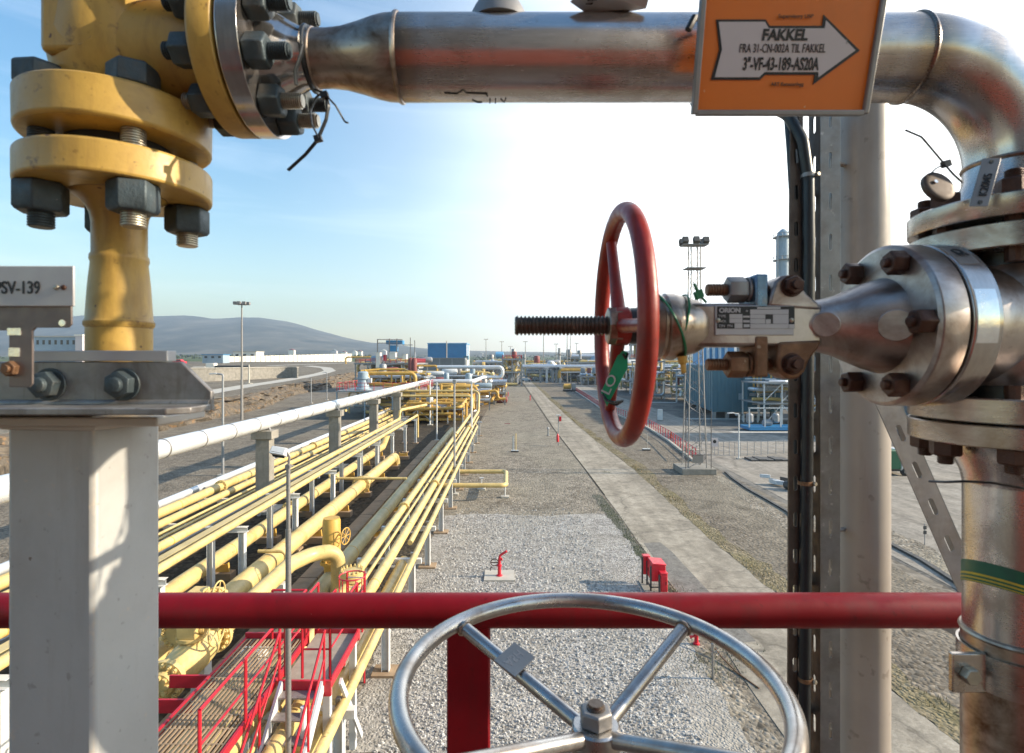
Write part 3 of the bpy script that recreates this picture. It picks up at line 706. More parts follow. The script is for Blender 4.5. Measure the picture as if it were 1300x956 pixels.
# --- tag plates
t = thing('tag_plate', 'white engraved tag plate marked PSV-139 on a slotted steel strap', 'tag', C(-.45,.50,-.02))
m = MB(); m.box(-.60, P(97,350,.50).x, .4965, .4990, H+.0490, H+.0855); m.build('tag_face', 'tag_plate', t, bevel=.0008)
text('lettering', 'PSV-139', C(P(-6,350,.4964).x, .4964, .0605), EX, EZ, .0112, .0405, 'black_ink', t, .012)
for px in (72, 81):
    c = P(px, 365, .4966); m = MB(); m.lathe([(0,.0024),(.0016,.0020),(.002,.001)], c, -EY, 12); m.build('tag_screw', 'bolt_zinc' if px == 72 else 'bolt_dark', t)
m = MB(); xr = P(91,400,.5).x; xl = P(41.5,400,.5).x
m.prism([(-.60,.060),(xr,.060),(xr,.0330),(xr-.003,.0300),(xl+.003,.0300),(xl,.027),(xl,-.0210),(xl-.003,-.0240),(-.4530,-.0240),(-.4530,.0275),(-.60,.0275)], C(0,.4995,0), EX, EZ, V(0,.0022,0))
m.build('slotted_strap', 'bracket_plate', t, bevel=.0005)
for px, py, w, h in ((18,421,17,9), (18,447,14,11)):
    a, b = P(px-w/2,py-h/2,.4992), P(px+w/2,py+h/2,.4992); m = MB(); m.box(a.x,b.x,.4989,.4994,b.z,a.z); m.build('strap_slot', 'foil', t)
m = MB(); c = P(79,410,.4994); m.lathe([(0,.003),(.0006,.003)], c, -EY, 14); m.build('strap_hole', 'foil', t)
m = MB(); c = P(16,468,.4994); m.hexn(c, -EY, .0125, .006, .3); m.cyl(c, c-V(0,.0085,0), .0036, n=12); m.build('strap_bolt', 'rusty_steel', t, bevel=.0005)

# --- orange line marker sign
def sgn(px, py, off=0.):
    """point of the tilted sign face (leans forward at the top)"""
    # plane through (z=.25, y=.548) and (z=.346, y=.522)
    k = (.522-.548)/(.346-.250); th = (CY-py)/FPX
    Y = (.548-k*.250)/(1-k*th)
    Y -= off
    return P(px, py, Y)
t = thing('pipe_sign', 'orange sign with a white FAKKEL arrow in a white metal frame', 'sign', sgn(992, 141))
su = EX; sv = V(0,(.522-.548)/(.346-.250),1).normalized(); sw = su.cross(sv)
o = sgn(884,141); wS = (sgn(1095,141)-o).x; hS = .150
def s2(px, py):
    q = sgn(px, py)-o; return (q.dot(su), q.dot(sv))
lt, rt = s2(895,0), s2(1118,0); kL, kR = lt[0]/lt[1], (rt[0]-wS)/rt[1]
m = MB(); m.prism([(0,0),(wS,0),(wS+kR*hS,hS),(kL*hS,hS)], o-sw*.003, su, sv, sw*.0028); m.build('sign_panel', 'orange_enamel', t)
for (a, b) in (((0,-.002),(wS,-.002)), ((-.002,-.003),(kL*hS-.002,hS)), ((wS+.002,-.003),(wS+kR*hS+.002,hS))):
    m = MB(); m.bar(o+su*a[0]+sv*a[1], o+su*b[0]+sv*b[1], .0052, .008, up=sw); m.build('sign_frame', 'galvanised', t, bevel=.001)
Z = 1/5.2
outer = [(880+x*Z, y*Z) for x, y in ((150,130),(478,130),(503,172),(848,172),(858,98),(1098,335),(788,560),(800,495),(475,495),(440,528),(115,528),(170,328))]
cxa, cya = 990, 64
m = MB(); m.prism([s2(*q) for q in outer], o+sw*.0002, su, sv, sw*.0006); m.build('arrow_outline', 'black_ink', t)
inner = [(880+x*Z, y*Z) for x, y in ((166,147),(469,147),(495,190),(864,190),(872,138),(1066,335),(822,512),(822,478),(468,478),(432,512),(140,512),(188,328))]
m = MB(); m.prism([s2(*q) for q in inner], o+sw*.0009, su, sv, sw*.0006); m.build('arrow_face', 'white_enamel', t)
def line(s, xa, xb, yb, cap, bold, mt='black_ink', sh=0.):
    a = s2(880+xa*Z, yb*Z); b = s2(880+xb*Z, yb*Z)
    text('lettering', s, o+su*a[0]+sv*a[1]+sw*.0017, su, sv, cap*Z/FPX*.535, b[0]-a[0], mt, t, bold, .0004, shear=sh)
line('FAKKEL', 448, 748, 268, 64, .035, sh=.08)
line('FRA 31-CN-002A TIL FAKKEL', 300, 865, 350, 52, .0)
line('3"-VF-43-189-AS20A', 322, 820, 464, 74, .022)
line('Supervisory LISP', 556, 785, 122, 21, .01); line('ABT Renseanlegg', 506, 722, 569, 21, .01)
m = MB(); c = sgn(893,14)+V(.002,.02,0); m.tube([c+V(-.01,0,-.006), c+V(-.004,0,.006), c+V(.006,.01,.012)], .0035, 8); m.build('clip', 'black_plastic', t)
m = MB(); m.tube([C(.215,YA-.0475*math.cos(a),.335+.0475*math.sin(a)) for a in [2*PI*k/40 for k in range(40)]], .003, 8, True); m.build('band_clamp', 'galvanised', t)
m = MB(); m.tube([C(.365,YA-.0475*math.cos(a),.335+.0475*math.sin(a)) for a in [2*PI*k/40 for k in range(40)]], .003, 8, True); m.build('band_clamp', 'galvanised', t)
m = MB(); m.bar(o+su*.03+sv*.06-sw*.003, C(.215,YA-.048,.325), .012, .004); m.bar(o+su*(wS-.03)+sv*.06-sw*.003, C(.365,YA-.048,.325), .012, .004); m.build('standoff', 'galvanised', t)

# --- folded paper tag over the pipe
t = thing('paper_tag', 'folded pale printed tag standing on top of the steel pipe', 'tag', C(.125,YA,.38))
def pt_(px, py, Y): return P(px, py, Y)
q = [pt_(724,2,.575), pt_(743,15.5,.592), pt_(790,15.5,.592), pt_(820,10,.575), pt_(827,-14,.560), pt_(738,-14,.560)]
m = MB(); n = (q[1]-q[0]).cross(q[-1]-q[0]).normalized()*.0008
m.add(q+[x+n for x in q], [(0,1,2,3,4,5), (11,10,9,8,7,6)]+[(i,i+6,(i+1)%6+6,(i+1)%6) for i in range(6)]); m.build('tag_sheet', 'tag_plate', t)
sv2 = (q[5]-q[0]).normalized()
text('lettering', 'instru nr', pt_(745,3.5,.5755)+V(0,-.003,0), V(1,.0,.10), sv2, .0026, .021, 'black_ink', t, .0)
text('lettering', 'tag', pt_(742,8,.580)+V(0,-.003,0), V(1,.0,.10), sv2, .0022, .008, 'black_ink', t, .0)

# --- cable ties and the lead seal
def tie(name, pts, r, lab, mat='black_plastic', knots=(), band=None):
    tt = thing(name, lab, 'cable tie', pts[0])
    m = MB(); m.tube(fillet(pts, .006, 4), r, 8, flat=.55); m.build('strap', mat, tt)
    for k in knots: m = MB(); m.obox(k, (.0038,0,.001), (0,.003,0), (-.001,0,.0032)); m.build('lock_head', mat, tt, bevel=.0006)
    if band: m = MB(); m.torus(*band); m.build('band', mat, tt)
    return tt
Yt = .575
tie('cable_tie', [P(400,114,Yt), P(412,118,Yt-.01), P(417,134,Yt-.014), P(414,152,Yt-.012), P(403,178,Yt-.01), P(388,196,Yt), P(366,216,Yt+.01)], .0021,
    'black cable tie looped round the thin pipe neck with its tail pointing down left', knots=(P(404,176,Yt-.01),), band=(C(-.219,YA,.334), V(1,0,.06), .0325, .0027, 40, 8))
tie('cable_tie', [P(405,176,Yt-.012), P(396,158,Yt-.012), P(394,140,Yt-.012), P(402,122,Yt-.012), P(412,119,Yt-.015), P(426,134,Yt-.01), P(438,155,Yt), P(442,156,Yt)], .0018,
    'second thinner black cable tie on the pipe neck, tail pointing down right', knots=(P(412,121,Yt-.014),))
tie('cable_tie', [P(376,108,.553), P(375,90,.55), P(382,70,.55), P(385,58,.552)], .0030, 'short black strap on the polished flange neck')
tie('cable_tie', [P(1149,165,.58), P(1170,174,.575), P(1198,207,.565), P(1209,220,.555), P(1222,232,.552)], .0016,
    'black cable tie with a long straight tail beside the steel elbow', knots=(P(1201,208,.564),))
tie('cable_tie', [P(1180,222,.567), P(1188,214,.566), P(1200,208,.565)], .0014, 'short black tie holding the dark seal disc')
tie('cable_tie', [P(1181,611,.60), P(1200,612,.58), P(1225,611,.562), P(1260,613,.56), P(1310,622,.565)], .0024, 'black cable tie round the falling steel pipe under the valve flange')
t = thing('seal_disc', 'dark round metal seal leaning on the upper valve flange', 'seal', P(1187,250,.57))
m = MB(); m.lathe([(0,.0160),(.001,.0172),(.0055,.0172),(.0065,.0158),(.0068,.012)], P(1187,240,.575), V(.12,-.9,.35), 28); m.build('seal_body', 'galv_brown', t)
m = MB(); m.lathe([(0,.0022),(.0008,.002)], P(1188,230.5,.5685), V(.12,-.9,.35), 12); m.build('tie_hole', 'foil', t)
t = thing('tag_strip', 'narrow stamped metal strip reading K20M5 leaning on the elbow foot', 'tag', P(1238,262,.535))
a, b = P(1231,262,.532), P(1248,201,.542)
su3 = (b-a).normalized(); sx3 = (P(1250,262,.5275)-a).normalized()
m = MB(); w3 = (P(1254,262,.5275)-a).length; m.add([a, a+sx3*w3, b+sx3*w3, b]+[x+V(0,.0012,0) for x in (a, a+sx3*w3, b+sx3*w3, b)], [(0,1,2,3), (7,6,5,4), (0,4,5,1), (1,5,6,2), (2,6,7,3), (3,7,4,0)]); m.build('strip', 'galvanised', t, bevel=.0004)
text('lettering', 'K20M5', a+su3*.012+sx3*w3*.72+V(0,-.0006,0), su3, -sx3, .0065, .025, 'black_ink', t, .01)
for f in (.08, .92): m = MB(); c = a+su3*((b-a).length*f)+sx3*(w3*.5); m.lathe([(0,.0022),(.0006,.002)], c+V(0,-.0003,0), -EY, 10); m.build('strip_hole', 'black_ink', t)

# --- LO tag on the handwheel, green tie on the sleeve
t = thing('lock_tag', 'green plastic tag lettered LO tied to the red handwheel', 'tag', P(770,505,.63))
q = [P(763,498,.640), P(770.5,516,.640), P(797,467,.622), P(797,447,.622), P(787,444.5,.622)]
m = MB(); m.add(q+[x+V(.0004,.0018,0) for x in q], [(0,1,2,3,4), (9,8,7,6,5)]+[(i,i+5,(i+1)%5+5,(i+1)%5) for i in range(5)]); m.build('tag_face', 'green_plastic', t)
lu = (q[4]-q[0]).normalized(); lv = (q[0]-q[1]); lv = (lv-lu*lv.dot(lu)).normalized()
text('lettering', 'LO', q[1]+(q[2]-q[1])*.26+lv*.0042+V(0,-.0012,0), lu, lv, .0105, .0235, 'white_enamel', t, .0)
m = MB(); c = P(776,512,.635); m.tube([P(765,500,.636), P(770,508,.632), P(779,511,.622), P(790,509,.63), P(783,514,.65), P(772,511,.645)], .0016, 8)
m.tube([P(791,449,.618), P(794,455,.617), P(797,449,.62)], .0017, 8); m.build('tie', 'black_plastic', t)
t = thing('cable_tie', 'green cable tie wrapped twice round the stem sleeve with its end sticking up', 'cable tie', C(.19,YA,zv))
m = MB(); m.torus(C(.176,YA,zv), V(1,0,.45), .0392, .0013, 48, 6); m.build('band', 'green_tie', t)
m = MB(); m.torus(C(.186,YA,zv), V(1,0,-.25), .0352, .0013, 48, 6); m.build('band', 'green_tie', t)
m = MB(); c = P(887,374,.585); m.obox(c, (.0042,0,.002), (0,.003,0), (-.0015,0,.0042)); m.build('lock_head', 'green_tie', t, bevel=.0008)
m = MB(); m.tube([P(887,374,.585), P(884,366,.583), P(881,360,.583)], .0016, 8); m.tube([P(889,376,.585), P(897,384,.583)], .0013, 8); m.build('tail', 'green_tie', t)

# --- polished handwheel below the rail
hc = C(.080, .5605, -.325); RW = .1885
t = thing('valve_handwheel', 'polished tubular steel handwheel lying flat below the red rail', 'handwheel', C(.0896,.56,-.385))
m = MB(); m.torus(hc, EZ, RW, .0095, 120, 22); m.build('rim', 'wheel_tube', t)
hub = C(.0885, .5605, -.385)
for a in (41, 139, 221, 319):
    e = hc+V(math.cos(R(a))*(RW-.006), math.sin(R(a))*(RW-.006), -.002); d = (hub-e).normalized()
    m = MB(); m.cyl(e, hub-d*.012+V(0,0,.002), .0078, n=18); m.build('spoke', 'wheel_tube', t)
    m = MB(); m.torus(e+d*.0045, d, .0082, .0022, 20, 8); m.build('weld_seam', 'stainless_stained', t)
m = MB(); m.lathe([(-.02,.022),(-.018,.0245),(.014,.0245),(.016,.0225)], hub, EZ, 32); m.build('hub', 'wheel_tube', t)
m = MB(); m.hexn(hub+V(0,0,.016), EZ, .030, .016); m.build('hub_nut', 'galvanised', t, bevel=.0008)
m = MB(); m.stud(hub+V(0,0,.016), EZ, .0095, .021, .003, 18); m.build('threaded_stem', 'stem_steel', t)
m = MB(); m.cyl(C(hub.x,hub.y,-1.5), hub-V(0,0,.019), .018, n=20); m.lathe([(-.55,.03),(-.30,.05),(-.25,.07),(-.22,.07)], hub, EZ, 28); m.build('stem_column', 'cast_steel', t)
d = (P(815,866,.60)-P(868,795,.675)).normalized()
e = hc+V(math.cos(R(139))*RW, math.sin(R(139))*RW, 0); d = (hub-e).normalized(); c = e+d*.088
u = d; w = d.cross(EZ).normalized(); n = w.cross(u).normalized(); n = n if n.z > 0 else -n
w = (w*.95-n*.15).normalized(); c = c+n*.011
tg = thing('stamped_tag', 'small stamped metal tag fixed on a spoke of the polished handwheel', 'tag', c)
m = MB(); m.prism([(-.015,-.0180),(.0155,-.0205),(.0175,.0175),(-.0135,.0190)], c, u, w, n*.0014); m.build('tag_face', 'galvanised', tg, bevel=.0004)
text('lettering', 'A5H', c+w*.0135-u*.005+n*.0016, -w, u, .0105, .026, 'galv_shade', tg, .03, .0007)

# --- things standing just past the rail on the right
t = thing('round_column', 'tall round cream painted steel column behind the red rail', 'column', V(.771,1.2,0))
m = MB(); m.cyl(V(.771,1.2,0), C(.771,1.2,.58), .0505, n=56); m.build('shaft', 'column_paint', t)
for py in (212, 672):
    m = MB(); z = P(1066,py,1.19).z; m.prism([(.690,1.165),(.716,1.175),(.728,1.19),(.690,1.195)], V(0,0,z), EX, EY, V(0,0,.004)); m.build('bracket_ear', 'galv_shade', t)
m = MB(); m.box(.62,.92,1.05,1.35,0,.03); m.build('base_plate', 'galvanised', t)
t = thing('slotted_channel', 'galvanised perforated channel standing between the black cable and the cream column', 'channel', V(.645,1.12,0))
m = MB(); m.slotted(V(.6520,1.12,H-1.7), V(.6520,1.12,H+.53), EX, .0395, -.0025, .0816, .034, .0062); m.build('web', 'channel_zinc', t)
m = MB(); m.slotted(V(.6720,1.1425,H-1.7), V(.6720,1.1425,H+.53), EY, .041, .0022, .0816, .036, .011); m.build('flange', 'galvanised', t)
m = MB(); m.slotted(V(.6325,1.1425,H-1.7), V(.6325,1.1425,H+.53), EY, .041, -.0022, .0816, .036, .011); m.build('flange', 'galv_brown', t)
t = thing('cable_ladder', 'dark slotted cable ladder rail left of the black cable', 'cable ladder', V(.585,1.13,0))
m = MB(); m.slotted(V(.5810,1.13,H-1.7), V(.5890,1.13,H+.53), EX, .0265, -.002, .0755, .030, .0085); m.build('rail_face', 'galv_brown', t)
m = MB(); m.slotted(V(.5925,1.155,H-1.7), V(.6005,1.155,H+.53), EY, .046, .002, .0755, .030, .010); m.build('rail_side', 'galv_brown', t)
for k in range(8):
    z = H-1.55+k*.27; m = MB(); m.box(.600,.6315,1.158,1.178,z,z+.012); m.build('rung', 'galv_shade', t)
m = MB(); m.tube(fillet([P(985,138,1.16), P(1001,146,1.14), P(1019,180,1.12), P(1026,230,1.12), P(1027,320,1.12), P(1024.5,560,1.12), P(1021,866,1.12), P(1020,1500,1.12)], .05, 8), .0118, 20)
one('power_cable', m, 'black_plastic', 'thick black cable clipped to the slotted cable ladder', 'cable')
m = MB(); m.tube(fillet([P(1000,140,1.15), P(1004,190,1.14), P(1008,260,1.14), P(1010,420,1.14)], .05, 8)+[P(1016,900,1.142), P(1016,1500,1.142)], .0085, 16)
one('power_cable', m, 'black_plastic', 'thinner black cable running behind the thick one on the ladder', 'cable')
for py in (223, 613, 862):
    c = P(1026 if py < 300 else 1022, py, 1.12)
    tt = thing('cable_clamp', {223:'metal clamp on the black cable just below the orange sign', 613:'copper coloured clamp on the black cable above the red rail', 862:'copper coloured clamp on the black cable below the red rail'}[py], 'clamp', c)
    m = MB(); m.lathe([(-.004,.0125),(-.004,.0138),(.004,.0138),(.004,.0125)], c, EZ, 24, False); m.build('clamp_band', 'galvanised' if py == 223 else 'rusty_steel', tt)
    m = MB(); m.hexn(c+V(.013,-.008,0), V(.3,-1,0), .008, .006); m.build('clamp_screw', 'bolt_zinc', tt)
t = thing('slotted_strut', 'diagonal perforated steel strut running down right behind the falling pipe', 'strut', V(.75,1.02,8.5))
a, b = P(1113,480,1.02), P(1236,760,1.02); d = (b-a).normalized(); ac = V(d.z, 0, -d.x)
m = MB(); m.slotted(a, b, ac, .041, .0025, .069, .033, .0105); m.build('web', 'galv_shade', t)
cc = ac if ac.x > 0 else -ac
m = MB(); m.bar(a+cc*.0215+V(0,.02,0), b+cc*.0215+V(0,.02,0), .0025, .040, up=EY); m.build('flange', 'galvanised', t)
m = MB(); m.box(b.x-.05, b.x+.25, 1.0, 1.06, b.z-.06, b.z-.01); m.build('foot_beam', 'galv_shade', t)
# ================================================================== ground
def sheet(name, pts, z, mat, kind='structure'):
    m = MB(); q = [(p[0], p[1], z) for p in pts]
    a = sum(q[i][0]*q[(i+1)%len(q)][1]-q[(i+1)%len(q)][0]*q[i][1] for i in range(len(q)))
    if a < 0: q = q[::-1]
    m.add(q, [tuple(range(len(q)))]); return struct(name, m, mat, 0, kind)
def gp(*pp): return [G(x, y) for x, y in pp]
sheet('ground', [(-5200,-700),(5200,-700),(5200,5400),(-5200,5400)], 0, 'ground_far')
sheet('gravel_yard', [(-45,-8),(16.8,-8),(16.8,70),(17.2,230),(-45,230)], .004, 'gravel_brown')
sheet('gravel_strip', gp((560,956),(470,866),(500,790),(540,700),(600,560),(628,500),(652,480),(665,490),(705,548),(745,600),(766,632),(880,800),(1000,956)), .008, 'gravel_dull')
near = [(566,655),(600,652),(690,655),(766,652),(785,668),(808,700),(826,732),(836,765),(862,800),(889,840),(905,866),(960,956),(410,956),(462,866),(488,800),(512,762),(524,735),(538,705),(552,676)]
pts = gp(*near); rng = random.Random(3); out = []
for i, p in enumerate(pts):
    q = pts[(i+1)%len(pts)]
    for k in range(6): 
        w = p.lerp(q, k/6); out.append(w+V(rng.uniform(-.10,.10), rng.uniform(-.12,.12), 0))
sheet('bright_gravel', out, .012, 'gravel_bright')
sheet('pipeway_shade_soil', [(-21,-8),(-4.2,-8),(-4.2,90),(-21,90)], .008, 'soil_shade_joint')  # brown soil sheet, shade between the pipes put into its colour
sheet('yard', [(17.4,-8),(160,-8),(160,330),(17.4,330)], .004, 'yard_ground')
LE = [(650.5,466),(661,481),(680,508),(702.6,543),(718,563.7),(743,596),(767,628),(785,652),(809,687),(860,753),(905,800),(948,868),(1010,956),(1300,1400)]
RE = [(655,466),(671,481),(698,508),(733,540),(757,560),(806,597),(860,647),(908,690),(985,753),(1040,800),(1120,868),(1230,956),(1800,1400)]
sheet('path', gp(*(LE+RE[::-1])), .018, 'asphalt_path')
def ragged(pts, amp, seed, n=8):
    rg = random.Random(seed); res = []
    for i in range(len(pts)-1):
        for k in range(n):
            w = pts[i].lerp(pts[i+1], k/n); res.append(w+V(rg.uniform(-amp,amp), rg.uniform(-amp,amp), 0))
    return res+[pts[-1]]
rl = gp(*RE[1:-1]); rr_ = [p+V(.45+.35*math.sin(i*2.1),0,0)+V(.5,0,0) for i, p in enumerate(rl)]
sheet('path_verge', ragged(rl, .10, 5)+ragged(rr_, .28, 6)[::-1], .022, 'verge_soil')
sheet('path_edge', ragged(gp((762,628),(767,632),(785,655),(809,690),(850,745),(866,765)), .05, 8)+ragged(gp((752,628),(764,648),(783,668),(806,698),(824,726),(836,760)), .12, 9)[::-1], .014, 'verge_green')
sheet('path_patch', gp((817,690),(838,689),(852,700),(905,757),(960,815),(925,818),(900,795),(862,754)), .022, 'asphalt_patch')
sheet('path_joint', gp((660,482),(702,544),(743,597),(767,629),(768.5,629),(744.3,597),(703,544),(660.6,482)), .026, 'soil_shade_joint')
# second road on the right with its kerb strip
sheet('road', [(17.6,22),(18.2,50),(18.4,72),(17.6,105),(23,203),(27,203),(27.5,105),(27,72),(40,58),(75,56),(75,31),(46,29),(34,20),(30,8),(30,-8),(17.4,-8)], .016, 'asphalt_road')
sheet('gravel_island', ragged(gp((1110,668),(1128,672),(1170,690),(1215,716),(1290,760),(1290,790)), .15, 11)+ragged(gp((1128,690),(1170,712),(1215,741),(1280,790)), .04, 12)[::-1], .022, 'gravel_dull')
m = MB(); pp = [G(x,y) for x, y in ((1100,676),(1128,691),(1170,713),(1215,742),(1280,792))]
for a, b in zip(pp, pp[1:]): m.bar(a+V(0,0,.06), b+V(0,0,.06), .22, .12)
struct('kerb', m, 'dark_steel', 0)
m = MB(); pp = [G(x,y) for x, y in ((921,600),(930,608),(950,622),(975,636),(999,650),(1030,676))]
for a, b in zip(pp, pp[1:]): m.bar(a+V(0,0,.05), b+V(0,0,.05), .16, .10)
struct('kerb', m, 'dark_steel', 0)
sheet('road_edge', ragged(gp((905,598),(930,612),(960,632),(999,655),(1060,700)), .1, 14)+ragged(gp((900,602),(920,616),(950,640),(985,662),(1030,700)), .3, 15)[::-1], .010, 'gravel_dull')

for k, (x0_, x1_, y0_, y1_) in enumerate(((28,62,68.6,70.4), (27.5,60,84.5,86.2), (27.5,36,118,120.5), (45,80,49.5,51))):
    sheet('pale_strip', [(x0_,y0_),(x1_,y0_-.6),(x1_,y1_-.6),(x0_,y1_)], .020, 'concrete_pale')  # pale strips laid across the yard
# ================================================================== plateau with a cut rock bank
def zp(Y):
    t = max(0., min(1., (Y-150)/240)); return 2.78+5.6*t*t*(3-2*t)
def GP(px, py):
    Y = 60.
    while Y < 420 and CY+(H-zp(Y))/Y*FPX > py: Y += .5
    return V((px-CX)/FPX*Y, Y, zp(Y))
def bank_line(k):           # foot of the bank, k = distance along
    return V(-40-k*.108+math.sin(k*.09)*1.2+2.2*math.sin(k*.031), 20+k, 0)
m = MB(); nx, ny = 9, 150
for j in range(ny+1):
    k = j*2.4; b = bank_line(k)
    for i in range(nx+1):
        f = i/nx
        z = (zp(b.y)-.02)*min(1, f*1.15)**.8
        p = b+V(-f*2.6, 0, z if i else -.2)
        if 0 < i < nx: p += V(noise.noise(V(p.y*.45, f*3, 1))*1.5+noise.noise(V(p.y*1.3, f*7, 9))*.9, noise.noise(V(p.y*.6, f*4, 5))*.8, noise.noise(V(p.y*.7, f*3, 3))*.55)
        m.v.append(p)
for j in range(ny):
    for i in range(nx):
        a = j*(nx+1)+i; m.f.append((a, a+1, a+nx+2, a+nx+1)[::-1])
struct('rock_bank', m, 'rock', 0)
m = MB(); ny2 = 190
for j in range(ny2+1):
    b = bank_line(j*2.4); zz = zp(b.y)
    m.v += [b+V(-2.6,0,zz-.03 if b.y < 150 else zz), V(b.x-8, b.y, zz), V(-900, b.y, zz)]
for j in range(ny2):
    for i in range(2): a = j*3+i; m.f.append((a, a+1, a+4, a+3)[::-1])
struct('plateau', m, 'gravel_brown', 0)
def ribbon(name, ctr, wid, mat, lift):
    m = MB(); pts = fillet([GP(*q) for q in ctr], 30, 6); res = []
    for a, b in zip(pts, pts[1:]):
        n = max(1, int((b-a).length/3)); res += [a.lerp(b, k/n) for k in range(n)]
    res.append(pts[-1])
    for i, p in enumerate(res):
        d = res[min(i+1,len(res)-1)]-res[max(i-1,0)]; d.z = 0; d.normalize(); s_ = V(-d.y,d.x,0)*(wid/2)
        for q in (p-s_, p+s_): m.v.append(V(q.x, q.y, zp(q.y)+lift))
    for i in range(len(res)-1): m.f.append((2*i, 2*i+1, 2*i+3, 2*i+2)[::-1])
    return struct(name, m, mat, 0)
ribbon('plateau_road', [(200,510),(270,497.5),(320,489),(372,481),(405,475),(419,471),(414,467),(390,464.6)], 5, 'concrete_pale', .05)
ribbon('plateau_road', [(340,464.5),(400,462.3),(450,460.6)], 5, 'concrete_pale', .06)
def gz(px, py): return GP(px, py)
# curved concrete bund wall on the plateau
t = thing('bund_wall', 'low curved concrete wall on the plateau beyond the rock bank', 'wall', gz(340,476))
cv = [P(235,462,160), P(270,463,165), P(310,464,175), P(345,466.5,185), P(368,470,190), P(378,473.5,186)]
cv = fillet(cv, 40, 5)
m = MB()
for a, b in zip(cv, cv[1:]):
    m.obox(((a.x+b.x)/2,(a.y+b.y)/2,4.7), ((b.x-a.x)/2,(b.y-a.y)/2,0), V(-(b.y-a.y),b.x-a.x,0).normalized()*.2, (0,0,2.0))
m.build('wall_face', 'concrete', t)
m = MB()
for a, b in zip(cv, cv[1:]):
    m.obox(((a.x+b.x)/2,(a.y+b.y)/2,6.82), ((b.x-a.x)/2,(b.y-a.y)/2,0), V(-(b.y-a.y),b.x-a.x,0).normalized()*.45, (0,0,.1))
m.build('coping', 'concrete_pale', t)
# long pale perimeter wall
t = thing('perimeter_wall', 'long pale panelled wall far left in front of the hill', 'wall', P(360,460,420))
a, b = P(276,459,360), P(446,458,466)
d = (b-a); d.z = 0; n = 30; nn = V(d.y,-d.x,0).normalized()*.3
m = MB()
for k in range(n):
    q0, q1 = a+d*(k/n), a+d*((k+.965)/n); z1 = 11.6+3.4*(k/n)
    m.obox(((q0.x+q1.x)/2,(q0.y+q1.y)/2,(7+z1)/2), ((q1.x-q0.x)/2,(q1.y-q0.y)/2,0), nn, (0,0,(z1-7)/2))
m.build('panels', 'pale_wall', t)
m = MB()
for k in range(n+1): q0 = a+d*(k/n); m.obox((q0.x,q0.y,9.4+1.7*k/n), d.normalized()*.3, nn*1.6, (0,0,2.4+1.7*k/n))
m.build('piers', 'concrete_pale', t)

# ================================================================== far land and hills
prof = [(-900,425),(-400,412),(-100,410),(0,411),(60,409),(110,404),(190,402.5),(230,402),(270,406.5),(300,405.5),(330,404.5),(370,411),(400,420),(440,430),(475,437),(500,437.5),(525,442),(560,445),(650,447),(700,447.5),(740,449),(770,447.5),(800,445),(900,443),(1100,441),(1300,441),(1700,436),(2200,432)]
def ridge(px):
    for (x0, y0), (x1, y1) in zip(prof, prof[1:]):
        if x0 <= px <= x1: return y0+(y1-y0)*(px-x0)/(x1-x0)
    return 440
YS = [470,560,650,760,900,1050,1250,1500,1750,2000,2300,2600,2900,3200,3500,3800,4100,4400,4700,5000]
m = MB(); nx = 260
for j, Y in enumerate(YS):
    for i in range(nx+1):
        px = -900+3100*i/nx; X = (px-CX)/FPX*Y
        tt = min(1, (Y-470)/(4400-470))
        zr = (CY-ridge(px))/FPX*4400+9
        if Y < 1900:
            q = max(0., min(1., (560-px)/110)); z0 = -1.5+9.6*q*q*(3-2*q); z = z0+(Y-470)/1430*(24.5-z0)
        else:
            s = (Y-1900)/2500; s = min(1, s); z = 24.5+(zr-24.5)*(s*s*(3-2*s))
            z += (noise.noise(V(X*.0016, Y*.0016, 2))*26+noise.noise(V(X*.005, Y*.005, 4))*9)*min(1, (Y-1900)/900)*min(1, max(.12, (zr-60)/300))
        if Y > 4400: z -= (Y-4400)*.12
        m.v.append(V(X, Y, z))
for j in range(len(YS)-1):
    for i in range(nx): a = j*(nx+1)+i; m.f.append((a, a+1, a+nx+2, a+nx+1))
rows = len(YS); cut = YS.index(1750)
for nm_, j0, j1, mt_ in (('fields', 0, cut, 'field'), ('hills', cut, rows-1, 'hill_cover')):
    q = MB(); q.v = m.v[j0*(nx+1):(j1+1)*(nx+1)]
    for j in range(j1-j0):
        for i in range(nx): a = j*(nx+1)+i; q.f.append((a, a+1, a+nx+2, a+nx+1))
    struct(nm_, q, mt_, 180)
def land_z(Y): return -1.5+(Y-470)/1430*26 if Y < 1900 else 24.5
def land_z2(Y, px):
    q = max(0., min(1., (560-px)/110)); z0 = -1.5+9.6*q*q*(3-2*q); return z0+(Y-470)/1430*(24.5-z0)
# far wood strips
m = MB(); rg = random.Random(21)
for k in range(2600):
    Y = rg.choice([820, 1150, 1300, 1700, 1850])+rg.gauss(0, 14); px = rg.choice([rg.uniform(190,470), rg.uniform(600,1000), rg.uniform(-200,1300)])
    if math.sin(px*.05+Y) < -.2: continue
    c = V((px-CX)/FPX*Y, Y, land_z2(Y, px)+rg.uniform(0,4.5)); r = rg.uniform(1.2,3.2)
    for q in range(3):
        a = rg.uniform(0, 2*PI); u = V(math.cos(a), math.sin(a), rg.uniform(-.4,.4))*r; v = V(rg.uniform(-.4,.4), rg.uniform(-.4,.4), 1)*r
        o = c+V(rg.uniform(-2,2), rg.uniform(-2,2), rg.uniform(-.5,1.5)); m.add([o-u*.6-v*.5, o+u*.6-v*.4, o+u*.4+v*.6, o-u*.5+v*.5], [(0,1,2,3)])
struct('far_wood', m, 'wood_leaves', 0, 'stuff')

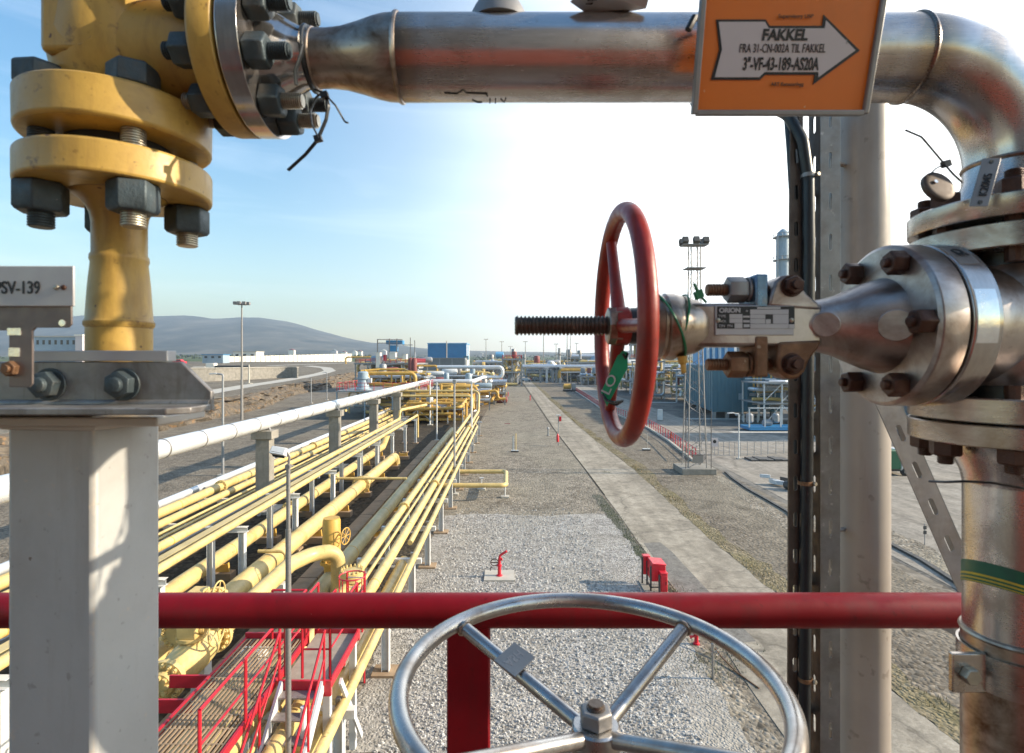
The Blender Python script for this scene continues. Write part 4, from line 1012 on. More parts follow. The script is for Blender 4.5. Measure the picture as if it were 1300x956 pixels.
# ================================================================== grass on the verge
m = MB(); rg = random.Random(5)
for i in range(len(rl)-1):
    a, b = rl[i], rl[i+1]
    if a.y > 130: continue
    Lg = (b-a).length
    for k in range(int(min(2600, Lg*70))):
        f = rg.random(); p = a.lerp(b, f)+V(.05+abs(rg.gauss(.35,.3)),0,0)
        qn = noise.noise(V(p.x*.9, p.y*.5, 3))
        if qn < .02: continue
        h = rg.uniform(.04,.12)+max(0, qn-.2)*rg.uniform(0,.6); an = rg.uniform(0, 2*PI); w = .012; d = V(math.cos(an), math.sin(an), 0); e = V(-d.y, d.x, 0)*rg.uniform(-.09,.09)
        m.add([p+V(0,0,.022)-d*w, p+V(0,0,.022)+d*w, p+e+V(0,0,h)], [(0,1,2)])
struct('verge_grass', m, 'grass_blades', 0, 'stuff')
m = MB()
el = gp((764,640),(785,662),(809,696),(828,728),(850,752)); 
for i in range(len(el)-1):
    for k in range(260):
        p = el[i].lerp(el[i+1], rg.random())+V(rg.gauss(0,.22), rg.gauss(0,.1), 0); h = rg.uniform(.03,.12); an = rg.uniform(0,2*PI); d = V(math.cos(an), math.sin(an), 0)
        m.add([p+V(0,0,.012)-d*.012, p+V(0,0,.012)+d*.012, p+d*rg.uniform(-.05,.05)+V(0,0,h)], [(0,1,2)])
for c, sp, n in ((G(905,845),.5,260), (G(935,830),.4,140), (G(850,752),.4,260), (G(770,600),.2,60)):
    for k in range(n):
        p = c+V(rg.gauss(0,sp), rg.gauss(0,sp), 0); h = rg.uniform(.03,.14); an = rg.uniform(0,2*PI); d = V(math.cos(an), math.sin(an), 0)
        m.add([p+V(0,0,.012)-d*.012, p+V(0,0,.012)+d*.012, p+d*rg.uniform(-.05,.05)+V(0,0,h)], [(0,1,2)])
struct('edge_weeds', m, 'weed_blades', 0, 'stuff')

# loose stones lying on the nearer gravel
m = MB(); rg = random.Random(77)
def stone(x, y, r):
    z = .012; o_ = len(m.v)
    for k in range(5):
        a = 2*PI*k/5+rg.random()*.6; rr = r*rg.uniform(.7,1.15); m.v.append(V(x+math.cos(a)*rr, y+math.sin(a)*rr*.8, z))
    for k in range(5):
        a = 2*PI*k/5+rg.random()*.6; rr = r*rg.uniform(.45,.8); m.v.append(V(x+math.cos(a)*rr, y+math.sin(a)*rr*.8, z+r*rg.uniform(.6,1.0)))
    for k in range(5): j = (k+1)%5; m.f.append((o_+k, o_+j, o_+5+j, o_+5+k))
    m.f.append(tuple(o_+5+k for k in range(5)))
for k in range(15000):
    y = 11.5+22*(rg.random()**1.5); x0s = -3.1; x1s = 4.6-max(0,(y-20))*.05
    x = rg.uniform(x0s, x1s)
    if y > 21.5 and x > 4.3: continue
    px, py = CX+x/y*FPX, CY+H/y*FPX
    if py < 655 and rg.random() < .75: continue
    stone(x, y, rg.uniform(.018,.05))
struct('loose_stones', m, 'stone_mix', 0, 'stuff')

# ================================================================== elevated silver pipe on concrete columns
XW, ZW, RWp = -14.6, 5.30, .40
t = thing('overhead_pipe', 'big white clad pipe carried high on a row of concrete columns', 'pipe', V(XW,60,ZW))
path = fillet([V(XW,-6,ZW), V(XW,99,ZW), V(-6.4,99,ZW), V(-5.6,123,ZW), V(-1.4,123,ZW), V(-1.4,123,7.6), V(-16,123.4,7.6)], .9, 6)
m = MB(); m.tube(path, RWp, 28); m.build('cladding', 'cladding', t)
for k in range(31):
    m = MB(); m.lathe([(-.05,RWp+.004),(-.05,RWp+.014),(.05,RWp+.014),(.05,RWp+.004)], V(XW,12+k*2.8,ZW), EY, 28, False); m.build('joint_band', 'galvanised', t)
names_c = ['nearest of the concrete columns under the white overhead pipe, floodlight pole in front of it']+['%s concrete column under the white overhead pipe' % o for o in ORD[1:8]]
first = None
cols_y = [33, 46.3, 59.6, 72, 84, 96.5]
for k, y in enumerate(cols_y):
    if first is None:
        t = thing('pipe_column', names_c[0], 'column', V(XW,y,0), 'concrete columns under the overhead pipe')
        m = MB(); m.box(XW-.42,XW+.42,y-.35,y+.35,0,4.35); m.build('shaft', 'concrete', t, bevel=.03)
        m = MB(); m.box(XW-.62,XW+.62,y-.5,y+.5,4.35,4.85); m.build('cap', 'concrete', t, bevel=.03)
        m = MB(); m.box(XW-.9,XW+.9,y-.9,y+.9,0,.18); m.build('footing', 'concrete_pale', t)
        m = MB(); m.box(XW-.22,XW+.22,y-.12,y+.12,4.85,4.95); m.prism([(-.35,0),(.35,0),(.28,.16),(-.28,.16)], V(XW,y-.1,4.85), EX, EZ, V(0,.2,0)); m.build('saddle', 'galvanised', t)
        first = t
    else: copytree(first, V(XW,y,0), None, names_c[k])
t = copytree(first, V(-6.15,110,0), None, 'lone concrete column where the white overhead pipe steps sideways')
t = copytree(first, V(-3.4,123,0), None, 'far concrete column under the last bend of the white overhead pipe')

# ================================================================== pipes of the pipeway
def pipe(lab, pts, r, mat='yellow_pipe_paint', rad=None, n=18, group=None, name='process_pipe', cat='pipe', flanges=()):
    pts = fillet(pts, rad or r*3.2, 6)
    m = MB(); m.tube(pts, r, n)
    seams = []
    if r >= .15 and pts[0].y < 60:
        for a, b in zip(pts, pts[1:]):
            if (b-a).length > 9: seams += [(a+(b-a).normalized()*q, (b-a)) for q in [3.3+6.1*k for k in range(int(((b-a).length-4)/6.1))] if 10 < (a+(b-a).normalized()*q).y < 62]
    if not flanges and not seams:
        return one(name, m, mat, lab, cat, group, origin=pts[0])
    t = thing(name, lab, cat, pts[0], group); m.build('run', mat, t)
    for c, d in seams:
        mm = MB(); mm.lathe([(-.03,r-.002),(-.018,r+.009),(.018,r+.009),(.03,r-.002)], c, d, n, False); mm.build('weld_seam', 'ochre_pipe_paint' if 'yellow' in mat else 'galvanised', t)
    for c, d in flanges:
        mm = MB(); c = Vector(c); d = Vector(d).normalized(); mm.lathe([(-.09,r*1.55),(-.01,r*1.55)], c, d, 24); mm.lathe([(.01,r*1.55),(.09,r*1.55)], c, d, 24)
        for k in range(12):
            a = 2*PI*k/12; u, w, _ = basis(d); q = c+(u*math.cos(a)+w*math.sin(a))*r*1.33
            mm.cyl(q-d*.15, q+d*.15, r*.1, n=6)
        mm.build('flange', mat, t)
    return t
# low rack on the far left of the pipeway
ZL = 1.15
pipe('white pipe on the low rack, outermost on the left of the yellow pipes', [V(-19.0,8,ZL+.05), V(-19.0,92,ZL+.05)], .20, 'cladding')
pipe('thick yellow pipe beside the white pipe on the low rack', [V(-17.75,8,ZL+.10), V(-17.75,90,ZL+.10), V(-13,90,ZL+.10), V(-13,90,-.3)], .25, flanges=[((-17.75,34,ZL+.10),EY), ((-17.75,50,ZL+.10),EY)])
pipe('yellow pipe next inside the thick one on the low rack', [V(-16.75,8,ZL), V(-16.75,88.6,ZL), V(-12.2,88.6,ZL)], .19)
pipe('thin yellow pipe beside the cable tray on the low rack', [V(-15.9,8,ZL-.05), V(-15.9,84,ZL-.05)], .09)
pipe('second thin yellow pipe on the low rack, closest to the grey trays', [V(-15.5,8,ZL-.05), V(-15.5,80,ZL-.05)], .07)
for k, x in enumerate((-15.0, -14.35)):
    t = thing('cable_tray', ['outer', 'inner'][k]+' grey cable tray running beside the thin yellow pipes', 'cable tray', V(x,45,ZL-.1))
    m = MB(); m.box(x-.16,x-.15,8,84,ZL-.1,ZL+.02); m.box(x+.15,x+.16,8,84,ZL-.1,ZL+.02); m.build('side_rail', 'galvanised', t)
    m = MB()
    for j in range(190): m.box(x-.15,x+.15,8+j*.4,8.05+j*.4,ZL-.1,ZL-.08)
    m.build('rungs', 'galvanised', t)
    m = MB()
    for j in range(4): m.tube([V(x-.1+j*.065,8,ZL-.05), V(x-.1+j*.065,84,ZL-.05)], .024, 6)
    m.build('cables', 'grey_steel', t)
proto = None
for k in range(14):
    y = 17+k*5.0
    lab = '%s low steel trestle under the left rack of yellow pipes' % ORD[k]
    if proto is None:
        t = thing('rack_trestle', lab, 'pipe support', V(-16.7,y,0), 'low trestles of the left rack')
        m = MB(); m.box(-19.4,-14.1,y-.09,y+.09,ZL-.32,ZL-.14); m.build('beam', 'white_steel', t)
        for x in (-19.0,-16.8,-14.5):
            m = MB(); m.box(x-.08,x+.08,y-.08,y+.08,0,ZL-.32); m.build('leg', 'white_steel', t)
        proto = t
    else: copytree(proto, V(-16.7,y,0), None, lab)
# white portal frames with the upper yellow pair
ZE = 2.68
pipe('upper yellow pipe on white portal frames, left of the pair', [V(-11.3,9,ZE+.30), V(-11.3,57,ZE+.30), V(-11.3,57,ZE+1.2), V(-9.6,64,ZE+1.2)], .15)
pipe('upper yellow pipe on white portal frames, right of the pair', [V(-10.25,9,ZE+.22), V(-10.25,62,ZE+.22), V(-10.25,62,.4)], .13)
t = thing('cable_duct', 'flat beige cable duct between the upper yellow pair', 'duct', V(-10.8,35,ZE))
m = MB(); m.box(-10.95,-10.70,9,56,ZE+.01,ZE+.17); m.build('duct_body', 'yellow_dull_paint', t)
m = MB(); m.box(-10.97,-10.68,9,56,ZE+.173,ZE+.19); m.build('duct_lid', 'yellow_dull_paint', t)
proto = None
for k, y in enumerate([11, 16, 21, 26.2, 31.8, 37.4, 42.4, 48, 54, 60]):
    lab = '%s white steel portal frame carrying the upper yellow pair' % ORD[k]
    if proto is None:
        t = thing('portal_frame', lab, 'pipe support', V(-10.75,y,0), 'white portal frames')
        m = MB(); m.box(-11.55,-9.95,y-.11,y+.11,ZE-.012,ZE); m.box(-11.55,-9.95,y-.11,y+.11,ZE-.20,ZE-.185); m.box(-11.55,-9.95,y-.008,y+.008,ZE-.19,ZE-.01); m.build('beam', 'white_steel', t)
        for x in (-11.35,-10.15):
            m = MB(); z0, z1 = .03, ZE-.2
            m.box(x-.11,x-.095,y-.11,y+.11,z0,z1); m.box(x+.095,x+.11,y-.11,y+.11,z0,z1); m.box(x-.1,x+.1,y-.01,y+.01,z0,z1); lg = m.build('leg', 'white_steel', t)
            m = MB(); m.box(x-.28,x+.28,y-.28,y+.28,.0,.10); m.build('base_plate', 'concrete_brown', lg)
        proto = t
    else: copytree(proto, V(-10.75,y,0), None, lab)
# thick ground pipes
XF, XG, XI = -11.9, -9.65, -6.72
pipe('thick yellow ground pipe passing behind the legs of the white portal frames', [V(XF,8,.9), V(XF,52,.9), V(XF,55,2.2), V(XF,55,3.0)], .30, rad=1.0, n=24, flanges=[((XF,30,.9),EY), ((XF,18.5,.9),EY)])
pipe('thickest bright yellow ground pipe in the middle of the pipeway', [V(XG,8,.9), V(XG,47,.9), V(XG,47,-.6)], .37, rad=1.0, n=24, flanges=[((XG,36,.9),EY)])
pipe('thick dull olive yellow pipe lying beside the concrete kerb', [V(XI,8,.8), V(XI,66,.8), V(XI,66,-.5)], .31, 'yellow_dull_paint', rad=.9, n=24)
t = thing('concrete_kerb', 'low flat concrete kerb running between the bright and the olive pipe', 'kerb', V(-8.0,40,0))
m = MB(); m.box(-8.35,-7.65,8,60,0,.35); m.build('kerb_body', 'concrete_brown', t)
m = MB()
for j in range(16): m.box(-8.36,-7.64,10+j*3,10.03+j*3,.01,.356)
m.build('kerb_joint', 'soil_shade_joint', t)
for x, lab, r, z in ((XF,'yellow pipe behind the portal legs',.30,.9), (XG,'brightest thick yellow pipe',.37,.9), (XI,'olive yellow pipe',.31,.8)):
    proto = None
    for k in range(9):
        y = 13.5+k*4.6
        la = '%s concrete sleeper under the %s' % (ORD[k], lab)
        if proto is None:
            t = thing('pipe_sleeper', la, 'sleeper', V(x,y,0), 'sleepers under the '+lab)
            m = MB(); m.box(x-.55,x+.55,y-.25,y+.25,0,.32); m.build('block', 'concrete_brown', t, bevel=.02)
            m = MB(); m.prism([(-.4,.32),(.4,.32),(.36,z-r*.7),(.2,z-r*.96),(-.2,z-r*.96),(-.36,z-r*.7)], V(x,y-.06,0), EX, EZ, V(0,.12,0)); m.build('saddle', 'ochre_pipe_paint', t)
            proto = t
        else: copytree(proto, V(x,y,0), None, la)
# right hand cluster of four
pipe('left pipe of the cluster of four yellow pipes beside the gravel', [V(-5.05,8,1.95), V(-5.05,74,1.95), V(-5.05,76,4.15), V(-15,76,4.15)], .17, rad=.8, flanges=[((-5.05,26.5,1.95),EY), ((-5.05,52,1.95),EY)])
pipe('second pipe from the left in the cluster of four beside the gravel', [V(-4.25,8,1.95), V(-4.25,77,1.95), V(-4.25,78.5,4.7), V(-16,78.5,4.7)], .17, rad=.8, flanges=[((-4.25,31.5,1.95),EY), ((-4.25,58,1.95),EY)])
pipe('third pipe of the cluster of four, low and ending in a domed cap', [V(-3.9,8,1.55), V(-3.9,20.5,1.55)], .20)
pipe('thin yellow pipe at the gravel edge of the cluster of four', [V(-3.45,8,1.85), V(-3.45,60,1.85), V(-4.6,68,1.85)], .11)
pipe('slim yellow tube threaded between the cluster of four', [V(-4.62,8,2.0), V(-4.62,58,2.0)], .06)
pipe('thin yellow pipe next the gravel starting behind the capped pipe', [V(-3.85,21.5,1.9), V(-3.85,70,1.9)], .10)
m = MB(); m.tube(fillet([V(-4.6,35.4,1.0), V(-.2,35.4,1.0), V(-.2,39.8,1.0), V(-4.3,39.8,1.0)], .35, 6), .15, 18)
one('pipe_loop', m, 'yellow_pipe_paint', 'yellow expansion loop reaching out on to the gravel', 'pipe', origin=V(-.2,37,1))
proto = None
for k, (x, y) in enumerate([(-.25,36.2), (-1.9,38.4), (-.3,39.8)]):
    lab = ['thin stand under the outer corner of the yellow expansion loop', 'thin stand between the arms of the yellow expansion loop', 'thin stand under the far arm of the yellow expansion loop'][k]
    if proto is None:
        t = thing('pipe_stand', lab, 'pipe support', V(x,y,0), 'stands of the expansion loop')
        m = MB(); m.cyl(V(x,y,.16), V(x,y,.86), .04, n=8); m.build('stem', 'white_steel', t)
        m = MB(); m.box(x-.28,x+.28,y-.22,y+.22,0,.14); m.build('base_block', 'concrete_pale', t, bevel=.02)
        m = MB(); m.box(x-.14,x+.14,y-.08,y+.08,.82,.86); m.build('head_plate', 'white_steel', t)
        proto = t
    else: copytree(proto, V(x,y,0), None, lab)
proto = None
for k, y in enumerate([11.5, 15.9, 20.2, 24.1, 28.9, 33.6, 38.5, 43.5, 48.6, 54, 60, 66]):
    lab = '%s white steel trestle under the cluster of four pipes' % ORD[k]
    if proto is None:
        t = thing('cluster_trestle', lab, 'pipe support', V(-4.3,y,0), 'trestles under the cluster of four')
        m = MB(); m.box(-5.55,-3.2,y-.09,y+.09,1.58,1.76); m.build('beam', 'white_steel', t)
        for x, w in ((-5.3,.09), (-3.55,.11)):
            m = MB(); m.box(x-w,x-w+.02,y-w,y+w,.03,1.58); m.box(x+w-.02,x+w,y-w,y+w,.03,1.58); m.box(x-w,x+w,y-.01,y+.01,.03,1.58); lg = m.build('leg', 'white_steel', t)
            m = MB(); m.box(x-.36,x+.36,y-.3,y+.3,0,.08); m.build('base_plate', 'concrete_brown' if x > -4 else 'concrete', lg)
        m = MB(); m.box(-3.6,-3.5,y-.06,y+.06,1.76,1.98); m.build('clip', 'galvanised', t)
        proto = t
    else: copytree(proto, V(-4.3,y,0), None, lab)
# goal post tie across the pipeway
pipe('thin yellow pipe crossing over the thick ground pipes between two elbows', [V(-10.9,33.5,2.6), V(-10.9,33.5,1.85), V(-6.2,33.5,1.85)], .075)
pipe('thin yellow pipe crossing low over the olive pipe', [V(-10.0,22,1.4), V(-8.9,22,1.4), V(-8.9,22,.2)], .07)

# ================================================================== valves near the platform foot
def bigvalve(name, lab, c, axis, r, wheel=1, group=None, dz=0.):
    """flanged block valve on a thick pipe: body, two bolted flanges, actuator neck, gearbox, spoked handwheel"""
    c = Vector(c); axis = Vector(axis).normalized(); t = thing(name, lab, 'valve', c, group)
    u, w, _ = basis(axis); up = EZ; side = axis.cross(up).normalized()
    m = MB(); m.lathe([(-.95,r*1.02),(-.8,r*1.02),(-.55,r*1.45),(-.2,r*1.6),(.2,r*1.6),(.55,r*1.45),(.8,r*1.02),(.95,r*1.02)], c, axis, 32); m.build('body', 'yellow_pipe_paint', t)
    for s in (-1, 1):
        m = MB(); m.lathe([(s*.98-.06,r*1.72),(s*.98+.06,r*1.72)], c, axis, 36); f = m.build('flange', 'yellow_pipe_paint', t, bevel=.008)
        m = MB()
        for k in range(16):
            a = 2*PI*k/16; q = c+axis*(s*.98)+(u*math.cos(a)+w*math.sin(a))*r*1.45
            m.hexn(q-axis*.06, -axis, .085, .065, a); m.hexn(q+axis*.06, axis, .085, .065, a); m.cyl(q-axis*.16, q+axis*.16, .022, n=8)
        m.build('flange_bolts', 'yellow_pipe_paint', f)
    m = MB(); m.lathe([(0,r*1.0),(r*1.7,r*1.0),(r*1.7,r*1.25),(r*1.95,r*1.25)], c, up, 24); m.build('neck', 'yellow_pipe_paint', t)
    g = c+up*(r*1.95+.14)
    m = MB(); m.obox(g, axis*.24, side*.22, up*.15); m.build('gearbox', 'yellow_pipe_paint', t, bevel=.03)
    hc = g+side*(.58*wheel)
    m = MB(); m.cyl(g, hc, .04, n=10); m.lathe([(.24,.12),(.32,.10)], g, side*wheel, 16); m.build('drive_shaft', 'yellow_pipe_paint', t)
    h = MB(); h.torus(hc, side, .36, .022, 40, 8); h = h.build('handwheel', 'yellow_pipe_paint', t)
    m = MB()
    for k in range(5):
        a = 2*PI*k/5; u2, w2, _ = basis(side); m.tube([hc, hc+(u2*math.cos(a)+w2*math.sin(a))*.36], .016, 6)
    m.cyl(hc-side*.03, hc+side*.03, .06, n=12); m.build('spokes', 'yellow_pipe_paint', h)
    return t
XH, ZH = -7.25, 2.25
t = pipe('yellow pipe rising from the near valves and bending over to drop beside the red ladder', [V(XH,13.6,ZH), V(XH,18.3,ZH), V(XH+.35,19.2,ZH), V(-6.1,19.7,ZH), V(-6.1,19.7,.4)], .25, rad=.9, n=24)
bigvalve('flanged_valve', 'big yellow flanged valve at the lower left beside the grating', V(XH,12.6,ZH), EY, .25, 1)
m = MB(); m.lathe([(0,.24),(.04,.27),(.14,.27)], V(XH,11.42,ZH), EY, 28)
for k in range(8):
    a = 2*PI*k/8; m.hexn(V(XH+.17*math.cos(a),11.42,ZH+.17*math.sin(a)), -EY, .10, .06, a)
one('blind_cap', m, 'yellow_pipe_paint', 'round bolted yellow end cap facing the viewer at the lower left', 'pipe cap')
bigvalve('flanged_valve', 'yellow flanged valve with spoked wheel just above the red rail', V(XG+.75,15.8,1.7), EY, .24, 1)
bigvalve('flanged_valve', 'small yellow valve at the left edge beside the white post', V(XF,15.2,.9), EY, .26, 1)
m = MB()
for q, l in ((V(XH,13.0,0),ZH-.35), (V(XH,17.5,0),ZH-.3)):
    one('pipe_pedestal', MB().box(q.x-.16,q.x+.16,q.y-.16,q.y+.16,0,l), 'white_steel', 'white pedestal under the near yellow valve' if q.y < 15 else 'white pedestal under the yellow pipe that bends over', 'pipe support')
t = thing('actuator_column', 'upright yellow cylinder standing on the olive pipe behind the bent pipe', 'actuator', V(XI,20.9,1.0))
m = MB(); m.lathe([(0,.28),(.35,.28),(.36,.33),(1.9,.33),(1.95,.30),(2.0,.30)], V(XI,20.9,1.05), EZ, 28); m.build('cylinder', 'ochre_pipe_paint', t)
m = MB(); m.lathe([(.28,.42),(.40,.42)], V(XI,20.9,1.05), EZ, 28)
for k in range(10):
    a = 2*PI*k/10; m.hexn(V(XI+.36*math.cos(a),20.9+.36*math.sin(a),1.45), EZ, .07, .06, a)
m.build('flange', 'ochre_pipe_paint', t)
m = MB(); m.torus(V(XI+.62,20.6,2.45), V(1,-.3,.0), .30, .022, 32, 8); m.tube([V(XI,20.9,2.45), V(XI+.62,20.6,2.45)], .03, 8)
for k in range(4):
    u, w, _ = basis(V(1,-.3,0)); a = PI*k/4; q = (u*math.cos(a)+w*math.sin(a))*.3; m.tube([V(XI+.62,20.6,2.45)-q, V(XI+.62,20.6,2.45)+q], .014, 6)
m.build('handwheel', 'ochre_pipe_paint', t)
t = thing('flanged_standpipe', 'yellow standpipe closed by a toothed ring of bolts behind the red ladder cage', 'standpipe', V(-4.55,17.1,0))
c = V(-4.95,17.4,-.25)
m = MB(); m.cyl(c+V(0,0,.2), c+V(0,0,2.35), .24, n=24); m.build('pipe_body', 'yellow_pipe_paint', t)
m = MB(); m.lathe([(2.35,.38),(2.46,.38)], c, EZ, 32); m.lathe([(2.48,.38),(2.60,.38),(2.64,.3)], c, EZ, 32); f = m.build('blind_flange', 'yellow_pipe_paint', t)
m = MB()
for k in range(16):
    a = 2*PI*k/16; q = c+V(.325*math.cos(a), .325*math.sin(a), 2.60); m.hexn(q, EZ, .07, .07, a); m.cyl(q, q+V(0,0,.12), .024, n=8)
m.build('flange_bolts', 'yellow_pipe_paint', f)

# ================================================================== red access platform with caged ladder
def rail(parent, pts, z0, h=1.1, mat='red_site_paint', r=.028, posts=True, mid=True, name='handrail'):
    m = MB(); q = [Vector((p[0],p[1],z0+h)) for p in pts]
    m.tube(fillet(q, .08, 4), r, 8)
    if mid: m.tube([Vector((p[0],p[1],z0+h*.52)) for p in pts], r*.75, 6)
    if posts:
        for a, b in zip(pts, pts[1:]):
            d = V(b[0]-a[0], b[1]-a[1], 0); n = max(1, int(round(d.length/1.4)))
            for k in range(n+1): p = V(a[0],a[1],z0)+d*(k/n); m.cyl(p, p+V(0,0,h), r, n=6)
    return m.build(name, mat, parent)
t = thing('access_platform', 'red railed access platform with grating floor and caged ladder, lower left', 'platform', V(-4.8,11,0))
ZD = 2.70
m = MB()
for k in range(16): m.box(-5.94+k*.083,-5.91+k*.083,8.2,12.5,ZD-.03,ZD)
for k in range(12): m.box(-5.95,-4.62,8.3+k*.38,8.33+k*.38,ZD-.025,ZD-.006)
m.build('grating', 'concrete_brown', t)
for bx_ in ((-6.0,-5.95,8.1,12.6,ZD-.12,ZD+.02), (-4.63,-4.58,8.1,12.6,ZD-.12,ZD+.02), (-6.0,-4.58,12.55,12.6,ZD-.2,ZD+.10), (-6.0,-4.58,8.1,8.15,ZD-.2,ZD+.02), (-6.9,-6.0,11.2,11.25,ZD-.35,ZD-.1), (-6.7,-6.0,10.4,10.45,ZD-.35,ZD-.1)):
    m = MB(); m.box(*bx_); m.build('edge_beam', 'red_site_paint', t)
m = MB(); m.box(-4.50,-3.55,10.9,12.9,ZD-.13,ZD-.08); m.build('landing', 'wood_board', t)
for bx_ in ((-4.55,-3.50,10.84,10.90,ZD-.30,ZD+.0), (-4.55,-3.50,12.9,12.96,ZD-.25,ZD+.02), (-3.54,-3.50,10.9,12.9,ZD-.16,ZD+.02)):
    m = MB(); m.box(*bx_); m.build('landing_beam', 'red_site_paint', t)
for x, y in ((-5.9,8.3), (-5.9,12.4), (-3.62,12.8), (-4.7,12.4), (-3.62,11.0)):
    m = MB(); m.box(x-.07,x+.07,y-.07,y+.07,0,ZD-.2); m.build('leg', 'white_steel', t)
rail(t, [(-5.36,12.5),(-4.62,12.5)], ZD); rail(t, [(-4.60,8.2),(-4.60,12.5)], ZD); rail(t, [(-4.46,11.0),(-4.46,12.9)], ZD); rail(t, [(-3.55,12.9),(-3.55,10.95),(-4.1,10.95)], ZD)
# stair flight falling towards the viewer beside the landing
for x in (-4.46, -3.66): m = MB(); m.bar(V(x,10.85,ZD-.05), V(x,8.2,.5), .05, .24); m.build('stair_string', 'white_steel', t)
m = MB()
for k in range(9): f = (k+.5)/9; m.box(-4.44,-3.68,10.85-2.65*f-.12,10.85-2.65*f+.12,ZD-.08-2.2*f,ZD-.05-2.2*f)
m.build('stair_treads', 'galv_shade', t)
for x in (-4.50,-3.62):
    m = MB(); m.tube([V(x,10.85,ZD+1.0), V(x,8.2,1.55)], .026, 8); m.tube([V(x,10.85,ZD+.5), V(x,8.2,1.05)], .02, 6)
    for k in range(4): y = 10.8-k*.85; z = ZD-.05-.83*k*.85; m.cyl(V(x,y,z), V(x,y,z+1.05), .024, n=6)
    m.build('stair_handrail', 'red_site_paint', t)
lx, ly, zt_ = -4.28, 15.4, 3.12
ld = MB()
for s_ in (-.24, .24): ld.cyl(V(lx+s_,ly,0), V(lx+s_,ly,zt_), .028, n=8)
ld = ld.build('ladder', 'red_site_paint', t)
m = MB()
for k in range(11): m.cyl(V(lx-.24,ly,.25+k*.27), V(lx+.24,ly,.25+k*.27), .014, n=6)
m.build('rungs', 'white_steel', ld)
m = MB()
for z in (zt_, zt_-.6, zt_-1.2): m.torus(V(lx,ly-.32,z), EZ, .355, .019, 28, 6)
for k in range(7):
    a = PI+PI*k/6; m.cyl(V(lx+.355*math.cos(a),ly-.32+.355*math.sin(a),zt_-1.3), V(lx+.355*math.cos(a),ly-.32+.355*math.sin(a),zt_), .014, n=6)
m.build('cage', 'red_site_paint', ld)
m = MB(); m.box(-4.6,-3.85,12.96,14.7,1.78,1.82); m.build('bridge_plate', 'wood_board', t)
rail(t, [(-3.88,13.0),(-3.88,14.6)], 1.8); rail(t, [(-4.62,12.7),(-4.62,14.7)], 1.8)
m = MB(); m.bar(V(-3.42,11.2,ZD-.2), V(-3.42,12.8,.3), .05, .12); m.build('white_brace', 'white_steel', t)
m = MB(); m.cyl(V(-3.80,10.2,0), V(-3.80,10.2,2.6), .055, n=10); m.build('white_brace', 'white_steel', t)
m = MB(); m.box(-6.35,-5.8,12.75,13.3,1.75,2.25); m.box(-6.4,-5.75,12.7,13.35,2.25,2.3); m.box(-6.4,-5.75,12.7,13.35,1.7,1.75); one('junction_box', m, 'white_steel', 'white steel box on the far corner of the grating platform', 'box')

# ================================================================== lamp posts, poles and masts
def pole(name, lab, base, h, r=.05, head=None, group=None, mat='grey_steel', foot='concrete_pale'):
    base = Vector(base); t = thing(name, lab, 'lamp post' if head else 'post', base, group)
    m = MB(); m.tube([base+V(0,0,.1), base+V(0,0,h*.5), base+V(0,0,h)], [r*1.15, r, r*.85], 10); m.build('pole', mat, t)
    m = MB(); m.box(base.x-r*3.4,base.x+r*3.4,base.y-r*3.4,base.y+r*3.4,base.z,base.z+.12); m.build('footing', foot, t)
    top = base+V(0,0,h)
    if head == 'flood':
        m = MB(); m.obox(top+V(-.06,-.05,.05), (.14,0,0), V(0,.07,-.06), V(0,.05,.08)); m.build('lamp_head', 'white_steel', t, bevel=.015)
        m = MB(); m.obox(top+V(-.06,-.105,-.02), (.12,0,0), V(0,.008,.008), V(0,-.045,.07)); m.build('lamp_glass', 'glass_dark', t)
    elif head == 'arm':
        m = MB(); m.tube(fillet([top-V(0,0,.02), top+V(0,0,.15), top+V(-.55,0,.22)], .12, 4), r*.8, 8); m.build('arm', mat, t)
        m = MB(); m.obox(top+V(-.75,0,.22), (.28,0,.02), (0,.10,0), (0,0,.05)); m.build('lamp_head', 'white_steel', t, bevel=.02)
    elif head == 'twin':
        m = MB(); m.tube([top+V(-.7,0,-.02), top+V(.7,0,-.02)], r*.8, 8); m.build('crossbar', mat, t)
        for s in (-.65, .55):
            m = MB(); m.obox(top+V(s,-.05,.08), (.20,0,0), V(0,.10,-.05), V(0,.05,.10)); m.build('lamp_head', 'white_steel', t, bevel=.02)
    elif head == 'box':
        m = MB(); m.obox(top+V(0,0,.1), (.12,0,0), (0,.10,0), (0,0,.14)); m.build('lamp_head', mat, t, bevel=.02)
    return t
b = V(-3.80,9.5,0)
t = thing('floodlight_pole', 'nearest grey pole with a floodlight, crossing in front of the yellow pipes', 'lamp post', b)
m = MB(); m.cyl(b, V(b.x,b.y,6.1), .048, n=20); m.build('pole', 'galvanised', t)
m = MB(); m.cyl(V(b.x,b.y,6.05), V(b.x,b.y,7.22), .036, n=18); m.build('pole_top', 'galvanised', t)
m = MB(); m.tube(fillet([V(b.x,b.y,7.15), V(b.x+.02,b.y,7.35), V(b.x-.02,b.y-.03,7.45)], .05, 3), .022, 8); m.obox(V(b.x,b.y,7.18), (.04,0,0), (0,.05,0), (0,0,.03)); m.build('swivel', 'galvanised', t)
lh = MB(); lh.obox(V(b.x-.13,b.y-.04,7.44), V(.125,.0,-.02), V(.006,.075,-.035), V(.014,.034,.058)); lh = lh.build('lamp_head', 'white_steel', t, bevel=.014)
m = MB(); m.obox(V(b.x-.14,b.y-.095,7.40), V(.10,.0,-.017), V(.0,.005,.006), V(0,-.034,.05)); m.build('lamp_glass', 'glass_dark', lh)
m = MB(); m.box(b.x-.23,b.x-.18,b.y-.03,b.y+.04,7.33,7.50); m.build('ballast', 'galvanised', t, bevel=.008)
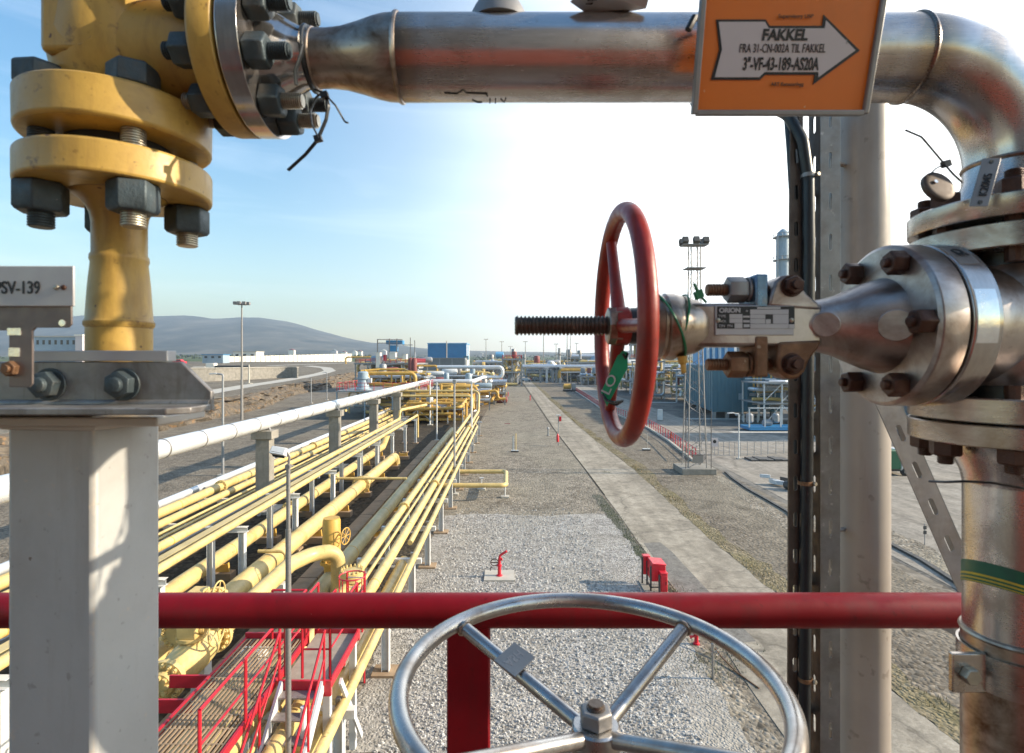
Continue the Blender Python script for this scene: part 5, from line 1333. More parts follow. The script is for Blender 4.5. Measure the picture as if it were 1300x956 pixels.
pole('lamp_post', 'tall slim grey lamp post standing beside the cluster of four, near the expansion loop', V(-3.65,37,0), 7.5, .075, 'box')
pole('lamp_post', 'white grey lamp post where the yellow pipes turn up', V(-3.96,58.5,0), 6.6, .10, 'box', mat='white_steel')
pole('lamp_post', 'grey lamp post with twin lamps on a crossbar in front of the pipe bend', V(-11.0,77,0), 6.6, .11, 'twin', mat='white_steel')
pole('lamp_post', 'grey lamp post among the yellow manifold pipes', V(-8.1,62,0), 6.3, .075, 'box', mat='white_steel')
for k, (px, py, pt) in enumerate(((283,604,478), (395,512,481), (415,508,474))):
    q = G(px, py); h = (py-pt)/FPX*q.y
    pole('lamp_post', ['tall thin lamp post left of the overhead pipe in front of the rock bank', 'small lamp post in front of the far end of the rock bank', 'lamp post just left of the red railed platform by the rock bank'][k], q, h, .09, 'arm', mat='grey_steel')
q = gz(316, 487); pole('lamp_post', 'short thick lamp post on the plateau road beside the bund wall', q, (487-463)/FPX*q.y, .22, None, mat='concrete_pale')
def mast(lab, base, h, r=.16, w=1.4):
    base = Vector(base); t = thing('light_mast', lab, 'light mast', base, 'tall floodlight masts')
    m = MB(); m.tube([base, base+V(0,0,h*.5), base+V(0,0,h)], [r*1.5, r*1.1, r*.7], 8); m.build('pole', 'mast_steel', t)
    m = MB(); m.torus(base+V(0,0,h), EZ, w*.6, .07, 16, 5); m.box(base.x-w,base.x+w,base.y-.06,base.y+.06,base.z+h-.06,base.z+h+.06)
    for k in range(8): a = 2*PI*k/8; c = base+V(math.cos(a)*w*.8, math.sin(a)*w*.8, h+.15); m.obox(c, (.25,0,0), (0,.2,0), (0,0,.2))
    m.build('lamp_ring', 'mast_steel', t); return t
mast('tall floodlight mast far left in front of the blue grey hill', G(307,533), 17.6, .15, 1.2)
for k, (px, pt, Y, lab) in enumerate(((617,431,430,'thin mast right of the blue building'), (637,434,430,'thin mast above the small blue tank'), (667,434,380,'mast left of the steel threaded stem tip'), (690,408,250,'tall thin mast under the threaded stem, left one'), (706,437,420,'short distant mast with lamp ring beyond the pipe bridge'), (720,405,230,'tallest thin mast crossing the pipe bridge'), (724,418,262,'thin mast close beside the tallest one'), (732,436,420,'distant mast with lamp ring just left of the red handwheel'), (648,440,520,'faint far mast at the end of the path'))):
    z = H-(pt-CY)/FPX*Y
    mast(lab, V((px-CX)/FPX*Y, Y, 0), z, .0011*Y**.9 if Y > 300 else .16, .0040*Y)

# lattice floodlight tower
bx, by = 15.0, 44.6
t = thing('lattice_tower', 'lattice floodlight tower on a concrete plinth behind the red handwheel', 'light mast', V(bx,by,0))
m = MB(); m.box(bx-1.35,bx+1.35,by-1.25,by+1.25,0,.48); m.build('plinth', 'concrete', t, bevel=.03)
HT = 18.3; wb, wt = .74, .37
m = MB(); lv = [.48+(HT-.48)*k/22 for k in range(23)]
def half(z): return wb+(wt-wb)*min(1, (z-.48)/(HT*.8))
for sx, sy in ((-1,-1), (1,-1), (1,1), (-1,1)):
    m.tube([V(bx+sx*half(z), by+sy*half(z), z) for z in lv], .05, 6)
m.build('corner_legs', 'mast_steel', t)
m = MB()
for z0, z1 in zip(lv, lv[1:]):
    h0, h1 = half(z0), half(z1); cs = [(-1,-1), (1,-1), (1,1), (-1,1)]
    for i in range(4):
        a, b_ = cs[i], cs[(i+1)%4]
        if (lv.index(z0)+i) % 2: a, b_ = b_, a
        m.tube([V(bx+a[0]*h0, by+a[1]*h0, z0), V(bx+b_[0]*h1, by+b_[1]*h1, z1)], .02, 4)
m.build('bracing', 'mast_steel', t)
m = MB(); m.box(bx-.75,bx+.75,by-.6,by+.6,HT-1.9,HT-1.82); m.box(bx-1.0,bx+1.0,by-.5,by+.5,HT,HT+.08); m.build('lamp_stage', 'mast_steel', t)
for x, y in ((-.85,-.4), (.8,-.4), (0,-.5), (-.85,.4), (.85,.4)):
    m = MB(); m.obox(V(bx+x,by+y,HT+.35), (.24,0,0), (0,.16,-.1), (0,.1,.22)); m.build('floodlight', 'dark_steel', t, bevel=.03)
m = MB(); m.box(bx-.4,bx+.4,by-.9,by-.75,.9,1.5); m.build('switch_box', 'galvanised', t)
m = MB()
for y in (-1.0, 1.0): m.tube([V(bx-1.0,by+y,1.55), V(bx+1.0,by+y,1.55)], .03, 6)
for x in (-1.0, 1.0): m.tube([V(bx+x,by-1.0,5.2), V(bx+x,by-1.0,.48)], .03, 6)
m.build('guard_frame', 'dark_steel', t)
# ================================================================== small things on the gravel
q = G(634,733)
t = thing('fire_monitor', 'small red fire monitor standing on a pale concrete pad in the bright gravel', 'hydrant', q)
m = MB(); m.lathe([(.06,.13),(.10,.13),(.12,.075),(.45,.07),(.47,.10),(.53,.10),(.55,.06),(.78,.055)], q, EZ, 16); m.build('riser', 'red_box_paint', t)
m = MB(); m.tube(fillet([q+V(0,0,.76), q+V(.02,0,.90), q+V(.14,0,.99), q+V(.30,-.03,1.10)], .06, 4), [.055]*1 if False else .05, 10); m.lathe([(0,.05),(.15,.065)], q+V(-.02,0,.70), V(1,0,.5), 10); m.build('nozzle', 'red_box_paint', t)
m = MB(); m.torus(q+V(-.20,0,.62), V(0,1,.3), .16, .018, 20, 6); m.tube([q+V(-.02,0,.62), q+V(-.36,0,.62)], .02, 6); m.tube([q+V(-.30,0,.45), q+V(-.36,0,.40), q+V(-.38,0,.28)], .02, 6); m.build('control_lever', 'bolt_dark', t)
one('concrete_pad', MB().box(q.x-.62,q.x+.62,q.y-.48,q.y+.62,.012,.075), 'concrete_pale', 'pale square concrete pad under the red fire monitor', 'pad')
q = G(832,752)
t = thing('hose_cabinet', 'red fire hose cabinet of three boxes on dark legs beside the path', 'fire cabinet', q)
m = MB(); m.box(q.x-.14,q.x+.40,q.y-.02,q.y+.66,.42,1.04); m.prism([(-.16,1.04),(.42,1.04),(.42,1.09),(-.12,1.13)], V(q.x,q.y-.04,0), EX, EZ, V(0,.74,0)); m.build('main_box', 'red_box_paint', t, bevel=.02)
for y in (.08, .40): m = MB(); m.box(q.x-.165,q.x-.142,q.y+y,q.y+y+.27,.47,1.0); d_ = m.build('door', 'red_box_paint', t, bevel=.008); m = MB(); m.box(q.x-.185,q.x-.166,q.y+y+.03,q.y+y+.06,.68,.80); m.build('handle', 'bolt_dark', d_)
m = MB(); m.box(q.x+.12,q.x+.38,q.y-.34,q.y-.08,.14,.84); m.box(q.x+.10,q.x+.40,q.y-.36,q.y-.06,.84,.88); m.build('front_box', 'red_box_paint', t, bevel=.02)
m = MB(); m.box(q.x+.15,q.x+.35,q.y-.355,q.y-.342,.22,.76); d_ = m.build('door', 'red_box_paint', t, bevel=.006); m = MB(); m.box(q.x+.30,q.x+.33,q.y-.37,q.y-.356,.42,.56); m.build('handle', 'bolt_dark', d_)
m = MB(); m.box(q.x-.28,q.x-.02,q.y+.74,q.y+1.0,.40,1.10); m.box(q.x-.30,q.x+.0,q.y+.72,q.y+1.02,1.10,1.15); m.build('rear_box', 'red_box_paint', t, bevel=.02)
for x, y, h in ((.07,-.30,.80), (-.17,.03,1.0), (-.17,.62,1.0), (-.32,.78,1.1), (.35,.62,.45)):
    m = MB(); m.box(q.x+x-.028,q.x+x+.028,q.y+y-.028,q.y+y+.028,0,h); m.build('leg', 'dark_steel', t)
m = MB(); m.box(q.x-.2,q.x+.40,q.y-.02,q.y+.02,.18,.22); m.box(q.x-.2,q.x-.15,q.y-.02,q.y+.66,.18,.22); m.build('brace', 'dark_steel', t)
one('base_slab', MB().box(q.x-.42,q.x+.5,q.y-.45,q.y+1.1,.01,.05), 'concrete', 'concrete slab under the red hose cabinet', 'pad')
q = G(884,818)
t = thing('hydrant_post', 'short red hydrant post seen through the polished handwheel', 'hydrant', q)
m = MB(); m.lathe([(0,.10),(.05,.10),(.07,.065),(.30,.06),(.33,.10),(.42,.10),(.46,.05),(.48,.02)], q, EZ, 14); m.build('barrel', 'red_box_paint', t)
m = MB(); m.lathe([(0,.035),(.14,.035),(.15,.05),(.19,.05)], q+V(-.02,0,.26), V(-1,-.2,0), 10); m.build('outlet', 'red_box_paint', t)
m = MB(); m.tube(fillet([q+V(.16,.35,.55), q+V(.28,-.3,.30), q+V(.42,-.9,.12), q+V(.60,-1.6,.03), q+V(.9,-2.4,.03)], .3, 4), .022, 8)
one('drain_hose', m, 'rusty_steel', 'thin rusty rod lying down slope beside the small grey standpipe', 'hose')
q = G(905,862)
t = thing('standpipe', 'small grey standpipe with a little valve seen through the polished handwheel', 'standpipe', q)
m = MB(); m.cyl(q, q+V(0,0,.95), .035, n=10); m.lathe([(.9,.05),(1.0,.05),(1.02,.02)], q, EZ, 10); m.build('riser', 'galvanised', t)
m = MB(); m.torus(q+V(.1,-.08,.78), V(.3,-1,0), .07, .012, 16, 6); m.cyl(q+V(0,0,.78), q+V(.1,-.08,.78), .02, n=8); m.build('tap', 'galvanised', t)

def marker(lab, q, h, col, base=True, cat='post', name='marker_post', w=.035, second=None):
    t = thing(name, lab, cat, q); m = MB(); m.cyl(q, q+V(0,0,h), w, n=8); m.build('rod', col, t)
    if second: m = MB(); m.cyl(q+V(-.28,0,0), q+V(-.28,0,h*.85), w*1.3, n=8); m.build('rod', second, t)
    if base: m = MB(); m.box(q.x-.5,q.x+.26,q.y-.2,q.y+.2,0,.16); m.build('base_block', 'dark_steel', t); m = MB(); m.box(q.x-.48,q.x+.24,q.y-.18,q.y+.18,.16,.19); m.build('base_top', 'white_steel', t)
    return t
marker('pair of thin posts, yellow and pale blue, on a small block left of the path', G(655,574), 1.85, 'yellow_pipe_paint', second='blue_grey')
marker('single thin cream post on a dark block right of the path near the road railing', G(822,572), 1.75, 'cream_paint')
t = thing('path_lamp', 'slim pole with a red extinguisher on the left edge of the path', 'lamp post', G(709,566)); q = G(709,566)
m = MB(); m.cyl(q, q+V(0,0,3.25), .05, n=8); m.build('pole', 'grey_steel', t)
m = MB(); m.box(q.x-.25,q.x+.25,q.y-.08,q.y+.08,3.2,3.3); m.build('lamp_head', 'white_steel', t)
m = MB(); m.lathe([(.45,.14),(1.1,.14),(1.2,.08),(1.3,.05)], q+V(-.1,-.16,0), EZ, 12); m.build('extinguisher', 'red_box_paint', t)
m = MB(); m.box(q.x+.06,q.x+.3,q.y-.1,q.y+.1,2.6,3.1); m.build('beacon', 'red_box_paint', t)
for k, (px, py, lab) in enumerate(((645,503,'small red hydrant left of the path in the distance'), (673,508,'tiny red post on the left edge of the path'), (645,538,'small dark plate with red edge left of the path'), (664,483,'far red hydrant at the path end'), (696,553,'low grey stub at the left edge of the path'), (852,556,'tiny red cone on the shaded yard beyond the road railing'))):
    q = G(px, py); t = thing('hydrant' if k in (0,1,3) else 'marker_stub', lab, 'hydrant' if k in (0,1,3) else 'marker', q)
    if k == 2:
        m = MB(); m.box(q.x-.5,q.x+.3,q.y-.3,q.y+.2,0,.06); m.build('plate', 'brown_red', t)
    elif k == 5:
        m = MB(); m.lathe([(0,.3),(.04,.3),(.05,.2),(.7,.05)], q, EZ, 12); m.build('cone', 'orange_plastic', t)
    else:
        m = MB(); m.lathe([(0,.16),(.08,.16),(.1,.1),(.75,.1),(.8,.15),(.95,.13),(1.05,.04)], q, EZ, 10); m.build('barrel', 'red_box_paint' if k != 4 else 'grey_steel', t)
# red railing along the right hand road
t = thing('road_railing', 'red and white post railing along the near edge of the right hand road', 'railing', V(17,72,0))
pts = [G(726,495), G(742,506), G(759,518), G(790,531), G(820,544), G(846,561), G(876,586)]
rail(t, [(p.x+.5,p.y) for p in pts], 0, 1.15, 'red_site_paint', .045, True, True)
m = MB()
for a, b in zip(pts, pts[1:]): m.bar(a+V(.3,0,.10), b+V(.3,0,.10), .25, .2)
m.build('kerb_blocks', 'concrete_pale', t)
# little sign, lamp and low fence by the yard road
q = G(907,577); t = thing('road_sign', 'small white notice board on a post beside the yard lamp post', 'sign', q)
m = MB(); m.cyl(q, q+V(0,0,1.6), .03, n=8); m.build('post', 'grey_steel', t)
m = MB(); m.box(q.x-.32,q.x+.32,q.y-.05,q.y-.03,.75,1.6); m.build('board', 'white_enamel', t, bevel=.005)
m = MB(); m.lathe([(0,.17),(.006,.17)], V(q.x,q.y-.052,1.25), -EY, 20); m.build('symbol', 'black_ink', t)
pole('yard_lamp', 'white lamp post with a short arm in the yard before the blue module', G(938,583), 4.0, .055, 'arm', mat='white_steel')
t = thing('yard_fence', 'low wire fence with grey posts beyond the yard lamp post', 'fence', G(965,578))
pts = [G(884,571), G(912,577), G(940,579), G(975,577), G(1015,574)]
m = MB()
for a, b in zip(pts, pts[1:]):
    for k in range(4): p = a.lerp(b, k/4); m = MB(); m.cyl(p, p+V(0,0,1.3), .035, n=6); m.build('post', 'grey_steel', t)
m = MB()
for a, b in zip(pts, pts[1:]):
    for z in (.4,.8,1.25): m.tube([a+V(0,0,z), b+V(0,0,z)], .012, 4)
m.build('wires', 'grey_steel', t)
# scrap laydown: white machinery pile
q = G(992,620); t = thing('machine_scrap', 'heap of white machine parts on the edge of the yard road', 'scrap', q); rg = random.Random(9)
for k in range(9):
    c = q+V(rg.uniform(-1.2,1.6), rg.uniform(-1.2,1.4), rg.uniform(.2,.7)); m = MB()
    if k % 3: m.obox(c, V(rg.uniform(.2,.6),rg.uniform(-.2,.2),rg.uniform(-.1,.1)), V(-.1,rg.uniform(.1,.3),0), (0,.02,rg.uniform(.06,.2)))
    else: m.lathe([(0,.2),(.1,.3),(.4,.3),(.5,.2)], c, V(rg.uniform(-1,1),rg.uniform(-1,1),.3), 14)
    m.build('machine_part', 'white_steel' if k % 4 else 'dark_steel', t, bevel=.02)
t = thing('flat_pallets', 'dark flat stack lying in the yard beyond the lamp post', 'pallets', G(972,583)); q = G(972,584)
m = MB()
for k in range(5): m.box(q.x-1.6+k*.7,q.x-1.0+k*.7,q.y-.8,q.y+.8,.02,.16+.05*(k % 2))
m.build('boards', 'dark_steel', t)
# green and white skip truck
q = G(1136,604); t = thing('parked_truck', 'green and white parked truck seen between the column and the strut', 'truck', q)
m = MB(); m.box(q.x-2.6,q.x+.35,q.y-.2,q.y+1.9,.55,2.0); m.build('load_box', 'tape_green', t, bevel=.05)
m = MB(); m.box(q.x+.4,q.x+1.1,q.y-.2,q.y+1.9,.4,1.35); m.prism([(.4,1.35),(1.1,1.35),(.95,2.0),(.45,2.0)], V(q.x,q.y-.15,0), EX, EZ, V(0,2.0,0)); m.build('cab', 'white_steel', t, bevel=.05)
m = MB(); m.box(q.x+.50,q.x+.95,q.y-.17,q.y-.155,1.40,1.85); m.box(q.x+1.02,q.x+1.05,q.y,q.y+1.7,1.4,1.85); m.build('window', 'window_dark', t)
m = MB(); m.box(q.x-2.6,q.x+1.1,q.y,q.y+1.7,.35,.55); m.build('chassis', 'dark_steel', t)
for x in (-2.0,-1.2,.75):
    for y in (-.22,1.68):
        m = MB(); m.lathe([(0,.30),(.03,.36),(.22,.36),(.25,.30)], V(q.x+x,q.y+y,.36), EY, 18); wl = m.build('wheel', 'rubber', t)
        m = MB(); m.lathe([(-.01,.18),(.26,.18)], V(q.x+x,q.y+y,.36), EY, 14); m.build('rim', 'galvanised', wl)
q = G(1174,692); t = thing('road_sign', 'thin sign post with two dark plates by the kerb strip', 'sign', q)
m = MB(); m.cyl(q, q+V(0,0,1.05), .02, n=6); m.build('post', 'grey_steel', t)
for z in (.85,.62): m = MB(); m.box(q.x-.09,q.x+.07,q.y-.03,q.y-.02,z-.08,z+.09); m.build('plate', 'dark_steel', t)
q = G(1150,560); t = thing('pipe_stack', 'dark stack of pipes lying beyond the parked truck', 'pipes', q)
m = MB()
for k in range(7): m.cyl(q+V(-4,k*.5,.3), q+V(6,k*.5-1,.3), .28, n=10)
for k in range(5): m.cyl(q+V(-4,.3+k*.5,.8), q+V(6,.3+k*.5-1,.8), .28, n=10)
m.build('pipes', 'dark_steel', t)

# ================================================================== process units
def unit(name, lab, cat, x0, x1, y0, y1, levels, bays, seed, cols='white_steel', red=True, yellow=14, steelp=6, vessels=3, group=None, ym='yellow_pipe_paint', low=0.):
    """open steel process structure: columns, floors, railings, pipes and vessels"""
    rg = random.Random(seed); t = thing(name, lab, cat, V((x0+x1)/2,(y0+y1)/2,0), group); s = max(.12, (y0/700)*1.5)
    for k in range(bays+1):
        for y in (y0, y1):
            x = x0+(x1-x0)*k/bays; m = MB(); m.box(x-s/2,x+s/2,y-s/2,y+s/2,0,levels[-1]); m.build('column', cols, t)
    for z in levels:
        m = MB(); m.box(x0-s,x1+s,y0-s,y0+s*.4,z-s*1.4,z); m.box(x0-s,x1+s,y1-s*.4,y1+s,z-s*1.4,z)
        for k in range(bays+1): x = x0+(x1-x0)*k/bays; m.box(x-s/2,x+s/2,y0,y1,z-s*1.4,z-.02)
        m.box(x0,x1,y0+s*.4,y1-s*.4,z-.1,z-.03); m.build('floor', 'grey_steel', t)
    m = MB()
    for k in range(bays):
        if rg.random() < .5:
            xa, xb = x0+(x1-x0)*k/bays, x0+(x1-x0)*(k+1)/bays; z0 = 0
            for z in levels:
                m.bar((xa,y0,z0+.2), (xb,y0,z-.2), s*.5) if rg.random() < .5 else m.bar((xb,y0,z0+.2), (xa,y0,z-.2), s*.5)
                z0 = z
    if m.v: m.build('bracing', cols, t)
    if red:
        for z in (levels if red == 2 else levels[-1:]):
            rail(t, [(x0,y1),(x0,y0),(x1,y0),(x1,y1)], z, 1.15, 'red_site_paint', min(.085, s*.22))
    def run(r, mt, nm, hi):
        x, y, z = rg.uniform(x0,x1), rg.uniform(y0-.6,y1), rg.uniform(low+.6,hi); pts = [V(x,y,z)]
        for k in range(rg.randint(2,4)):
            ax = rg.choice('xxzyz')
            if ax == 'x': x = rg.uniform(x0-.5,x1+.5)
            elif ax == 'y': y = rg.uniform(y0-.8,y1)
            else: z = rg.uniform(low+.4,hi)
            if (V(x,y,z)-pts[-1]).length > r*4: pts.append(V(x,y,z))
        if len(pts) > 1:
            m = MB(); m.tube(fillet(pts, r*3, 4), r, 8); m.build(nm, mt, t)
    for k in range(yellow): run(rg.uniform(.10,.26)*max(1,y0/90), ym, 'pipe', levels[-1]+.9)
    for k in range(steelp): run(rg.uniform(.10,.3)*max(1,y0/90), 'silver_pipe', 'pipe', levels[-1]+.6)
    for k in range(vessels):
        x, y = rg.uniform(x0+.5,x1-.5), rg.uniform(y0,y1-.5); z = rg.choice([0]+list(levels)); r = rg.uniform(.4,.8)*max(1,y0/110); h = rg.uniform(1.2,2.4)*max(1,y0/110)
        m = MB()
        if rg.random() < .6: m.lathe([(0,r*.4),(r*.25,r*.85),(r*.5,r),(h,r),(h+r*.3,r*.8),(h+r*.45,r*.3)], V(x,y,z), EZ, 14)
        else: m.lathe([(0,r*.4),(r*.25,r*.85),(r*.5,r),(h*1.5,r),(h*1.5+r*.3,r*.8),(h*1.5+r*.45,r*.3)], V(x,y,z+r), EX, 14)
        m.build('vessel', rg.choice(['blue_grey','white_steel','brown_red','galvanised','grey_steel']), t)
    return t
# low red railed platform left of the pipeway with the blue grey pump
t = unit('pump_platform', 'low white platform with red railings carrying the blue grey pump', 'platform', -26.2, -13.5, 84, 99, [4.45], 3, 31, 'blue_grey', 1, 8, 3, 4)
q = V(-23.0, 87, 4.45)
t = thing('vertical_pump', 'pale blue grey vertical pump standing on the red railed platform', 'pump', q)
m = MB(); m.lathe([(0,1.3),(.15,1.3),(.2,1.0),(1.5,.75),(1.7,.95),(1.95,.95)], q, EZ, 18); m.build('casing', 'blue_grey', t)
m = MB(); m.lathe([(1.95,.8),(2.7,.8),(2.85,.6),(2.9,.2)], q, EZ, 18); m.build('motor', 'blue_grey', t)
m = MB(); m.box(q.x+.8,q.x+1.4,q.y-.5,q.y+.1,1.0+4.45,1.8+4.45); m.build('terminal_box', 'white_steel', t)
# yellow manifold
Ym = 92
def mp(lab, pts, r, g='yellow manifold pipes', mat='ochre_pipe_paint'): return pipe(lab, [P(x,y,Y) for x,y,Y in pts], r, mat, r*2.5, 12, g)
mp('thick yellow header of the manifold ending in an elbow that drops right', [(465,474,92),(527,474,92),(527.5,506,92)], .33)
mp('highest yellow manifold pipe, level behind the header', [(458,471,96),(482,469,97),(513,469,97),(519,472,96),(530,473,96)], .20)
mp('slanting yellow pipe at the left end of the manifold', [(463,470,91),(466,473,91),(471,487,91),(480,488,91)], .16)
for k, (x, w) in enumerate(((497,'left'), (513,'middle'), (521,'right'))): mp('%s upright yellow drop under the manifold header' % w, [(x,475,92),(x,488,92),(x+6,489,92)], .14)
mp('low yellow manifold pipe lying along the platform', [(452,488,90),(476,487,90),(505,488,90),(516,485,90)], .22)
mp('yellow upright behind the far white column with a level return', [(532,486,90),(532,500,90),(560,500.5,88),(560,488,88)], .20)
mp('long level yellow pipe low behind the overhead pipe', [(500,520,78),(560,519,76),(585,517,74),(592,507,84)], .20)
mp('small yellow bypass hoop on the level pipe', [(538,518,75),(538,512.5,75),(554,512.5,75),(556,518,75)], .12)
mp('yellow pipe running level right of the far concrete column', [(612,497,100),(632,496,100),(632,507,100),(642,506,100)], .24)
mp('upright yellow pipe beside the far concrete column', [(601,492,98),(601,512,98),(603,520,96)], .18)
mp('yellow pipe level above the white overhead pipe', [(527,464.5,150),(555,464.5,150),(555,482,150)], .28)
mp('yellow line from the platform at far left', [(439,462,150),(439,453.5,150),(470,453,150)], .2)
mp('pair pipe behind the level yellow pipe, upper', [(505,500,84),(594,501,84),(600,505,84),(601,520,80)], .22)
mp('yellow bend rising beside the white lamp post', [(566,500,86),(567,493,86),(575,496,86),(575,502,86)], .22)
mp('orange yellow upright near the twin lamp post', [(544,489,88),(544,499,88)], .22)
# manifold structures
unit('manifold_rack', 'dense rack of yellow pipes and small uprights under the far yellow pipes', 'pipe rack', -15.2, -6.6, 79, 88, [2.2], 4, 41, 'white_steel', 0, 58, 12, 3, ym='ochre_pipe_paint')
unit('manifold_rack', 'rack of yellow pipes with red vessels behind the level white overhead pipe', 'pipe rack', -13.5, -3.5, 100, 121, [3.6], 4, 43, 'grey_steel', 0, 52, 16, 8, ym='ochre_pipe_paint')
unit('manifold_rack', 'yellow pipe rack under the red railed platform left of the columns', 'pipe rack', -26, -15, 100, 108, [3.8,6.2], 4, 47, 'grey_steel', 0, 46, 10, 8, ym='ochre_pipe_paint')
unit('process_unit', 'far red railed process deck with white cabinets, left of the blue building', 'platform', -44.5, -27, 160, 182, [4.0,8.4], 5, 53, 'grey_steel', 1, 30, 22, 12)
unit('process_unit', 'process rack of silver and yellow pipes below the big blue building', 'pipe rack', -25, -4, 140, 156, [3.6,5.2], 6, 59, 'grey_steel', 0, 36, 28, 12)
unit('process_unit', 'crowded low rack of pinkish drums and pipes between the two level silver pipes', 'pipe rack', -19, -3, 128, 137, [3.2], 6, 103, 'white_steel', 0, 34, 18, 12)
unit('process_unit', 'yellow pipe rack with uprights just left of the far concrete column', 'pipe rack', -12.5, -5.2, 90, 97.5, [2.4,4.2], 3, 107, 'white_steel', 0, 40, 10, 4, ym='ochre_pipe_paint')
unit('process_unit', 'rack of pipes right of the lone far concrete column beside the gravel', 'pipe rack', -5.2, -.8, 112, 121, [2.6,4.4], 2, 109, 'grey_steel', 0, 26, 8, 4, ym='ochre_pipe_paint')
unit('process_unit', 'hazy rack of pipes standing along the horizon right of the path', 'pipe rack', 30, 78, 300, 320, [6,11], 8, 113, 'grey_steel', 0, 30, 24, 10)
for k, (x_, y_, h_, l_) in enumerate(((24,262,15,'thin steel stack just left of the tallest mast'), (33,255,12,'short steel stack behind the pipe bridge, left of the handwheel'), (9,320,13,'far grey stack right of the path end'), (47,262,17,'tall far stack seen through the handwheel'))):
    t = thing('exhaust_stack', l_, 'stack', V(x_,y_,0)); m = MB(); m.lathe([(0,.9),(h_*.3,.7),(h_,.6)], V(x_,y_,0), EZ, 14); m.build('shell', 'grey_steel', t)
    for f in (.45,.8): m = MB(); m.lathe([(h_*f,.65),(h_*f,1.5),(h_*f+.15,1.5),(h_*f+.15,.65)], V(x_,y_,0), EZ, 14, False); m.build('ring_platform', 'galvanised', t)
unit('process_unit', 'hazy pipe rack behind the silver pipe bridge, right of the process tower', 'pipe rack', 8, 26, 248, 262, [4.2,7.0], 5, 131, 'grey_steel', 0, 26, 22, 8)
unit('process_unit', 'dark pump shelter and pipes below the pipe bridge, left of the handwheel', 'pipe rack', 27, 37, 205, 216, [3.4], 4, 137, 'grey_steel', 0, 18, 22, 8)
unit('process_unit', 'tall steel frame of pipes between the blue module and the handwheel', 'pipe rack', 30.5, 36, 128, 136, [3.5,6.5,9.0], 2, 139, 'white_steel', 0, 18, 14, 4)
unit('process_tower', 'steel tower with platforms seen between mast and blue module', 'process tower', 44, 52, 190, 200, [5,10,15,19], 2, 127, 'grey_steel', 2, 24, 12, 6)
unit('process_tower', 'slim grey process tower of yellow pipes at the left end of the pipe bridge', 'process tower', -2.2, 4.6, 196, 212, [5.2,9.8], 2, 61, 'grey_steel', 1, 30, 10, 5)
unit('process_unit', 'hazy far process rack right of the grey louvred building', 'pipe rack', -17, -2, 262, 290, [5.5,8.5], 6, 67, 'grey_steel', 0, 22, 16, 5)
unit('process_unit', 'rack of white frames and yellow pipes behind the handwheel, left of the blue module', 'pipe rack', 33, 47, 150, 168, [3.6,7.4], 5, 71, 'white_steel', 0, 26, 18, 5)
unit('process_unit', 'grey scaffold rack close left of the blue module', 'pipe rack', 36.5, 44, 120, 132, [3.4,7.0], 3, 73, 'white_steel', 0, 10, 8, 4)
unit('process_unit', 'white steel truss unit right of the blue module, on blue skids', 'pipe rack', 35.2, 45, 76, 83, [3.2,6.0], 4, 79, 'white_steel', 0, 4, 12, 4)
unit('process_unit', 'dark low rack at the far end of the right hand road', 'pipe rack', 26, 60, 232, 250, [5,8.5], 8, 97, 'grey_steel', 0, 22, 14, 8)
# cabinets and blue boxes on the far deck
q = P(498,453,158)
t = thing('blue_tank', 'bright blue boxes held in a white frame above the far red railed deck', 'tank', P(500,437,160))
for a, b in (((490,432,160),(511,437,160)), ((495,438.5,160),(503,446,160))):
    p0, p1 = P(*a), P(*b); m = MB(); m.box(p0.x,p1.x,p0.y,p0.y+3,p1.z,p0.z); m.build('box', 'blue_cladding', t)
m = MB()
for x in (479.5,494.5,504): p0 = P(x,430 if x > 485 else 431,159.6); m.box(p0.x-.14,p0.x+.14,159.3,159.6,8.4,p0.z)
for y in (431,435.5): a, b = P(479,y,159.4), P(511,y,159.4); m.box(a.x,b.x,159.2,159.4,a.z-.1,a.z+.1)
a, b = P(511,438,159.4), P(524,438.5,159.4); m.box(a.x,b.x,159.2,159.5,a.z-.1,a.z+.1)
for x in (521,526.5): p0 = P(x,428.5 if x < 523 else 432,159.5); m.box(p0.x-.1,p0.x+.1,159.4,159.6,8.4,p0.z)
m.build('frame', 'galvanised', t)
for k, (xa, ya, xb, yb, mt, lab) in enumerate(((494,448,502,456,'pale_wall','white cabinet below the blue boxes on the far deck'), (477,448,482.5,467,'pale_wall','tall pale cabinet at the left end of the far deck'), (486.5,451,489.5,458,'red_site_paint','red drum cabinet on the far deck'), (511,450,516,456,'pale_wall','small white cabinet right of the blue boxes'))):
    p0, p1 = P(xa,ya,157), P(xb,yb,157); m = MB(); m.box(p0.x,p1.x,157,159,p1.z,p0.z); m.box(p0.x-.1,p1.x+.1,156.9,159.1,p0.z,p0.z+.12); one('cabinet', m, mt, lab, 'cabinet', bevel=.03)
for k, x in enumerate((521.5,526)): p0, p1 = P(x,454,150), P(x,476,150); one('brown_vessel', MB().lathe([(0,.75),(p0.z-p1.z-.6,.75),(p0.z-p1.z-.2,.5),(p0.z-p1.z,.1)], p1, EZ, 16), 'brown_red', ['left','right'][k]+' of two red brown upright vessels right of the far deck', 'vessel')
t = thing('tripod_mast', 'thin white tripod beacon right of the far deck', 'mast', P(527,458,158)); p0 = P(527,447,158)
m = MB()
for dx, dy in ((-.8,0), (.8,0), (0,1)): m.tube([p0, p0+V(dx,dy,-p0.z)], .09, 5)
m.build('legs', 'white_steel', t)

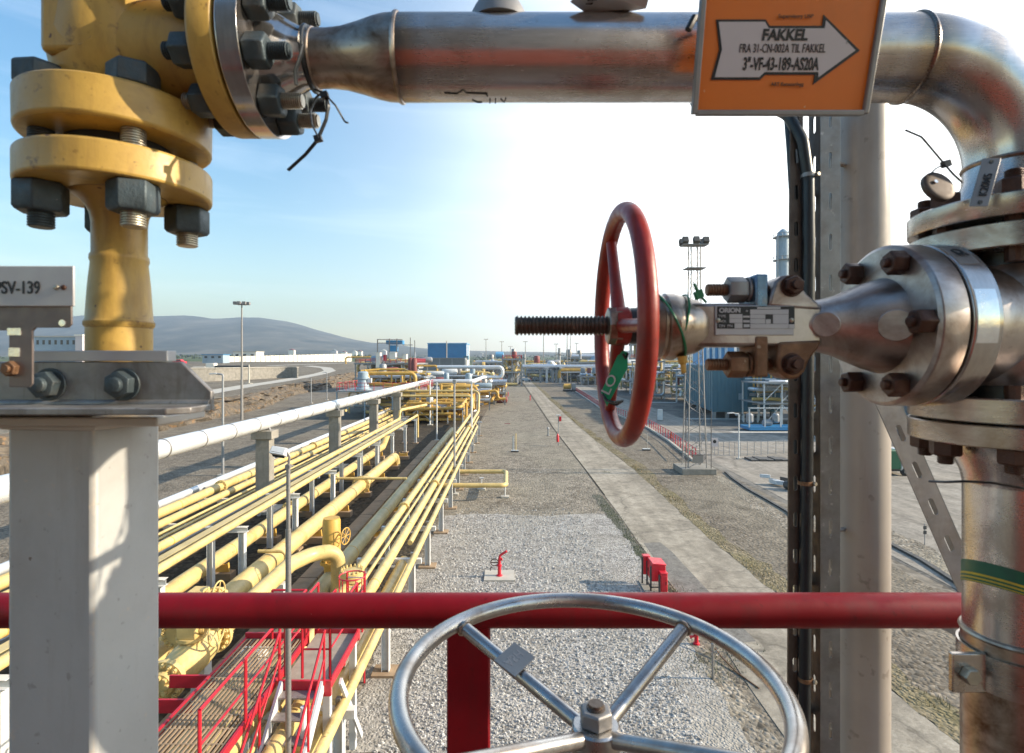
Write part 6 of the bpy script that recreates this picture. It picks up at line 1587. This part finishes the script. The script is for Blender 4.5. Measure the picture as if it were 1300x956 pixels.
# ================================================================== buildings
def corrug(m, x0, x1, y, z0, z1, step, dep):
    n = int((x1-x0)/step)
    for k in range(n): a = x0+(x1-x0)*k/n; m.box(a+step*.18, a+step*.62, y-dep, y, z0, z1)
t = thing('blue_building', 'big bright blue hall on the horizon left of the path', 'building', V(-33.5,312,0))
x0, x1, Yb, zt = P(543,0,300).x, P(592,0,300).x, 300, P(0,436.5,300).z
m = MB(); m.box(x0,x1,Yb,Yb+24,0,zt); m.build('wall', 'blue_cladding', t)
m = MB(); corrug(m, x0, x1, Yb, .2, zt-.4, .55, .07); m.build('wall_ribs', 'blue_cladding', t)
m = MB(); m.box(x0-.3,x1+.3,Yb-.35,Yb+24.3,zt,zt+.5); m.build('roof', 'blue_light', t)
for k in range(5):
    m = MB(); m.box(x1+.002,x1+.18,Yb+1+k*4.6,Yb+3.4+k*4.6,1,zt-.3); m.build('side_panel', 'pale_wall' if k % 2 == 0 else 'blue_light', t)
m = MB(); m.cyl(V(P(567,0,299).x,299.3,0), V(P(567,0,299).x,299.3,zt+1.6), .28, n=8); m.build('flue', 'cream_paint', t)
m = MB(); m.box(-24,-21.5,292,296,0,11.5); m.build('annex', 'blue_module', t)
t = thing('louvre_building', 'low grey louvred building in front of the blue hall', 'building', V(-32,266,0))
x0, x1, Yb = P(526,0,252).x, P(590,0,252).x, 252
m = MB(); m.box(x0,x1,Yb,Yb+14,0,P(0,455,252).z); m.build('wall', 'grey_cladding', t)
m = MB()
for k in range(18): z = 4.2+k*.33; m.box(x0+.3,x1-.3,Yb-.14,Yb-.02,z,z+.2)
m.build('louvres', 'grey_cladding', t)
m = MB()
for k in range(5): x = x0+(x1-x0)*k/4; m.box(x-.25,x+.25,Yb-.3,Yb-.16,0,10)
m.build('pilasters', 'grey_steel', t)
for k in range(7): x = x0+.8+k*3.1; m = MB(); m.box(x,x+2.4,Yb-.18,Yb-.15,1.4,3.6); m.build('window', 'window_dark', t)
m = MB(); m.box(x0-.2,x1+.2,Yb-.4,Yb+14.2,P(0,455,252).z,P(0,454.3,252).z); m.build('roof', 'grey_steel', t)
m = MB(); m.box(x1+.02,x1+1.0,Yb-.2,Yb+12,0,9.4); m.build('end_wall', 'pale_wall', t)
# plateau buildings
def house(lab, px0, px1, pyt, pyb, Y, wall, roofm, depth=12, win=3, name='site_building', pitched=False):
    a, b = P(px0,pyb,Y), P(px1,pyt,Y); zb = min(a.z, zp(Y)-.3 if Y < 480 else land_z2(Y, px0)-.5); t = thing(name, lab, 'building', V((a.x+b.x)/2, Y+depth/2, zb))
    m = MB(); m.box(a.x,b.x,Y,Y+depth,zb,b.z); m.build('wall', wall, t)
    m = MB(); w = (b.x-a.x)
    if pitched: m.prism([(a.x-.4,b.z),(b.x+.4,b.z),((a.x+b.x)/2,b.z+w*.25)], V(0,Y-.3,0), EX, EZ, V(0,depth+.6,0))
    else: m.box(a.x-.4,b.x+.4,Y-.4,Y+depth+.4,b.z,b.z+max(.3,(b.z-a.z)*.10))
    m.build('roof', roofm, t)
    hh = b.z-max(a.z, zb)
    for k in range(win): x = a.x+w*(k+.3)/win; m = MB(); m.box(x,x+w/win*.4,Y-.06,Y-.02,b.z-hh*.55,b.z-hh*.22); m.build('window', 'window_dark', t)
    return t
house('grey blue site building with a blue roof on the plateau left of the pale wall', 257, 283, 450.5, 458, 330, 'blue_grey', 'blue_cladding', 8, 3)
house('pale two storey site building standing behind the perimeter wall', 296, 325, 447, 458, 440, 'pale_wall', 'concrete_pale', 14, 3)
house('long low building with blue windows far left behind the valve pipe', 44, 105, 428, 445, 300, 'blue_grey', 'concrete_pale', 18, 8)
house('white block at the right end of the building behind the yellow valve pipe', 95.5, 104.5, 426.5, 445.5, 296, 'white_enamel', 'pale_wall', 10, 0)
for k, (a, b, t_, bo, Y, w, r) in enumerate(((433.5,439,447,450,1500,'pale_wall','brown_red'), (447,452,446.5,450.5,1400,'pale_wall','pale_wall'), (453,459,446,450,1450,'pale_wall','brown_red'), (483,490,445.5,450,1500,'white_enamel','pale_wall'), (366,373,444.5,447,1600,'pale_wall','brown_red'), (420,427,445.5,448.5,1550,'white_enamel','grey_steel'), (608,613,448,452,1500,'white_enamel','pale_wall'))):
    house('tiny pale house below the hill, %s from the left' % ['fourth','fifth','sixth','seventh','leftmost','third','rightmost; eighth'][k] if k != 4 else 'leftmost tiny pale house below the hill', a, b, t_, bo, Y, w, r, 14, 0, 'house', True)
# things parked on the plateau
for k, (px, py, l, mt, lab) in enumerate(((262,473,9,'white_steel','white pipe lengths stacked on the plateau edge beside the angle iron'), (243,468,6,'cream_paint','cream crate on the plateau beside the angle iron'))):
    q = gz(px, py); t = thing('stored_goods', lab, 'goods', q); m = MB()
    for j in range(5): m.cyl(q+V(0,j*.5,.3), q+V(l,j*.5+1,.3), .25, n=8)
    for j in range(3): m.cyl(q+V(.5,j*.5+.3,.75), q+V(l-.5,j*.5+1.3,.75), .25, n=8)
    m.build('stack', mt, t)
q = gz(296, 471); t = thing('tank_trailer', 'dark low trailers parked in front of the bund wall', 'trailer', q)
m = MB(); m.box(q.x-8,q.x+7,q.y,q.y+3,1.0+q.z,2.4+q.z); m.build('bed', 'dark_steel', t, bevel=.1)
m = MB(); m.box(q.x-12,q.x-8.4,q.y,q.y+3,.8+q.z,3.4+q.z); m.build('crate', 'pale_wall', t, bevel=.1)
for k in range(5): m = MB(); m.lathe([(0,.5),(.5,.5)], q+V(-7+k*3,-.05,.55), EY, 14); m.build('wheel', 'rubber', t)
q = gz(226, 462.5); t = thing('parked_car', 'small red car on the plateau beside the pale plate', 'car', q)
m = MB(); m.prism([(-3.4,.5),(3.4,.5),(3.4,1.6),(2.0,1.8),(1.2,2.7),(-2.0,2.7),(-2.8,1.8),(-3.4,1.7)], q, EX, EZ, V(0,2.8,0)); m.build('body', 'red_box_paint', t, bevel=.1)
m = MB(); m.prism([(1.7,1.85),(1.05,2.5),(-1.9,2.5),(-2.4,1.85)], q+V(0,-.02,0), EX, EZ, V(0,.03,0)); m.build('window', 'window_dark', t)
for x in (-2.2,2.1): m = MB(); m.lathe([(0,.6),(.3,.6)], q+V(x,-.05,.6), EY, 16); m.build('wheel', 'rubber', t)

# ================================================================== blue module and neighbours on the right
t = thing('blue_module', 'big weathered blue plant module standing on short legs behind the lattice tower', 'module', V(42,102,0))
q0 = G(905,531); Ya = q0.y; xa = q0.x
fx = P(984,0,Ya).x; yl = 113; xl = P(868,0,yl).x
def slab(z0, z1, mt, name, par, out=0.):
    m = MB(); m.prism([(xa,Ya),(fx,Ya),(fx+2,yl),(xl,yl)], V(0,0,z0), EX, EY, V(0,0,z1-z0)); return m.build(name, mt, par)
slab(1.0, 8.2, 'blue_module', 'wall', t); slab(8.2, 8.45, 'blue_light', 'roof', t)
m = MB(); n = 16
for k in range(n): x = xa+(fx-xa)*k/n; m.box(x+.05,x+.09,Ya-.05,Ya,1.1,8.1)
for k in range(n): p = V(xa,Ya,0).lerp(V(xl,yl,0), k/n); m.box(p.x-.06,p.x,p.y,p.y+.1,1.1,8.1)
m.build('panel_joints', 'blue_module', t)
xm = P(943,0,Ya).x
m = MB(); m.box(xm,fx,Ya-1.6,Ya-.02,1.2,7.6); m.build('porch_bay', 'blue_module', t)
for x, y in ((xa+.3,Ya+.3), (xm-.3,Ya+.3), (fx-.3,Ya+.3), ((xa+xm)/2,Ya+.3), ((xa+xl)/2+.4,(Ya+yl)/2), (xl+.4,yl-.5)):
    m = MB(); m.box(x-.25,x+.25,y-.2,y+.3,0,1.0); m.build('leg', 'grey_steel', t)
m = MB(); m.box(xa+4.0,xa+4.6,Ya-.06,Ya-.02,2.9,3.9); m.build('hatch', 'blue_grey', t)
m = MB(); m.box(xa+.8,xa+2.0,Ya-.06,Ya-.02,1.1,3.4); m.build('door', 'blue_module', t)
t = thing('exhaust_block', 'pale blue upper block with white vertical ducts on top of the blue module', 'module', V(40,104,8.5))
pa, pb = P(893,438,106), P(932,466,106)
m = MB(); m.box(pa.x,pb.x,106,112,8.45,pa.z); m.build('block', 'blue_light', t)
for x in (899,906,914,922): p0 = P(x,437,105.4); m = MB(); m.cyl(V(p0.x,105.5,8.45), V(p0.x,105.5,p0.z), .28, n=10); m.build('duct', 'white_steel', t)
for k, (x, yb, yt) in enumerate(((957,498,478), (961.5,497,478), (966,502,474), (979,503,474))):
    p0, p1 = P(x,yt,84.2), P(x,yb,84.2); m = MB(); m.tube(fillet([p1, p0, p0+V(0,1.2,0)], .2, 3), .15, 8); one('vent_pipe', m, 'ochre_pipe_paint', ['first','second','third','fourth'][k]+' yellow vertical pipe from the left on the blue module front', 'pipe')
m = MB(); a, b = P(946,481,83.8), P(985,481,83.8); m.tube([a, b], .09, 6); m.tube([b, b+V(0,4,0)], .09, 6); one('handline', m, 'white_steel', 'level white pipe crossing the yellow vertical pipes on the blue module', 'pipe')
t = thing('blue_skid', 'low blue skid frame with small machines in front of the white truss unit', 'skid', G(975,545))
q = G(975,546); m = MB(); m.box(q.x-3,q.x+4,q.y-1.5,q.y+1.5,.15,.55); m.build('frame', 'blue_cladding', t)
for k in range(4): m = MB(); m.lathe([(0,.3),(.2,.45),(1.0,.45),(1.2,.3)], q+V(-2.4+k*1.7,0,.95), EX if k % 2 else EZ, 12); m.build('machine', 'grey_steel', t)
m = MB()
for x in (-3,-1,1,3.8): m.box(q.x+x-.07,q.x+x+.07,q.y-1.4,q.y-1.26,.5,3.0)
m.box(q.x-3.1,q.x+4,q.y-1.4,q.y-1.26,2.9,3.04); m.build('railing', 'white_steel', t)
t = thing('white_bench', 'row of white trestles in front of the blue module', 'trestle', G(948,534))
for k in range(5):
    q = G(938+k*6, 536); m = MB(); m.box(q.x-.1,q.x+.1,q.y-.1,q.y+.1,0,1.0); m.box(q.x-.5,q.x+.5,q.y-.15,q.y+.15,1.0,1.15); m.build('trestle_leg', 'white_steel', t)
q = G(838,534); t = thing('white_cabinet', 'narrow white post cabinet standing alone in the shaded yard', 'cabinet', q)
m = MB(); m.box(q.x-.35,q.x+.35,q.y-.2,q.y+.2,.1,1.7); m.build('body', 'white_steel', t, bevel=.03); m = MB(); m.box(q.x-.45,q.x+.45,q.y-.3,q.y+.3,0,.1); m.build('plinth', 'concrete', t)
for k, (y0_, y1_, x0_, hh_) in enumerate(((60,66.5,66,21), (76,92,66,23), (101,124,64,22), (133,150,62,20))):
    t = thing('plant_hall', ['nearest','second nearest','third nearest','farthest'][k]+' grey clad plant hall standing right of the yard, shading it', 'building', V(x0_+10,(y0_+y1_)/2,0))
    m = MB(); m.box(x0_,x0_+20,y0_,y1_,0,hh_); m.build('wall', 'grey_cladding', t)
    m = MB(); m.box(x0_-.4,x0_+20.4,y0_-.4,y1_+.4,hh_,hh_+.5); m.build('roof', 'grey_steel', t)
    for j in range(3): m = MB(); m.box(x0_-.06,x0_-.02,y0_+1.2+j*(y1_-y0_)/3,y0_+1.2+j*(y1_-y0_)/3+1.6,3,5); m.build('window', 'window_dark', t)
    m = MB(); m.box(x0_+2,x0_+4,y0_-.06,y0_-.02,0,2.4); m.build('door', 'blue_grey', t)
# distillation column
cx, cy = P(994,0,205).x, 205
t = thing('distillation_column', 'tall blue grey distillation column with ring platforms, far right of the lattice tower', 'column', V(cx,cy,0))
zt = P(0,291,205).z
m = MB(); m.lathe([(0,2.4),(zt-3,2.4),(zt-1.2,1.9),(zt,.6)], V(cx,cy,0), EZ, 28); m.build('shell', 'blue_grey', t)
for k in range(6):
    z = zt-3-k*8.5; m = MB(); m.lathe([(-.2,2.4),(-.2,3.5),(0,3.5),(0,2.4)], V(cx,cy,z), EZ, 24, False); m.torus(V(cx,cy,z+1.1), EZ, 3.45, .1, 24, 5)
    for j in range(12): a = 2*PI*j/12; p = V(cx+3.45*math.cos(a), cy+3.45*math.sin(a), z); m.cyl(p, p+V(0,0,1.1), .08, n=5)
    m.build('ring_platform', 'galvanised', t)
m = MB(); m.cyl(V(cx+2.9,cy-1.2,0), V(cx+2.9,cy-1.2,zt-2), .35, n=10); m.build('downcomer', 'ochre_pipe_paint', t)
m = MB(); m.box(cx-3.1,cx-2.7,cy-2.2,cy-1.6,0,zt-3); m.build('ladder', 'grey_steel', t)

# ================================================================== pipe bridge across the right
Yb = 226
t = thing('pipe_bridge', 'long pipe bridge carrying a silver pipe over the end of the path', 'pipe bridge', V(20,Yb,0))
zs = P(0,465.5,Yb).z
m = MB(); m.tube([V(P(655,0,Yb).x,Yb,zs), V(75,Yb,zs)], .85, 16); m.build('silver_pipe', 'silver_pipe', t)
m = MB(); m.tube(fillet([V(P(710,0,Yb-2).x,Yb-2,2.0), V(P(710,0,Yb-2).x,Yb-2,zs-1.3), V(75,Yb-2,zs-1.3)], 1.2, 4), .62, 14); m.build('yellow_pipe', 'ochre_pipe_paint', t)
for k, px in enumerate((686,694,701.5,706,711,741.5,749,765,790,815)):
    x = P(px,0,Yb).x; m = MB(); m.box(x-.45,x+.45,Yb-1.2,Yb+1.2,0,zs-.8); m.box(x-1.4,x+1.4,Yb-1.6,Yb+1.6,zs-1.1,zs-.82); m.build('column', 'white_steel' if k in (1,4,5,6) else 'grey_steel', t)
m = MB(); m.box(P(711,0,Yb).x,75,Yb-3.0,Yb-2.6,zs-2.4,zs-2.0); m.build('walkway_beam', 'white_steel', t)
m = MB(); z2 = P(0,459,330).z; m.tube([V(P(664,0,330).x,330,z2), V(110,330,z2)], .55, 10); bb = m
for k in range(9): bb.box(12+k*12,12.6+k*12,329.7,330.3,0,z2)
one('far_pipeline', bb, 'ochre_pipe_paint', 'thin yellow pipeline on posts, far beyond the silver pipe bridge', 'pipeline')
q = P(746,459,300); t = thing('round_tank', 'pale blue grey round tank behind the pipe bridge, left of the handwheel', 'tank', V(q.x+4,300,0))
m = MB(); m.lathe([(0,5.5),(6.5,5.5),(9.5,4.6),(11.5,2.6),(12.2,.3)], V(q.x+5,300,0), EZ, 24); m.build('shell', 'blue_grey', t)
m = MB(); m.torus(V(q.x+5,300,6.6), EZ, 5.6, .2, 24, 6); m.build('ring', 'galvanised', t)
q = P(637,450,300); t = thing('blue_tank', 'small bright blue tank on the horizon above the process tower', 'tank', V(q.x,300,0))
m = MB(); m.lathe([(-.3,.6),(0,1.7),(4.0,1.7),(4.3,.6)], V(q.x-3.2,300,12.2), EX, 16); m.build('shell', 'blue_light', t)
for x in (-2.4,.4): m = MB(); m.box(q.x+x-.3,q.x+x+.3,299,301,0,10.6); m.build('leg', 'grey_steel', t)
q = G(721,497); t = thing('pump_skid', 'small skid with an orange yellow machine beside the far end of the road railing', 'skid', q)
m = MB(); m.box(q.x-1.4,q.x+2.4,q.y-1,q.y+1,.1,.6); m.build('frame', 'dark_steel', t)
m = MB(); m.lathe([(0,.5),(.2,.8),(2.2,.8),(2.4,.4)], q+V(-1.4,0,1.5), EX, 14); m.build('motor', 'ochre_pipe_paint', t)
m = MB(); m.box(q.x+1.2,q.x+2.2,q.y-.8,q.y+.8,.6,2.4); m.build('panel', 'grey_steel', t)
q = G(668,484.5); t = thing('parked_car', 'tiny white and blue car with a red rear at the far end of the path', 'car', q)
m = MB(); m.prism([(-2.1,.35),(2.1,.35),(2.1,.9),(1.2,1.0),(.7,1.5),(-1.3,1.5),(-1.9,.95),(-2.1,.9)], q+V(0,0,0), EX, EZ, V(0,1.7,0)); m.build('body', 'blue_grey', t, bevel=.05)
m = MB(); m.box(q.x+1.9,q.x+2.15,q.y-.02,q.y+1.72,.55,1.4); m.build('tail', 'red_box_paint', t)
for x in (-1.3,1.3): m = MB(); m.lathe([(0,.35),(.2,.35)], q+V(x,-.03,.35), EY, 14); m.build('wheel', 'rubber', t)

# ================================================================== sky, sun, air, camera
SUN_EL, SUN_AZ = R(24.0), R(92.2)              # azimuth clockwise from straight ahead
w = bpy.data.worlds.new('World'); scene.world = w; w.use_nodes = True; nt = w.node_tree
bg = nt.nodes['Background']; sky = N(nt, 'ShaderNodeTexSky'); sky.sky_type = 'NISHITA'; sky.sun_disc = False
sky.sun_elevation = SUN_EL; sky.sun_rotation = SUN_AZ; sky.air_density = 1.35; sky.dust_density = .6; sky.ozone_density = 1.5; sky.altitude = 30
tc = N(nt, 'ShaderNodeTexCoord'); mp_ = N(nt, 'ShaderNodeMapping'); mp_.inputs['Scale'].default_value = (1.2, 1.2, 9); mp_.inputs['Rotation'].default_value = (R(8), R(-6), 0)
L(nt, tc.outputs['Generated'], mp_.inputs['Vector'])
n1 = noise_node(nt, mp_.outputs['Vector'], 2.2, 8, .55, .6)
cl = ramp(nt, n1, [(.52, (0,0,0)), (.80, (.15,)*3)])
hs = N(nt, 'ShaderNodeHueSaturation'); hs.inputs['Saturation'].default_value = 1.38; L(nt, sky.outputs['Color'], hs.inputs['Color'])
col = mix(nt, cl, hs.outputs['Color'], (8.5, 9, 9.6))
# white glow mixed into the sky colour ahead right, well away from the sun
dt = N(nt, 'ShaderNodeVectorMath'); dt.operation = 'DOT_PRODUCT'; dt.inputs[1].default_value = (math.sin(R(38))*math.cos(R(9)), math.cos(R(38))*math.cos(R(9)), math.sin(R(9)))
L(nt, tc.outputs['Generated'], dt.inputs[0])
n2 = noise_node(nt, mp_.outputs['Vector'], .9, 4, .5, .3)
ad = N(nt, 'ShaderNodeMath'); ad.operation = 'MULTIPLY_ADD'; ad.inputs[1].default_value = .12; L(nt, n2, ad.inputs[0]); L(nt, dt.outputs['Value'], ad.inputs[2])
vf = ramp(nt, ad.outputs[0], [(.54, (0,0,0)), (.73, (.08,)*3), (.85, (.30,)*3), (.94, (.58,)*3), (1.0, (.88,)*3)], 'B_SPLINE')
col = mix(nt, vf, col, (13.5, 13.5, 13.2))
L(nt, col, bg.inputs['Color']); bg.inputs['Strength'].default_value = .118
sd = V(math.sin(SUN_AZ)*math.cos(SUN_EL), math.cos(SUN_AZ)*math.cos(SUN_EL), math.sin(SUN_EL))
sl = bpy.data.lights.new('sun', 'SUN'); sl.energy = 5.0; sl.angle = R(.53); sl.color = (1, .87, .68)
so = bpy.data.objects.new('sun', sl); COL.objects.link(so); so.rotation_euler = (-sd).to_track_quat('-Z', 'Y').to_euler(); so.location = (30, 0, 60)

hz = MB(); hz.box(-5600, 5600, -900, 5800, -1.2, 470)
o_ = bpy.data.objects.new('haze', bpy.data.meshes.new('haze')); o_.data.from_pydata([tuple(v) for v in hz.v], [], hz.f); COL.objects.link(o_); o_['kind'] = 'stuff'
hm = bpy.data.materials.new('haze_air'); hm.use_nodes = True; ht = hm.node_tree; ht.nodes.remove(ht.nodes['Principled BSDF'])
pv = N(ht, 'ShaderNodeVolumePrincipled'); pv.inputs['Color'].default_value = (.68, .83, 1, 1); pv.inputs['Density'].default_value = .00021; pv.inputs['Anisotropy'].default_value = .35
L(ht, pv.outputs['Volume'], ht.nodes['Material Output'].inputs['Volume']); o_.data.materials.append(hm)

cam = bpy.data.cameras.new('camera'); co = bpy.data.objects.new('camera', cam); COL.objects.link(co); scene.camera = co
co.location = (0, 0, H); co.rotation_euler = (R(90), 0, 0)
cam.sensor_width = 36; cam.lens = 36*FPX/1300; cam.clip_start = .02; cam.clip_end = 20000
cam.shift_x = (650-CX)/1300; cam.shift_y = -(478-CY)/1300
cam.dof.use_dof = True; cam.dof.focus_distance = 4.0; cam.dof.aperture_fstop = 11
vs = scene.view_settings; vs.view_transform = 'Standard'; vs.look = 'None'; vs.gamma = 1; vs.use_curve_mapping = False; vs.exposure = .95
scene.render.film_transparent = False
for o in bpy.data.objects:
    if '_o' in o: del o['_o']
